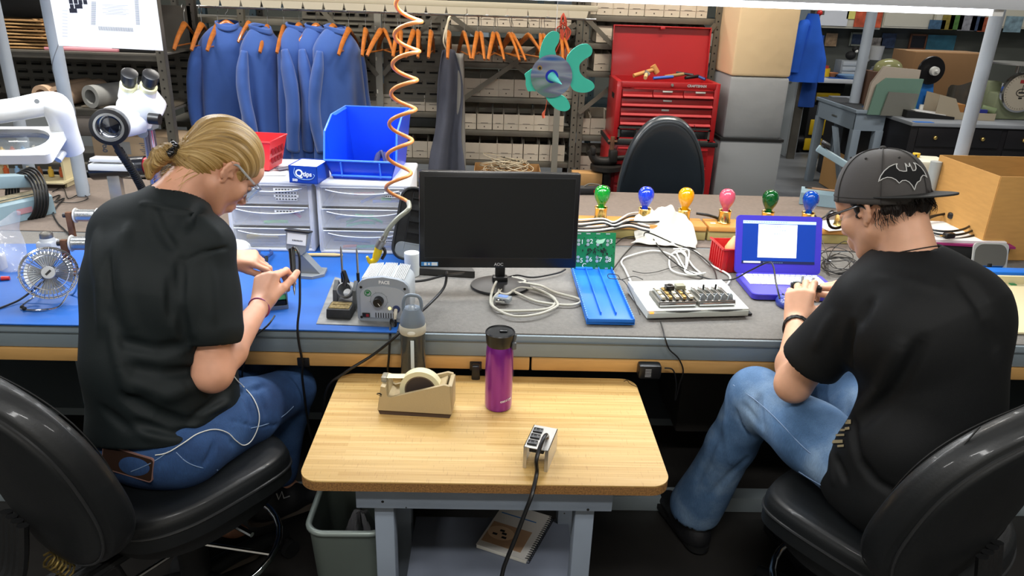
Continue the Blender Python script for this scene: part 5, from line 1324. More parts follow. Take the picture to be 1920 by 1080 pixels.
def scr(x0,z0,x1,z1,e): q=B();q.M=Ml;q.box(((x0+x1)/2,-.0004-e,(z0+z1)/2),(x1-x0,.0008,z1-z0));return q
sc_=scr(-.127,.035,.127,.182,0).obj('screen',mat('blue_screen','#093084',.25,emis=.8),lp)
scr(-.127,.172,.127,.182,.0006).obj('title_bar',mat('pale_bar','#a9d0e8',emis=.8),sc_);scr(-.073,.056,.062,.170,.0008).obj('white_window',mat('white_page','#eef6ff',emis=.9),sc_)
scr(-.127,.035,.127,.044,.0006).obj('task_bar',mat('dark_bar','#0a1440',emis=.5),sc_);scr(-.121,.037,-.062,.0425,.0012).obj('search_box',mat('white_page','#eef6ff'),sc_)
b=B();b.M=Ml
for k in range(14): b.box((-.066+(k%5)*.009+.05,-.0016,.162-(k // 5)*.012),(.006,.0004,.0016))
for k in range(10): b.box((-.05+k*.007,-.0020,.039),(.003,.0004,.003))
for k in range(18): b.box((-.122+k*.0085,-.0016,.1775),(.005,.0004,.0014))
b.obj('screen_text',mat('screen_grey_text','#54708f',emis=.4),sc_)
B().box((0,.003,.013),(.2,.014,.012),.004).obj('hinge',M_purd,lp)
b=B()
for k in range(6): b.box((lw_/2,-.03-k*.02,.009),(.001,.012,.005))
b.obj('ports',M_blackm,lp)
# white programmer with two socket blocks
a=on(1213,597,T+.006);c_=on(1402,592,T+.006);an=math.degrees(math.atan2(c_.y-a.y,c_.x-a.x))
pg=thing('chip_programmer','white gang chip programmer with two metal socket blocks','chip programmer',(a.x,a.y,T+.006),an)
PWd=(c_-a).length;PD=.215;M_wp=mat('programmer_white','#dfe2dc',.4);M_wp2=mat('programmer_side','#bcc2bb',.4)
B().prism([(0,.0),(PD,0),(PD,.034),(.15,.034),(.145,.030),(0,.024)],0,PWd,'YZ').obj('case',M_wp,pg)
B().box((PWd/2,-.0015,.010),(PWd*.996,.004,.016),.001).obj('front_strip',M_wp2,pg)
B().box((.012,-.004,.019),(.012,.002,.005)).obj('power_light',mat('orange_led','#ff9a3c',emis=1.5),pg)
b=B()
for cx in (.11,.24): b.prism([(cx-.055,.023),(cx+.055,.023),(cx+.01,.018),(cx-.01,.018)],-.0045,-.002,'XZ')
b.obj('arrow_marks',mat('charcoal_print','#3b3f3f',.6),pg)
M_sock=mat('socket_metal','#9c9c98',.3,.85);M_gold=mat('gold_contact','#b99a5c',.35,.7);M_smoke=mat('smoky_lever','#aeb6bb',.15,trans=.4)
def sockets(cx,kind):
    b=B().box((cx,.068,.034),(.118,.10,.014),.002);sb=b.obj('socket_board',mat('socket_base','#6c6a62',.5,.3),pg)
    r=random.Random(int(cx*1000));
    b=B().box((cx,.019,.034),(.112,.006,.010),.001).box((cx,.022,.043),(.118,.004,.003),.001);b.obj('locking_bar',M_chrome,sb)
    for k in range(5):
        x=cx-.044+k*.022
        if kind==0:
            b=B().box((x-.004,.07,.046),(.005,.085,.012),.001).box((x+.006,.07,.044),(.004,.085,.010),.001);b.obj('socket_row',M_sock,sb)
            b=B()
            for q in range(3): b.box((x+.001,.036+q*.030,.052),(.010,.022,.009),.0015)
            b.obj('chips',M_gold if k%2 else mat('cream_chip','#c8bfa4',.5),sb)
        else:
            b=B().box((x-.004,.075,.046),(.004,.080,.011),.001).box((x+.004,.075,.044),(.004,.080,.010),.001);b.obj('socket_row',M_sock,sb)
            b=B().prism([(x-.009,.040),(x+.009,.040),(x+.006,.058),(x,.064),(x-.006,.058)],.026,.031,'XZ').prism([(x-.006,.040),(x+.006,.040),(x+.003,.056),(x-.003,.056)],.045,.049,'XZ');b.obj('lever',M_smoke,sb)
    if kind==0:
        B().box((cx-.006,.088,.062),(.026,.024,.016),.002).cyl((cx-.006,.088,.07),(cx-.006,.088,.073),.006).obj('black_clamp',M_black,sb)
        B().box((cx+.030,.094,.062),(.030,.024,.014),.002).obj('grey_clamp',mat('olive_grey_clamp','#8e8d78',.5),sb)
    else:
        for dx in (-.015,.025): B().cyl((cx+dx,.10,.045),(cx+dx,.10,.064),.003,n=10).obj('thumb_screw',M_blackm,sb)
sockets(.098,0);sockets(.222,1)
b=B().box((PWd-.040,.045,.0275),(.017,.018,.001),rot=(R(2.4),0,0));b.obj('key_pad',mat('dark_button','#23272b',.5),pg)
b=B()
for k in range(5): b.box((PWd-.05+k*.006,.085+(k%2)*.006,.0292),(.012,.002,.0006))
b.obj('fine_print',mat('pink_grey_print','#c9a9a0',.6),pg)
one('shadow_sheet',B().box((0,0,.003),(.31,.17,.006)),M_blackm,'thin black sheet painting the shadow under the white chip programmer','pad',(a.x+.17,a.y+.12,T+.0002),an)  # black sheet stands in for the programmer's cast shadow
# blue component tray
q=[on(1100,598,T+.02),on(1191,600,T+.02),on(1147,492,T+.03),on(1072,500,T+.03)]
fr_=(q[0]+q[1])/2;bk_=(q[2]+q[3])/2;d=bk_-fr_;an=math.degrees(math.atan2(d.y,d.x))-90
tw,tl=(q[1]-q[0]).length,math.hypot(d.x,d.y)
tr=thing('parts_tray','bright blue long plastic tray with ridged channels','tray',(fr_.x,fr_.y,T),an)
M_btray=mat('blue_tray_plastic','#1f74d6',.4)
B().box((0,tl/2,.009),(tw,tl,.010),.002).box((0,.003,.012),(tw,.006,.018),.001).obj('floor_plate',M_btray,tr)
for k in range(4):
    x=-tw/2+.003+k*(tw-.006)/3;B().box((x,tl/2+(.0 if k in (0,3) else .02),.018),(.0035,tl-(.0 if k in (0,3) else .05),.012),.001).obj('ridge',M_btray,tr)
b=B()
for s_ in (0,3):
    x=-tw/2+.003+s_*(tw-.006)/3
    for k in range(26): b.box((x,.015+k*(tl-.03)/25,.0246),(.0036,.004,.0016))
b.obj('rim_studs',mat('pale_blue_stud','#7fb2ea',.4),tr)
b=B()
for s_ in (-1,1): b.cyl((s_*(tw/2-.012),.012,.0141),(s_*(tw/2-.012),.012,.0145),.003,n=10)
b.obj('holes',M_hole,tr)
# green circuit board standing behind it
L0_,L1_,L2_=at(1074,490,2.385),at(1152,493,2.385),at(1154,433,2.40)
pb=thing('circuit_board','green circuit board with white numbers, standing on edge beside the monitor','circuit board',((L0_.x+L1_.x)/2,2.40,T),2)
pw_,ph_=L1_.x-L0_.x+.008,.128
Mp=MT((0,0,.012))@MR((-9),4,'X')
b=B();b.M=Mp;b.box((0,0,ph_/2),(pw_,.002,ph_));b.obj('board',mat('pcb_green','#0f7a48',.35,var=.12,vs=40),pb)
b=B();b.M=Mp
for i,(ch,x,z) in enumerate((('1',-.040,.095),('2',-.008,.097),('3',.060,.098),('5',-.040,.03),('6',-.008,.034),('7',.026,.034),('8',.058,.034),('C',-.03,.012))):
    b.text(ch,.022,tmat((x,-.0016,z)),.0003,.0002)
b.obj('white_numbers',mat('silkscreen','#dfe8df',.5),pb)
b=B();b.M=Mp
r=random.Random(2)
for x in (-.052,-.02,.014,.048):
    for z in (.094,.036): b.cyl((x,-.0012,z+.006),(x,-.002,z+.006),.0055,n=12).cyl((x,-.0012,z-.007),(x,-.002,z-.007),.0055,n=12)
    b.box((x,-.0015,.124),(.014,.001,.004)).box((x,-.0015,.004),(.010,.001,.004))
b.obj('solder_pads',mat('tinned_pad','#c4cfd2',.3,.6),pb)
b=B();b.M=Mp
for k in range(46): b.box((r.gauss(.012,.026),-.002,.066+r.gauss(0,.011)),(r.uniform(.002,.005),.002,r.uniform(.002,.006)))
for k in range(10): b.box((r.uniform(-.06,.066),-.0016,r.uniform(.008,.12)),(.003,.001,.002))
b.obj('black_components',M_blackm,pb)
b=B();b.M=Mp;b.prism([(.006,.096),(.012,.102),(.026,.104),(.040,.108),(.036,.098),(.032,.092),(.022,.089),(.014,.090)],-.0022,-.0012,'XZ');b.obj('leaf_patch',mat('pale_leaf_print','#a9dcb4',.5),pb)
B().box((-.03,.012,.01),(.06,.05,.02),.003).obj('foot',M_btray,pb)
# white cloth over the rail
cc_=on(1250,452,T);r=random.Random(11)
def cloth(u,v):
    x=(u-.5);y=(v-.5);
    px_=.26*x*(1.0-.34*v)+.012*sin(v*9+u*5);py_=.22*y
    ridge=.074/(1+math.exp(-(v-.42)*20))+.032*math.exp(-x*x/.05-(v-.62)**2/.05)
    wr_=.010*sin(11*u+7*v)*cos(8*v-5*u)+.008*sin(23*u-9*v)+.005*sin(31*v+12*u)
    ed=min(1,9*min(u,1-u,v*1.4,1-v))
    return (px_,py_,.004+ridge+(wr_*.8+.010)*(.25+.75*ed))
o=one('cloth',B().grid(cloth,70,56,.0015),mat('white_rag','#dcd9cc',.9,bump=.3,bs=60),'crumpled white rag heaped against the oak rail below the yellow bulb','cloth',(cc_.x-.01,cc_.y-.0+.03,T+.002),-8,angle=180)
# red bin behind laptop with orange-white bottle
rb=thing('parts_basket','red ribbed plastic bin hidden partly behind the laptop','bin',(at(1362,490,2.47).x+.03,2.50,T),4)
M_redp=mat('red_plastic','#c01c22',.35)
b=B();w_,d_,h_=.12,.13,.085
for s_ in (-1,1): b.box((s_*w_/2,0,h_/2),(.004,d_,h_),.001).box((0,s_*d_/2,h_/2),(w_,.004,h_),.001)
b.box((0,0,.003),(w_,d_,.005));b.obj('tub',M_redp,rb)
b=B()
for k in range(6): b.box((-w_/2-.003,-d_/2+.012+k*.021,h_/2),(.004,.004,h_-.01))
for k in range(5): b.box((-w_/2+.015+k*.023,-d_/2-.003,h_/2),(.004,.004,h_-.01))
b.box((0,-d_/2-.003,h_),(w_+.01,.008,.005)).box((-w_/2-.003,0,h_),(.008,d_+.01,.005));b.obj('ribs',M_redp,rb)
B().lathe([(0,.006),(.03,.008),(.032,.07),(.022,.09),(.008,.112),(0,.113)],24).obj('glue_bottle',mat('orange_cream','#efb27a',.4),rb)
# cables on the mat
cable('cable',onb([(1183,528),(1172,505),(1165,490),(1180,480),(1225,470),(1262,480),(1282,505),(1320,515)]) ,.0032,M_wcable,'white cable arching behind the programmer toward the rag')
cable('cable',onb([(1262,475),(1300,470),(1330,495),(1366,515),(1366,530),(1352,540)]),.0032,M_wcable,'white cable curving between programmer and laptop')
for k,L_ in enumerate(([(1255,482),(1258,505),(1285,515),(1316,516),(1300,500),(1284,478),(1270,470),(1258,478)],[(1268,476),(1280,498),(1290,512),(1310,518),(1288,512),(1286,480),(1276,470)],[(1262,470),(1290,472),(1288,500),(1284,512),(1300,519),(1322,515)])):
    cable('cable_coil',[p+V3((0,0,.0035*k)) for p in onb(L_)],.003,M_wcable,'loop of the bunched white cable behind the programmer',group='white cable bunch')
cable('cable',[at(1150,505,2.36)]+onb([(1170,478),(1195,452),(1206,446)],T+.01)+[at(1214,436,2.68)]+onb([(1260,455),(1300,470),(1335,500),(1345,530)],T+.012),.0026,M_cable,'thin black cable running over the white rag toward the laptop')
cable('cable',onb([(1155,457),(1170,446),(1195,444),(1222,446),(1240,470),(1262,490),(1290,508),(1330,523)],T+.012)+[at(1372,524,2.28),at(1405,508,2.25),at(1440,492,2.20),at(1450,500,2.12),at(1455,530,2.02),at(1462,560,1.97)],.0026,M_cable,'black cable crossing the laptop keys to the man\'s hands')
cable('wire',onb([(1186,508),(1205,512),(1230,510),(1265,500),(1290,496),(1305,508),(1318,520),(1300,526),(1245,528)]),.0014,M_cable,'thin black wire wandering behind the chip programmer')
cable('wire',onb([(1205,524),(1188,518),(1165,524),(1158,516),(1141,514),(1143,522),(1168,526),(1186,555),(1200,590)],T+.03),.0014,M_cable,'thin black wire looping over the blue tray')
# cable bundle along the rail
for k,(dy,m,lb) in enumerate(((0,M_wcable,'white'),(6,M_cable,'black'),(12,M_wcable,'white'),(17,M_cable,'black'))):
    zz=RZ+.012
    cable('cable',[on(x,y+dy*.5+4,zz) for x,y in ((1040,405),(1084,408+k),(1130,406),(1152,412),(1180,397+2*k),(1210,395+3*k),(1240,400+k),(1256,404))],.0035,m,lb+' lamp cable strung along the oak rail past the bulbs',group=lb+' cables along the bulb rail')
    cable('cable',[on(x,y+dy*.6,RZ+.006) for x,y in ((1040,420),(1085,425),(1120,424),(1150,420),(1180,415),(1205,421),(1218,424))],.0033,m,lb+' lower lamp cable drooping across the front of the oak rail',group=lb+' lower cables along the bulb rail')
cable('cable',[at(1306,400,2.88),at(1330,404,2.88),at(1352,412,2.89),at(1368,425,2.89)],.006,M_cable,'short thick black cable behind the yellow and pink bulbs')
# VGA cable heap in front of the monitor
cable('cable_coil',onb([(960,520),(985,528),(950,538),(925,560),(930,580),(975,583),(1030,578),(1040,560),(1010,545),(975,540),(950,552),(935,545),(955,530),(1010,535),(1040,548),(1088,562),(1070,572),(1010,566),(975,552),(960,545)],T+.008),.0042,M_gcable,'thick grey monitor cable coiled in front of the monitor base')
cable('cable_coil',onb([(935,520),(925,540),(920,560),(925,575),(960,592),(1005,590),(1038,578),(1045,568),(1025,550),(1000,540)],T+.014),.0042,M_gcable,'grey cable loop lying nearest the bench edge below the monitor')
L=on(943,570);dk=thing('cable_plug','silver serial plug at the end of the grey cable','plug',(L.x,L.y,T+.006),-20)
B().box((0,0,.012),(.05,.032,.016),.004).obj('hood',mat('clear_hood','#a7adb0',.2,trans=.3),dk);B().box((.0,-.022,.012),(.03,.014,.009),.002).obj('shell',M_chrome,dk);B().box((0,0,.0205),(.03,.02,.001)).obj('blue_core',mat('blue_core','#6c86b8',.5),dk)
cable('cable',onb([(1060,505),(1045,512),(1000,520),(970,516),(950,520)],T+.01),.0032,M_cable,'black cable trailing behind the monitor stand')
# soldering station
a=on(668,600,T+.008);c_=on(772,600,T+.008);
ss=thing('soldering_station','pale grey soldering station with a black knob and amber light','soldering station',((a.x+c_.x)/2+.0,a.y+.002,T+.004),-3)
SW,SD,SH=.150,.135,.128;M_st=mat('station_grey','#a4abb3',.4);M_st2=mat('station_front_frame','#8e969f',.4)
def rr(w_,h_,r_,cz): return [(p[0],p[1]+cz) for p in rrect(w_,h_,r_,6)]
top_=[(x,z*1.10) for x,z in ((-SW/2,.008),(-SW/2+.006,0),(SW/2-.006,0),(SW/2,.008),(SW/2,.090),(SW/2-.005,.103),(SW/2-.016,.113),(SW/2-.034,.119),(0,.124),(-SW/2+.034,.119),(-SW/2+.016,.113),(-SW/2+.005,.103),(-SW/2,.090))]
B().prism(top_,-.0,.014,'XZ').obj('front_frame',M_st2,ss)
B().prism([(x*.86,.012+z*.72) for x,z in top_],-.0022,0,'XZ').obj('front_panel',M_st,ss)
B().prism([(x*.93,z*.93) for x,z in top_],.013,SD,'XZ').obj('body',mat('station_body','#b7bcbf',.45),ss)
b=B()
for k in range(26):
    if k in (9,18): continue
    b.box((0 if 0 else -SW*.44+.004+k*.0047,.012+SD/2,.1215+.006*(1-(abs(k-13)/13)**2)),(.0020,SD*.88,.006))
b.obj('vent_ribs',mat('ridge_white','#d2d5d5',.5),ss)
k_=B();k_.M=MT((-.012,-.003,.066))@MR((90),4,'X');k_.lathe([(0,.020),(.0125,.020),(.0138,.017),(.0145,0),(0,0)],32);ko=k_.obj('knob',M_black,ss)
B().box((-.008,-.0235,.062),(.0012,.001,.010),rot=(0,R(-35),0)).obj('pointer',M_wcable,ko)
b=B();b.M=MT((-.012,-.0024,.066))@MR((90),4,'X')
b.tube([(.024*cos(t_),.024*sin(t_),0) for t_ in [R(-50+k*10) for k in range(29)]],.0004,n=4,sm=1)
for k in range(8): t_=R(-50+k*40);b.box((.026*cos(t_),.026*sin(t_),0),(.003,.0006,.0004),rot=(0,0,t_))
b.obj('dial_marks',mat('dial_grey','#5f666c',.6),ss)
b=B();b.text('PACE',.013,tmat((0.004,-.0006,.1205)),.0004,.0004);b.obj('maker_name',mat('white_print','#e8ecef',.5),ss)
B().sph((.018,-.002,.043),(.0045,.003,.0045),12,8).obj('amber_light',mat('amber_glow','#ffe27a',emis=2.5),ss)
b=B();b.M=MT((.037,-.002,.042))@MR((90),4,'X');b.lathe([(0,.008),(.008,.008),(.011,.004),(.011,0),(0,0)],20);b.obj('blue_jack',mat('navy_jack','#26345c',.4),ss)
B().box((-.050,-.0035,.020),(.022,.004,.013),.001).obj('rocker_switch',M_black,ss);B().box((-.0455,-.0062,.020),(.008,.002,.008)).obj('red_rocker',mat('red_rocker','#8a1c1c',.4),ss)
b=B()
for k in range(9): b.box((-.022+k*.0072,-.0026,.0205),(.0024,.001,.015))
b.obj('vent_slots',M_hole,ss)
b=B()
for x,z in ((-.064,.012),(.064,.012),(-.062,.104),(.062,.104)): b.M=MT((x,-.0006,z))@MR((90),4,'X');b.lathe([(0,.001),(.0038,.001),(.0038,0),(0,0)],14)
b.obj('screw_holes',M_hole,ss)
b=B();b.M=MT((-.043,-.003,.088))@MR((90),4,'X');b.lathe([(.008,.0006),(.0098,.0006),(.0098,0),(.008,0)],24);b.box((0,0,.0004),(.002,.018,.0004),rot=(0,0,R(-40)));b.box((0,.002,.0003),(.009,.006,.0003));b.obj('green_badge',mat('green_badge','#1d7a3c',.5),ss)
B().tube([(.037,-.008,.042),(.037,-.020,.034),(.036,-.022,.02)],[.0055,.005,.004],n=10).obj('plug_sleeve',mat('cream_sleeve','#c9c3b2',.5),ss)
j=ss.matrix_world if False else None
pJ=V3((ss.location.x+.036,ss.location.y-.022,T+.022))
cable('soldering_lead',[pJ,pJ+V3((0,-.004,-.02)),at(733,600,1.93),at(731,640,1.872),at(729,672,1.865),at(727,690,1.87),V3((-.30,1.92,.60)),V3((-.42,2.1,.35))],.0032,M_cable,'black lead dropping from the soldering station over the bench edge')
cable('power_lead',[at(775,528,2.1),at(800,525,2.12),at(835,516,2.16),at(870,512,2.3)],.004,M_cable,'black power lead from the soldering station toward the monitor')
cable('power_lead',[at(838,510,2.2),at(832,540,2.08),at(800,575,1.98),at(770,600,1.9),at(745,628,1.866),at(700,665,1.862),at(645,700,1.84),at(612,735,1.83),V3((-.48,1.85,.42)),V3((-.5,1.95,.2))],.0042,M_cable,'black power lead sagging from behind the station to below the bench')
# work plate, iron stand, sponge
q=[on(593,608,T+.002),on(738,613,T+.002),on(760,560,T+.002),on(628,520,T+.002)]
one('work_plate',B().prism([(p.x-q[0].x,p.y-q[0].y) for p in q],0,.003),mat('worn_plate','#8d8e8c',.45,.4,var=.25,vs=30),'worn grey plate under the soldering station','plate',(q[0].x,q[0].y,T+.0008))
st_=on(640,590,T+.005);its=thing('iron_stand','grey iron holder with a dark sponge tray and two upright tips','iron holder',(st_.x,st_.y+.02,T+.004),-3)
b=B().box((0,-.02,.015),(.072,.062,.03),.004,taper=.95);b.obj('sponge_tray',mat('dusty_black','#2b2c2d',.7,var=.3,vs=40),its)
B().box((0,-.02,.029),(.060,.048,.008),.003).box((0,-.02,.031),(.045,.003,.008)).obj('sponge',mat('scorched_sponge','#7a6a45',.95,bump=1.,bs=200,var=.45,vs=120),its)
b=B().prism([(.015,0),(.095,0),(.085,.045),(.05,.082),(.022,.06)],-.032,-.020,'YZ').prism([(.015,0),(.095,0),(.085,.045),(.05,.082),(.022,.06)],.026,.036,'YZ').box((0,.055,.012),(.062,.07,.024),.004)
b.obj('holder_frame',mat('holder_grey','#5f6264',.5,var=.2,vs=20),its)
b=B();b.M=MT((.005,.03,.055))@MR((55),4,'X');b.lathe([(.016,-.02),(.021,-.01),(.023,.02),(.0195,.022),(.017,-.01),(.012,-.02)],24);b.obj('cup',mat('holder_cup','#77797b',.4),its)
B().tube([(.004,.02,.075),(.006,.03,.095),(.0,.035,.115),(.008,.045,.075)],.007,n=8).obj('cup_spring',M_black,its)
for x,y,h_ in ((-.012,.065,.165),(.034,.068,.16)):
    B().cyl((x,y,.05),(x,y,.10),.005,n=12).obj('sleeve',M_black,its);B().cyl((x,y,.095),(x,y,h_),.0034,n=12).cyl((x,y,h_),(x-.001,y,h_+.018),.0034,.001,n=12).obj('tip_rod',M_zinc,its)
# white cylinder behind the station
L=on(760,524);one('plastic_cup',B().lathe([(0,0),(.024,0),(.026,.075),(.025,.079),(0,.079)],32),mat('cup_white','#cdd0cd',.35),'short white cylinder standing behind the soldering station','canister',(L.x+.018,L.y+.045,T))
one('dark_wedge',B().prism([(-.09,0),(.11,-.02),(.08,.09),(-.06,.07)],0,.022),mat('dark_grey_slab','#3a3937',.6),'dark grey wedge lying left of the monitor base','block',(at(830,500,2.36).x,2.34,T+.001))
b=B().tube([on(760,487,T+.06),on(800,484,T+.06),on(838,492,T+.05)],.005,n=6).tube([on(715,498,T+.045),on(745,482,T+.06),on(775,484,T+.06)],.004,n=6)
# ---- wall wart under the front rail and its cable
L=at(1217,694,1.868);wp=thing('power_adapter','black plug-in power adapter hanging on the front rail','power adapter',(L.x,1.868,L.z-.022),0)
B().box((0,0,.022),(.066,.036,.044),.008).obj('body',M_black,wp);b=B().box((-.005,-.0182,.021),(.022,.0006,.026))
b.obj('label',mat('dark_label','#1d1e20',.4),wp);b=B()
for k in range(6): b.box((-.006,-.0187,.011+k*.0045),(.017,.0004,.0014))
b.obj('label_print',mat('label_print','#b8babd',.5),wp)
cable('adapter_cable',[at(1246,690,1.868),at(1262,694,1.862),at(1268,720,1.86),at(1266,750,1.862),at(1274,720,1.868),at(1281,695,1.87),at(1272,672,1.876),at(1255,655,1.878),at(1247,634,1.882),on(1243,618,T+.007),on(1238,602,T+.007)],.0022,M_cable,'thin black adapter cable rising over the bench edge to the programmer')
L=at(892,700,1.866);pl_=thing('plug','black plug and cord in the outlet behind the purple mug','plug',(L.x,1.868,L.z-.012));B().box((0,0,.014),(.024,.026,.05),.006).obj('body',M_black,pl_);B().tube([(0,.0,-.008),(-.002,.01,-.05),(-.02,.05,-.16)],.004,n=8).obj('cord',M_cable,pl_)
# ---- right end: papers, cord, carton, mirror, sealers
M_kraft=mat('kraft_card','#b58a55',.8);M_kraftl=mat('kraft_carton','#c0904f',.85,var=.06,vs=14,stretch=(1,1,6))
pb_=[on(1735,462,T+.05),on(1842,455,T+.05)]
pp=thing('document_stack','pile of white papers and a magenta folder right of the man\'s neck','papers',(at(1780,440,2.75).x,2.75,T),-6)
B().box((0,0,.03),(.33,.26,.058),.002).obj('black_case',M_blackm,pp);B().box((.01,.0,.063),(.34,.27,.008)).obj('magenta_folder',mat('magenta_card','#8f1f5e',.6),pp)
B().box((-.01,.01,.072),(.32,.26,.010),rot=(0,0,R(4))).obj('paper_pile',mat('paper_sheet','#e6e6e4',.7),pp)
for k in range(3):
    cx,cy=1775+6*k,418+3*k
    cable('cord_coil',[at(cx+(46+5*k)*cos(a_),cy+(16+4*k)*sin(a_),2.78-.12*sin(a_)) for a_ in [j*PI/8-.3 for j in range(15)]],.0045,M_cable,'turn of the black cord coiled on the white papers',group='black cord coil on the papers',sm=4)
L=at(1782,443,2.62);o=thing('cord_plug','black three-pin plug lying on the papers','plug',(L.x,2.63,L.z-.01),15);B().box((0,0,.01),(.045,.026,.022),.007).obj('body',M_black,o);B().box((-.03,0,.01),(.016,.012,.003)).obj('pins',M_brass,o)
L=at(1790,405,2.85);o=thing('cord_socket','black socket end with a yellow band on the coiled cord','plug',(L.x,2.85,L.z-.012),-20);B().box((0,0,.012),(.05,.028,.026),.008).obj('body',M_black,o);B().tube([(.02,0,.01),(.05,0,.005),(.07,.0,-.01)],.006,n=8).obj('green_lead',mat('green_lead','#3ca35a',.4),o)
# big open carton
bx_=thing('carton','large open brown cardboard carton at the right end of the bench','box',(0,0,T))
c0=on(1852,487,T);cA=at(1763,291,3.02);cB=at(1877,331,2.64)
bz=cB.z-T
P0=V3((cB.x,cB.y,0));P1=V3((cA.x,cA.y,0));dirn=(P1-P0).normalized();perp=V3((-dirn.y,dirn.x,0));perp=perp if perp.x>0 else -perp
bx_.location=(P0.x,P0.y,T);P1=P1-P0;P2=P1+perp*.46;P3=perp*.46;PZ=V3((0,0,0))
def wallq(a,c,h,m,nm,tk=.005):
    d=(c-a);L_=d.length;nrm=V3((-d.y,d.x,0)).normalized()*tk/2
    vs=[a-nrm,c-nrm,c+nrm,a+nrm];vs=vs+[v+V3((0,0,h)) for v in vs]
    return B().put(vs,[(3,2,1,0),(4,5,6,7),(0,1,5,4),(1,2,6,5),(2,3,7,6),(3,0,4,7)]).obj(nm,m,bx_)
wallq(PZ,P1,bz,M_kraftl,'left_panel');wallq(P1,P2,bz,M_kraftl,'back_panel');wallq(P2,P3,bz,M_kraftl,'right_panel');wallq(P3,PZ,bz,M_kraftl,'front_panel')
B().put([PZ,P1,P2,P3],[(0,1,2,3)]).obj('bottom',M_kraftl,bx_)
q=(P1+P2+P3)/4;one('bagged_part',B().box((0,0,.11),(.26,.26,.22),.03),mat('dark_bagged','#3a3630',.25,coat=.8,bump=.6,bs=25),'dark bagged item lying inside the large open carton','bag',(bx_.location.x+q.x+.03,bx_.location.y+q.y+.02,T+.004))
# magnifier mirror
L=at(1850,505,2.50);mi=thing('magnifier','square grey-framed magnifier mirror standing by the man\'s shoulder','magnifier',(L.x,2.50,T),0)
Mq=MT((0,0,.06))@MR((-14),4,'X')@MR((90),4,'X')
b=B();b.M=Mq;b.prism(rrect(.130,.10,.016),-.006,0);b.obj('frame',mat('frame_grey','#a9aaa6',.4),mi)
b=B();b.M=Mq;b.prism(rrect(.118,.090,.03),0,.001);b.obj('lens',mat('mirror_glass','#cfd4d8',.03,1.),mi)
B().cyl((0,0,0),(0,.01,.03),.02,n=16).obj('foot',M_blackm,mi)
one('green_board',B().box((0,0,.004),(.06,.05,.002)).box((.01,0,.008),(.02,.02,.006)),mat('pcb_green','#0f7a48'),'small green circuit board at the bench\'s right edge by the man\'s shoulder','circuit board',(at(1898,528,2.35).x,2.36,T))
one('cream_tray',B().box((0,0,.004),(.34,.42,.008),.003).box((0,.2,.02),(.34,.012,.03)),mat('cream_tray_plastic','#d6caa2',.5),'flat cream tray on the bench behind the man\'s right shoulder','tray',(1.73,2.17,T),0)
b=B().box((0,0,.018),(.30,.05,.03),.004);one('blue_strip',b,mat('blue_tray_plastic','#1f74d6'),'blue plastic strip behind the cream tray at the right','strip',(1.90,2.44,T))
# black tangle of wires right of the laptop
r=random.Random(6)
for k in range(6):
    c0x,c0y=1568+r.uniform(-6,8),492+r.uniform(-10,8);P=[]
    for j in range(9): a_=j*1.15+k;P.append(on(c0x+(30+r.uniform(-12,14))*cos(a_),c0y+(16+r.uniform(-8,8))*sin(a_),T+.006+.004*k))
    cable('earphone_wire',P,.0014,M_cable,'strand of the tangled thin black wires right of the laptop',group='tangled black wires by the laptop')
cable('earphone_wire',[at(1540,445,2.7),at(1550,475,2.6)]+onb([(1560,500),(1590,505)]),.0014,M_cable,'thin black wire rising from the tangle to the oak rail')
cable('earphone_wire',onb([(1546,505),(1560,470)])+[at(1585,452,2.7),at(1597,470,2.62),at(1612,455,2.7)],.0014,M_cable,'thin black wire curling up behind the man\'s chin')
o=thing('connector','small white connector lying left of the black wire tangle','connector',tuple(on(1553,492,T+.002)),20);B().box((0,0,.004),(.022,.010,.008),.002).obj('body',mat('white_keys','#e9e9f2'),o)
# blue mouse beside the hand
L=on(1470,572);o=thing('computer_mouse','small blue mouse just left of the man\'s wrist','mouse',(L.x,L.y,T+.004));B().sph((0,0,.004),(.026,.04,.022),20,12).obj('shell',mat('mouse_blue','#2c3a8c',.35,coat=.4),o);B().box((0,.02,.024),(.005,.014,.005),.002).obj('wheel',M_blackm,o)
# what he holds
mid=at(1512,533,2.00);o=thing('gadget','small open black gadget held between the man\'s fingers','gadget',(mid.x,mid.y,mid.z-.02),-20)
b=B();b.M=MR((-18),4,'X');b.box((0,0,.010),(.085,.06,.018),.004);b.obj('case',M_black,o)
b=B();b.M=MR((-18),4,'X');b.box((0,0,.0205),(.072,.048,.002));b.obj('inner_board',mat('dark_green_board','#0e3324',.4),o)
b=B();b.M=MR((-18),4,'X');r=random.Random(1)
for k in range(14): b.box((r.uniform(-.03,.03),r.uniform(-.02,.02),.0225),(.006,.004,.004))
for x in (-.01,.02): b.cyl((x,.036,.02),(x,.036,.04),.004,n=10)
b.obj('components',mat('tinned_pad','#c4cfd2'),o)
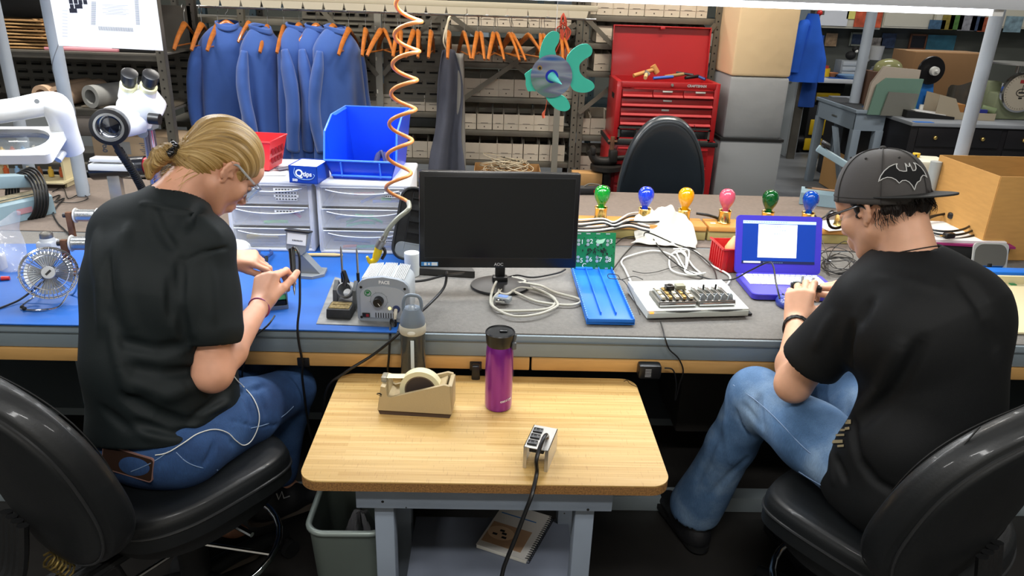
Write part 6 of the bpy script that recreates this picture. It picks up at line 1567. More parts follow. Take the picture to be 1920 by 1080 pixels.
# heat sealers and beige machine on the far side of the bench
def sealer(lb,x,y,rz,open_=28,ln=.36):
    t=thing('heat_sealer',lb,'heat sealer',(x,y,T-.0),rz);M_hs=mat('sealer_blue_grey','#8aa3ae',.4)
    B().prism([(-.045,0),(.045,0),(.04,.055),(.025,.07),(-.025,.07),(-.04,.055)],-ln/2,ln/2,'YZ').obj('base',M_hs,t)
    B().box((0,0,.0715),(ln-.05,.03,.004)).obj('wood_strip',mat('brown_strip','#7b5a3a',.5),t)
    B().box((-ln/2+.03,0,.0745),(.03,.02,.004)).obj('hinge_clip',M_black,t)
    b=B();b.M=MT((ln/2-.01,0,.075))@MR((open_),4,'Y');b.box((-ln/2,0,.015),(ln,.035,.03),.004);b.obj('arm',M_hs,t)
    b=B();b.M=MT((ln/2-.01,0,.075))@MR((open_),4,'Y');b.box((-ln+.02,0,.048),(.045,.05,.016),.006).cyl((-ln+.02,0,.025),(-ln+.02,0,.045),.012);b.obj('press_handle',M_black,t)
    return t
sealer('pale blue heat sealer with raised arm behind the man\'s cap',at(1592,350,3.35).x,3.36,158+180,26,.40)
bm_=thing('beige_machine','beige bench machine with a yellow knob behind the man\'s cap','machine',(at(1705,300,3.35).x,3.34,T),-8)
B().box((0,0,.10),(.30,.22,.20),.012).obj('housing',mat('beige_housing','#cfcbb2',.5),bm_);B().box((.04,-.02,.225),(.22,.17,.05),.012,taper=.9).obj('top_cover',mat('beige_cover','#d8d5c0',.5),bm_)
B().cyl((.02,0,.25),(.02,0,.268),.016).obj('yellow_knob',mat('yellow_knob','#e5b91c',.4),bm_);B().cyl((-.06,0,.25),(-.06,0,.262),.012).obj('blue_knob',mat('blue_knob','#2a4d8c',.4),bm_);B().cyl((.15,-.03,.2),(.175,-.03,.2),.012).obj('side_knob',M_blackm,bm_)
one('grey_tube',B().cyl((0,0,0),(0,0,.3),.022,n=24),mat('grey_tube','#9aa0a0',.5),'upright grey tube behind the man\'s cap bill','tube',(at(1742,360,3.0).x,3.0,T))
cable('cord',onb([(1520,395),(1535,410),(1548,405),(1560,395),(1575,408)],T+.01),.0035,M_cable,'black cord by the clear blue bulb on the far mat')
one('white_paper',B().box((0,0,.001),(.2,.13,.0015)),mat('paper_sheet','#e6e6e4'),'white sheet on the oak rail behind the man\'s glasses','paper',(at(1565,425,RY).x+.02,RY+.005,RZ+.0005),15)
b=B();L=on(1125,355,T-.0);
# ================================================================ left part of the bench
# two drawer units
M_pp=mat('white_drawer_frame','#eef0f4',.4,alpha=.72);M_pc=mat('translucent_drawer','#eef1f6',.3,alpha=.22,spec=.4);M_lip=mat('clear_lip','#eef2f8',.25,alpha=.8)
def drawers(lb,pxl,pxr,Yf,rz,seed,items,labels):
    a=at(pxl,470,Yf);c=at(pxr,470,Yf);w_=c.x-a.x;d_=.33;h_=.262
    t=thing('drawer_unit',lb,'drawer unit',((a.x+c.x)/2,Yf,T+.001),rz)
    b=B().box((0,d_/2,h_-.008),(w_+.012,d_+.012,.018),.007)
    for s_ in (-1,1): b.box((s_*(w_/2-.006),d_/2,h_/2),(.016,d_,h_-.01),.006)
    b.box((0,d_/2,.006),(w_,d_,.012),.005);b.box((0,d_-.004,h_/2),(w_-.01,.006,h_-.02))
    b.obj('frame',M_pp,t)
    r=random.Random(seed)
    for k in range(3):
        z0=.014+(2-k)*.079;hh=.075
        b=B().box((0,.002,z0+hh/2),(w_-.024,.003,hh-.006),.001)
        for s_ in (-1,1): b.box((s_*(w_/2-.017),d_/2,z0+hh/2-.004),(.002,d_-.03,hh-.02))
        b.box((0,d_/2,z0+.004),(w_-.03,d_-.02,.002));dr=b.obj('drawer',M_pc,t)
        q=[(-.24*w_/.3,0),(-.14*w_/.3,-.010),(0,-.014),(.14*w_/.3,-.010),(.24*w_/.3,0)]
        B().tube([(x*.5,-.004,z0+hh-.012+z) for x,z in q],.0022,n=6,sm=5).box((0,-.002,z0+hh-.003),(w_-.03,.006,.003),.001).obj('lip',M_lip,dr)
        for q in labels.get(k,[]):
            x,z,lw2,lines=q;n_=lines
            for j in range(n_):
                B().box((x,-.0012,z0+hh-.018-j*.0115+z),(lw2*(1-.12*(j%2)),.0006,.0098)).obj('paper_label',mat('paper_sheet','#e6e6e4'),dr)
                bb_=B()
                for m_ in range(7): bb_.box((x-lw2*.38+m_*lw2*.125,-.0018,z0+hh-.018-j*.0115+z),(lw2*.085,.0004,.0042))
                bb_.obj('label_print',mat('charcoal_print','#3b3f3f'),dr)
        for it in items.get(k,[]):
            kind,x0,z1,x1,z2,col=it;m=mat('tool_'+col,col,.5)
            P0=V3((x0*w_,.012,z0+z1));P1=V3((x1*w_,.02,z0+z2))
            o_=B().tube([P0,(P0+P1)/2+V3((0,.004,.004 if kind=='c' else 0)),P1],{'t': .0015,'h': .0058,'c': .0055,'w': .009}[kind],n=8)
            o_.obj('tool_inside',m,dr)
    return t
drawers('left white three-drawer unit with tweezers and screwdrivers inside',436,591,2.535,1,1,
        {0: [('t',-.42,.05,.1,.048,'#5e6164'),('t',-.38,.03,.25,.028,'#8d9194'),('t',-.3,.024,.3,.026,'#a9a9a6')],1: [('h',-.1,.012,.18,.013,'#5fae3c'),('h',.22,.06,.34,.03,'#a03a58'),('t',-.45,.014,-.1,.013,'#8d9194'),('h',-.45,.064,-.4,.06,'#6a2f5a')],2: [('w',-.32,.035,.05,.035,'#a8964a'),('h',-.3,.012,.25,.010,'#8c9096'),('h',-.42,.014,-.34,.01,'#4a4f58')]},
        {0: [(.06,.0,.085,4)],1: [(.06,.0,.09,1)]})
drawers('right white three-drawer unit with pliers and cutters inside',601,768,2.53,1,2,
        {0: [('h',-.1,.045,.12,.048,'#9a3a52'),('h',.1,.02,.42,.022,'#2f5bb0'),('c',-.03,.016,.3,.055,'#4a5f9a'),('t',-.06,.010,.1,.03,'#5e6164'),('h',.2,.03,.3,.026,'#45b865')],1: [('c',-.32,.035,-.02,.038,'#3f5577'),('c',-.2,.008,.12,.018,'#1f8a5a'),('c',-.2,.02,.1,.045,'#2a7a4c'),('c',-.1,.048,.2,.02,'#2a8a5a'),('t',.1,.02,.35,.03,'#5e6164')],2: [('t',-.35,.05,.2,.045,'#8d9194'),('h',-.35,.035,.05,.026,'#4b5a72'),('h',-.25,.008,-.1,.009,'#c8743a'),('h',-.1,.008,.12,.008,'#46a86c'),('h',.12,.008,.42,.006,'#36558c')]},
        {0: [(.105,-.002,.06,2)],2: [(.09,-.01,.045,2)]})
DT=T+.001+.262+.0012
# blue stack bin
L=at(678,335,2.57);sb=thing('stack_bin','large royal blue open-front stacking bin on the right drawer unit','bin',(L.x+.003,2.57,DT),-3)
M_blu=mat('royal_blue_plastic','#0b44d8',.32,coat=.1);W_,D_,H_=.250,.30,.205;w2=.205
def qd(*v): return list(v)
b=B()
fl_=[(-w2/2,0,0),(w2/2,0,0),(w2/2,D_,0),(-w2/2,D_,0)]
tk=.004
for s_ in (-1,1):
    pr=[(s_*w2/2,.0,0),(s_*w2/2,D_,0),(s_*W_/2,D_+.01,H_),(s_*W_/2,.10,H_),(s_*W_/2,.0,H_*.80),(s_*W_/2,-.022,H_*.34)]
    b.put(pr+[(x-s_*tk,y,z) for x,y,z in pr],[(0,1,2,3,4,5),(11,10,9,8,7,6)]+[(i,(i+1)%6,6+(i+1)%6,6+i) for i in range(6)])
b.box((0,D_/2,.002),(w2,D_,.004)).obj('sides',M_blu,sb)
B().put([(-w2/2,D_,0),(w2/2,D_,0),(W_/2,D_+.01,H_),(-W_/2,D_+.01,H_)]+[(-w2/2,D_-tk,0),(w2/2,D_-tk,0),(W_/2,D_+.01-tk,H_),(-W_/2,D_+.01-tk,H_)],[(0,1,2,3),(7,6,5,4),(0,4,5,1),(1,5,6,2),(2,6,7,3),(3,7,4,0)]).obj('back_wall',M_blu,sb)
lz=H_*.34
B().put([(-w2/2,0,0),(w2/2,0,0),(W_/2,-.022,lz),(-W_/2,-.022,lz)]+[(-w2/2,tk,0),(w2/2,tk,0),(W_/2,-.022+tk,lz),(-W_/2,-.022+tk,lz)],[(3,2,1,0),(4,5,6,7),(0,1,5,4),(1,2,6,5),(2,3,7,6),(3,0,4,7)]).obj('front_lip',M_blu,sb)
b=B()
for x in (-W_*.27,W_*.27): b.box((x,-.018,lz*.55),(.004,.012,lz*.8),rot=(R(16),0,0))
b.box((0,-.024,lz),(W_,.012,.005),.001).box((0,-.012,lz*.22),(W_*.84,.012,.005),.001)
for s_ in (-1,1):
    b.tube([(s_*W_/2,D_+.01,H_),(s_*W_/2,.10,H_),(s_*W_/2,.0,H_*.80),(s_*W_/2,-.022,lz)],.0035,n=6,sm=1)
    for k in range(14): b.box((s_*(W_/2-.007),.115+k*.012,H_-.001),(.014,.002,.004))
b.box((0,D_+.01,H_),(W_,.008,.006));b.obj('rims',mat('light_blue_rim','#3f7af0',.35),sb)
b=B().grid(lambda u,v: (.02+.06*(u-.3)+.01*sin(v*8),.20+.06*v,.005+.05*math.exp(-((u-.5)/.25)**2)*(1-.3*v)+.008*sin(u*14+v*6)),14,10,.001)
one('plastic_bag',b,mat('clear_bag','#c9c9cf'),'clear crumpled bag lying at the back of the royal blue bin','bag',(sb.location.x,sb.location.y,DT+.003))
# box of cotton swabs
a=at(540,352,2.475);c_=at(597,357,2.455);an=math.degrees(math.atan2(c_.y-a.y,c_.x-a.x))
qb=thing('swab_box','blue and white cardboard box of cotton swabs on the left drawer unit','box',(a.x,2.50,DT),-8)
qw,qd_,qh=.100,.115,.060;M_qb=mat('swab_box_blue','#0f3fa8',.4)
b=B().box((qw/2,.001,qh/2),(qw,.002,qh)).box((qw/2,qd_,qh/2),(qw,.002,qh)).box((.001,qd_/2,qh/2),(.002,qd_,qh)).box((qw-.001,qd_/2,qh/2),(.002,qd_,qh)).box((qw/2,qd_/2,.002),(qw,qd_,.003));b.obj('carton',M_qb,qb)
B().box((qw/2,qd_/2,qh-.006),(qw-.006,qd_-.006,.008)).obj('swabs',mat('cotton_ivory','#e9e4cf',.95,bump=1,bs=300,var=.1,vs=200),qb)
M_wpr=mat('white_print','#e8ecef');b=B();b.text('Q',.034,tmat((.036,-.0005,.034)),.0004,.001);b.text('tips',.022,tmat((.065,-.0005,.032)),.0004,.0006);b.obj('lettering',M_wpr,qb)
b=B();b.text('500',.012,tmat((.02,-.0005,.010)),.0004,.0004);b.obj('count_print',M_wpr,qb)
b=B();b.tube([(.022,-.001,.052),(.018,-.001,.035),(.026,-.001,.022),(.05,-.001,.014),(.078,-.001,.016),(.09,-.001,.028),(.086,-.001,.034)],.0009,n=5);b.obj('swoosh',mat('pale_swoosh','#9cc4ee',.5),qb)
# papers on top of drawers, red basket
L=at(480,330,2.60);one('white_papers',B().grid(lambda u,v: (-.12+.24*u,-.05+.25*v,.003+.006*sin(u*5)*v),10,6,.001),mat('paper_sheet','#e6e6e4'),'loose white papers on the left drawer unit','papers',(L.x-.02,2.62,DT),10)
L=at(500,320,2.68);rb=thing('red_basket','red vented plastic basket on the left drawer unit by her forehead','basket',(L.x-.035,2.70,DT+.008),-6)
def taper_wall(w0,w1,d0,d1,h):
    b=B();lo=[(-w0/2,-d0/2,0),(w0/2,-d0/2,0),(w0/2,d0/2,0),(-w0/2,d0/2,0)];hi=[(-w1/2,-d1/2,h),(w1/2,-d1/2,h),(w1/2,d1/2,h),(-w1/2,d1/2,h)]
    li=[(x*.94,y*.94,z+.003) for x,y,z in lo];hn_=[(x*.95,y*.95,z) for x,y,z in hi]
    b.put(lo+hi+li+hn_,[(3,2,1,0),(8,9,10,11)]+[(i,(i+1)%4,4+(i+1)%4,4+i) for i in range(4)]+[(8+(i+1)%4,8+i,12+i,12+(i+1)%4) for i in range(4)]+[(4+i,4+(i+1)%4,12+(i+1)%4,12+i) for i in range(4)])
    return b
taper_wall(.13,.17,.12,.16,.105).obj('tub',mat('bright_red_plastic','#d8222a',.35),rb)
b=B()
for k in range(4): b.box((.0805,-.05+k*.03,.066),(.003,.020,.022),rot=(0,R(-11),0)).box((.074,-.045+k*.028,.033),(.003,.018,.018),rot=(0,R(-11),0))
b.obj('vent_holes',mat('pink_shadow','#8f1218',.5),rb)
B().tube([(-.085,-.08,.105),(.085,-.08,.105),(.085,.08,.105),(-.085,.08,.105)],.0035,n=6,sm=1,closed=True).obj('rim',mat('bright_red_plastic','#d8222a'),rb)
# perforated grey strip leaning by the basket
b=B().box((0,0,0),(.10,.03,.003));
for k in range(5): b.box((-.04+k*.02,0,.002),(.012,.012,.002))
one('perforated_strip',b,mat('grey_strip','#7d7f86',.5),'grey perforated strip beside the red basket','strip',(at(535,315,2.68).x+.01,2.69,DT+.009),48)
# spiral air hose and nozzle
hx0,hz0=at(766,-30,2.25),1.9
P=[];turns=[(-20,768),(40,766),(96,762),(150,758),(205,756),(264,750),(325,748),(383,745)]
for i in range(len(turns)-1):
    (y0_,x0_),(y1_,x1_)=turns[i],turns[i+1]
    for j in range(12):
        f=j/12;a_=2*PI*f;yy=y0_+(y1_-y0_)*f;xx=x0_+(x1_-x0_)*f;c=at(xx,yy,2.25)
        P.append(V3((c.x+.037*cos(a_),2.25-.037*sin(a_),c.z+.012*sin(a_*1.0))))
hz=P[-1]
ah=thing('air_hose','orange spiral air hose hanging down with a yellow blow nozzle','air hose',tuple(at(712,475,2.2)))
hb=V3(ah.location);top=P[0]+V3((0,0,0))
B().tube([V3((top.x,2.25,2.35))-hb,V3((top.x-.03,2.26,1.95))-hb]+[p-hb for p in P],.0058,n=10,sm=3).obj('coil',mat('amber_hose','#d88845',.35,coat=.2),ah)
e1=at(766,392,2.21);e2=at(745,410,2.2);e3=at(728,430,2.2);e4=at(722,442,2.2)
B().tube([hz-hb,e1-hb,e2-hb,e3-hb,e4-hb],.0075,n=12,sm=8).obj('spring_guard',mat('clear_guard','#9fa295',.3,.3),ah)
b=B();dn=(at(700,480,2.2)-e4).normalized();q0=e4-hb
b.cyl(q0,q0+dn*.018,.009,n=16).cyl(q0+dn*.018,q0+dn*.045,.0135,n=18).cyl(q0+dn*.045,q0+dn*.055,.010,n=16);b.obj('coupler',M_zinc,ah)
n0=at(712,463,2.2)-hb;n1=at(707,478,2.2)-hb
b=B().tube([n0+V3((0,0,.005)),n1,at(703,487,2.2)-hb,at(694,491,2.18)-hb,at(688,481,2.17)-hb],[.014,.015,.012,.008,.004],n=12,sm=6,flat=.7);b.obj('yellow_grip',mat('yellow_nozzle','#f0cf20',.35),ah)
B().tube([at(719,464,2.2)-hb,at(722,474,2.195)-hb,at(716,486,2.19)-hb],.005,n=8).obj('black_trigger',M_black,ah)
# leaning black tray
bt=thing('black_tray','dusty black ribbed tray leaning behind the monitor','tray',tuple(at(752,468,2.44)),0);bt.location.z=T
Mt=MT((.015,.01,.015))@MR((10),4,'Z')@MR((78),4,'X')@MR((-12),4,'Z')
M_dust=mat('dusty_black_plastic','#191a1b',.4,var=.5,vs=60)
b=B();b.M=Mt;b.prism([(p[0]+.03,p[1]+.125) for p in rrect(.17,.25,.04)],-.006,0)
rim=[(p[0]+.03,p[1]+.125,.018) for p in rrect(.168,.248,.04)];b.tube(rim,.005,n=6,sm=1,closed=True)
b.obj('pan',M_dust,bt)
b=B();b.M=Mt;n_=len(rim);vs=[(x,y,0) for x,y,z in rim]+rim;b.put(vs,[(i,(i+1)%n_,n_+(i+1)%n_,n_+i) for i in range(n_)]);b.obj('side_wall',M_dust,bt)
b=B();b.M=Mt
for k in range(5): b.box((.045,.055+k*.040,.006),(.12,.003,.014))
b.box((-.015,.135,.006),(.003,.20,.014)).obj('ribs',mat('black_rib','#0e0f10',.4),bt)
b=B();b.M=Mt;b.prism(rrect(.15,.06,.02,4,.03,.03),.012,.016);b.obj('clear_pocket',mat('smoky_pocket','#9aa0a2',.15,alpha=.45),bt)
# tip tester / lamp head on wedge foot
L=on(570,520);tt=thing('display_stand','grey wedge-footed meter with a tilted white face beside the iron','meter',(L.x+.005,L.y+.03,T+.001),-4)
M_mg=mat('meter_grey','#82878b',.4)
B().prism([(-.055,-.045),(.03,-.05),(.062,-.02),(.055,.04),(-.05,.045)],0,.010).obj('foot',M_mg,tt)
B().prism([(-.03,.008),(.05,.008),(.0,.065),(-.022,.085),(-.034,.08)],-.02,.02,'XZ').obj('neck',M_mg,tt)
Mh2=MT((-.022,-.01,.112))@MR((-12),4,'X')@MR((4),4,'Y')
b=B();b.M=Mh2;b.prism([(-.032,-.022),(-.018,-.038),(.020,-.038),(.032,-.022),(.038,.036),(-.038,.036)],-.012,.022,'XZ');b.obj('head',M_mg,tt)
b=B();b.M=Mh2;b.box((0,-.0128,.012),(.062,.0012,.036));b.obj('white_face',mat('paper_sheet','#e6e6e4'),tt)
b=B();b.M=Mh2;b.box((0,.004,.038),(.082,.040,.006),.002);b.obj('black_cap',M_black,tt)
b=B();b.M=Mh2
for k in range(7): b.box((-.012+k*.005,-.0138,.008),(.0032,.0004,.004))
b.obj('face_print',mat('charcoal_print','#3b3f3f'),tt)
b=B();b.M=Mh2;b.sph((0,-.015,-.024),(.008,.006,.008),14,8);b.obj('brass_screw',M_brass,tt)
# soldering iron in her right hand
tip_=at(475,545,2.02)
g0=at(547,467,2.0);g1=at(522,495,1.965);g2=tipsW[0].lerp(thW,.5)+V3((-.005,.0,-.006))
si=thing('soldering_iron','black-handled soldering iron held in the woman\'s right hand','soldering iron',tuple(g2));gb=V3(g2)
ax2=(g0-g2).normalized()
B().tube([g0-gb,g0-ax2*.03-gb,g2-gb],[.0095,.0085,.0075],n=16,sm=4).obj('handle',M_black,si)
B().cyl(g2-gb,g2-ax2*.03-gb,.0035,n=12).cyl(g2-ax2*.03-gb,g2-ax2*.045-gb,.003,.0008,n=12).obj('tip',M_zinc,si)
B().tube([g0-gb,at(553,464,1.99)-gb,at(561,480,1.97)-gb,at(562,520,1.95)-gb,at(562,570,1.915)-gb,at(558,610,1.885)-gb,at(560,640,1.872)-gb,at(567,680,1.868)-gb,at(568,720,1.872)-gb,V3((-.52,1.9,.4))-gb,V3((-.5,2.1,.1))-gb],.0034,n=8,sm=6).obj('cord',M_cable,si)
# box with board being soldered, cotton, blue pliers
L=on(518,580);pbx=thing('instrument_case','small open grey instrument case with circuit board in front of the woman','instrument',(L.x-.01,L.y+.02,T+.001),20)
b=B().box((0,0,.002),(.075,.06,.004)).box((-.036,0,.027),(.003,.06,.054)).box((.036,0,.027),(.003,.06,.054)).box((0,.029,.027),(.075,.003,.054)).box((0,-.029,.006),(.075,.003,.012)).box((0,-.029,.050),(.075,.003,.005));b.obj('shell',mat('case_grey','#8c979f',.4),pbx)
B().box((0,0,.030),(.066,.052,.002)).obj('board',mat('pcb_green','#0f7a48'),pbx);B().box((0,-.01,.016),(.06,.035,.02)).obj('dark_core',M_blackm,pbx)
b=B()
for x,y in ((-.01,.0),(.015,.01),(-.02,-.01)): b.cyl((x,y,.03),(x,y,.042),.006,n=12)
b.obj('components',mat('tinned_pad','#c4cfd2'),pbx)
L=on(437,470,T+.03);one('cotton_wad',B().grid(lambda u,v: (lambda a,e: ((.045+.006*sin(5*a+3*e)+.004*sin(9*a))*cos(a)*sin(e),(.035+.005*sin(4*a))*sin(a)*sin(e),.03+.03*cos(e)))(2*PI*u,PI*(.001+.998*v)),36,18),mat('cotton_white','#e8e6de',.95,bump=.6,bs=60),'wad of crumpled white wipes behind her left hand','wipes',(L.x+.005,L.y+.03,T-.0))
pl2=thing('pliers','small dark blue pliers lying open on the blue mat','pliers',tuple(on(500,490,T+.001)),20)
for s_ in (-1,1): B().tube([(0,0,.014),(s_*.012,.02,.014),(s_*.022,.05,.012),(s_*.018,.075,.012)],[.005,.005,.0055,.005],n=8).obj('handle',mat('navy_grip','#22407c',.4),pl2)
B().tube([(0,0,.014),(0,-.02,.014),(0,-.038,.013)],[.007,.005,.002],n=8).obj('jaw',M_blackm,pl2)
L=on(600,482);one('brush_handle',B().tube([(-.05,.0,.007),(.0,.002,.007),(.05,.0,.007),(.08,0,.007)],[.006,.0065,.007,.004],n=10),mat('pale_wood','#d2b27c',.5),'pale wooden brush handle lying in front of the drawers','brush',(L.x,L.y,T+.001),3)
# bench fan
L=on(78,580,T);fa=thing('desk_fan','small chrome wire-cage desk fan on the blue mat at the far left','fan',(L.x-.01,L.y+.045,T))
fc=at(92,512,2.03)-V3(fa.location);Mf=MT(fc)@V3((.45,-.80,.35)).to_track_quat('Z','Y').to_matrix().to_4x4()
b=B();b.M=Mf
for k in range(40):
    a_=2*PI*k/40;c,s_=cos(a_),sin(a_)
    b.tube([(.018*c,.018*s_,.040),(.045*c,.045*s_,.036),(.068*c,.068*s_,.018),(.074*c,.074*s_,.0),(.066*c,.066*s_,-.022),(.03*c,.03*s_,-.034)],.0009,n=5,sm=3)
for rr_,zz in ((.074,0),(.070,.012),(.05,.034)): b.tube([(rr_*cos(k*PI/16),rr_*sin(k*PI/16),zz) for k in range(32)],.0014 if rr_<.074 else .0026,n=6,sm=1,closed=True)
b.obj('wire_cage',M_chrome,fa)
b=B();b.M=Mf;b.lathe([(0,.042),(.017,.042),(.019,.039),(.017,.036),(0,.036)],24);fb=b.obj('badge',mat('badge_silver','#b9bcc0',.3,.6),fa)
b=B();b.M=Mf;b.box((0,0,.0425),(.018,.006,.001),rot=(0,0,R(40)));b.obj('badge_print',M_black,fb)
b=B();b.M=Mf
for k in range(4):
    a_=k*PI/2
    def bl_(u,v,a_=a_): rr_=.012+.05*v;an_=a_+(u-.5)*1.2;return (rr_*cos(an_),rr_*sin(an_),.006+.014*(u-.5))
    b.grid(bl_,8,6,.001)
b.obj('blades',mat('fan_blade','#b7bcbf',.3,.5),fa)
b=B();b.M=Mf;b.lathe([(0,-.07),(.018,-.068),(.024,-.05),(.024,-.02),(.012,.01),(0,.012)],24);b.obj('motor',M_black,fa)
b=B();q=Mf@V3((.076,0,0));q2=Mf@V3((-.076,0,0))
b.tube([q,V3((q.x*.6,-.02,.008)),V3((.02,-.06,.005)),V3((-.045,-.05,.005)),V3((q2.x*.7,-.0,.03)),q2],.003,n=8,sm=6).tube([q,V3((q.x*.5,.06,.006)),V3((-.04,.065,.006)),q2],.003,n=8,sm=6);b.obj('stand',M_chrome,fa)
B().sph((-.042,-.048,.007),.006,10,8).sph((-.03,-.058,.007),.006,10,8).obj('rubber_tips',M_blackm,fa)
B().tube([fc+V3((-.02,.05,-.02)),(-.06,.01,.02),(-.09,-.03,.006),(-.14,-.12,.004),(-.2,-.2,-.0)],.003,n=8,sm=6).obj('cord',M_cable,fa)
# marker, jar, bag
mk_=thing('marker_pen','red, white and blue marker pen at the left edge of the blue mat','marker',tuple(on(4,526,T+.001)),12)
B().cyl((-.08,0,.007),(-.012,0,.007),.007,n=14).obj('white_barrel',mat('marker_white','#e6e6ea',.4),mk_);B().cyl((-.012,0,.007),(0.0,0,.007),.0072,n=14).obj('blue_band',mat('marker_blue','#1d50b0',.4),mk_);B().cyl((0,0,.007),(.022,0,.007),.0075,.006,n=14).obj('red_cap',mat('marker_red','#d02a22',.4),mk_)
L=on(90,490,T);jr=thing('jar','frosted square plastic jar with a brushed metal lid, behind the fan','jar',(L.x+.0,L.y+.02,T));
B().box((0,0,.035),(.058,.058,.07),.012).lathe([(.026,.066),(.021,.078),(0,.078)],24).obj('body',mat('frosted_plastic','#dfe2e2',.35,trans=.35),jr);B().lathe([(0,.074),(.0195,.074),(.0205,.078),(.0205,.090),(.0185,.095),(.016,.095),(.015,.0925),(0,.0925)],32).obj('lid',mat('brushed_lid','#8f8c85',.35,.8),jr)
def bagf(u,v):
    return (-.12+.16*u+.01*sin(v*7),.0+.06*v+.018*sin(u*6+v*4),.002+.16*v*(1-.15*sin(u*5))+.012*sin(u*11+v*7)*sin(PI*v))
L=on(18,508,T);o=one('plastic_bag',B().grid(bagf,36,24,.0006),mat('clear_zip_bag','#dfe2ea',.12,alpha=.32,bump=.8,bs=22,spec=.8,bdist=.01),'clear zip bag standing crumpled behind the marker at the far left','bag',(L.x,L.y,T),4,angle=180)
one('white_carton',B().box((0,0,.025),(.06,.035,.05),.003),mat('paper_sheet','#e6e6e4'),'small white carton inside the clear zip bag','box',(L.x-.05,L.y+.012,T+.001))
# two solder spools on a rusty post stand
M_rust=mat('rusty_brown_iron','#6e4a33',.7,.3,var=.3,vs=30,bump=.3,bs=60)
def spool(lb,pxp,pyb,Yp,pyt,rz):
    a=at(pxp,pyb,Yp);topz=at(pxp,pyt,Yp).z;t=thing('solder_spool',lb,'solder spool',(a.x,Yp,T+.0004),rz)
    h=topz-T
    B().box((0,0,h/2),(.020,.016,h),.002).box((.06,0,.003),(.15,.06,.006)).obj('post',M_rust,t)
    B().cyl((-.014,0,h-.012),(.14,0,h-.012),.005,n=12).cyl((-.02,0,h-.012),(-.010,0,h-.012),.009,n=8).obj('axle',mat('dark_axle','#3a3a3c',.4,.6),t)
    b=B();b.M=MT((.022,0,h-.012))@MR((90),4,'Y');b.lathe([(0.005,0),(.026,0),(.027,.002),(.026,.004),(.016,.005),(.016,.075),(.026,.076),(.027,.078),(.026,.080),(.005,.080)],32);b.obj('reel',mat('reel_white','#dcdcd8',.35),t)
    b=B();b.M=MT((.022,0,h-.012))@MR((90),4,'Y');b.lathe([(.0165,.005),(.0215,.006)]+[(.0215+.0006*(k%2),.006+k*.0017) for k in range(40)]+[(.0165,.075)],28);b.obj('solder_wire',mat('solder_silver','#b9bcbc',.25,.85),t)
    return t
spool('rear reel of silver solder on a rusty post beside her shoulder',137,443,2.60,398,3);spool('front reel of silver solder on a rusty post by the fan',132,515,2.28,450,4)
# sealing machine at the far left with cord coil
hs=thing('heat_sealer','long blue-grey heat sealer with a wound black cord at the far left','heat sealer',(0,0,T));
A1=on(88,395,T);A0=on(-60,430,T);dd=A1-A0;hs.location=(A1.x,A1.y,T);hs.rotation_euler.z=math.atan2(dd.y,dd.x);M_hs=mat('sealer_blue_grey','#8aa3ae',.4)
B().prism([(-.06,0),(.05,0),(.045,.07),(.03,.085),(-.03,.085),(-.055,.07)],-.5,0,'YZ').obj('base',M_hs,hs)
B().box((-.25,0,.088),(.46,.035,.006)).box((-.25,-.03,.083),(.48,.02,.004)).obj('sealing_strip',mat('strip_cream','#b9ac8f',.4,var=.3,vs=30),hs)
b=B();b.M=MT((-.03,.0,.10))@MR((9),4,'Y');b.box((-.24,.02,.03),(.48,.06,.05),.006);b.obj('arm',M_hs,hs)
b=B()
for k in range(5): b.tube([(-.09+.012*k+.03*sin(a_),.085*cos(a_) ,.075+(.085+.004*k)*sin(a_+.25)) for a_ in [j*PI/8 for j in range(16)]],.005,n=8,sm=3,closed=True)
b.obj('wound_cord',M_cable,hs)
b=B();b.M=MT((-.12,-.0605,.038)) ;
b.box((0,0,0),(.06,.001,.022));b.obj('red_label',mat('faded_red_label','#b98a92',.5),hs)
cable('cord',onb([(95,372),(112,366),(104,378),(120,372),(108,385),(100,400),(108,418),(120,430),(130,440)],T+.004),.003,M_cable,'black cord trailing from the heat sealer to the solder reels')
cable('wire',onb([(98,360),(118,352),(128,372),(150,364),(165,372),(140,380),(100,378)],T+.004),.002,M_cable,'loose black wire around the foot of the grey pole')
# white magnifier lamp
ml=thing('magnifier_lamp','big white swing-arm magnifier lamp at the far left','lamp',(-1.95,2.55,T));mb=V3(ml.location);M_wl=mat('lamp_white','#e4e7ea',.3,coat=.3)
pA=at(-40,215,2.22);pB=at(90,195,2.3);pC=at(108,205,2.3);pD=at(138,285,2.36)
B().tube([pA-mb,at(30,205,2.26)-mb,pB-mb,pC-mb,at(122,245,2.33)-mb,pD-mb],[.036,.036,.040,.042,.038,.033],n=20,sm=8,flat=.8).obj('arm',M_wl,ml)
B().cyl(at(69,190,2.24)-mb,at(69,190,2.252)-mb,.007,n=12).obj('grey_button',mat('meter_grey','#82878b'),ml)
Mn=MT(at(20,280,2.22)-mb)@MR((12),4,'Z')@MR((14),4,'X')
o_=rrect(.27,.20,.018);i_=[(p[0],p[1]) for p in superel(0,0,.122,.075,2.0,24*1)] if False else rrect(.22,.145,.07,5)
b=B();b.M=Mn;n_=len(o_);vs=[(x,y,.0) for x,y in o_]+[(x,y,.028) for x,y in o_]+[(x,y,.032) for x,y in i_]+[(x,y,.004) for x,y in i_]
b.put(vs,sum([[(k*n_+i,k*n_+(i+1)%n_,((k+1)%4)*n_+(i+1)%n_,((k+1)%4)*n_+i) for i in range(n_)] for k in range(4)],[]));b.obj('lens_frame',M_wl,ml)
b=B();b.M=Mn;b.grid(lambda u,v: ((u-.5)*.215,(v-.5)*.14,.020+.010*(1-(2*u-1)**2)*(1-(2*v-1)**2)),20,14,.004);b.obj('lens',mat('lens_glass','#e8eef2',.03,trans=.95,ior=1.4),ml)
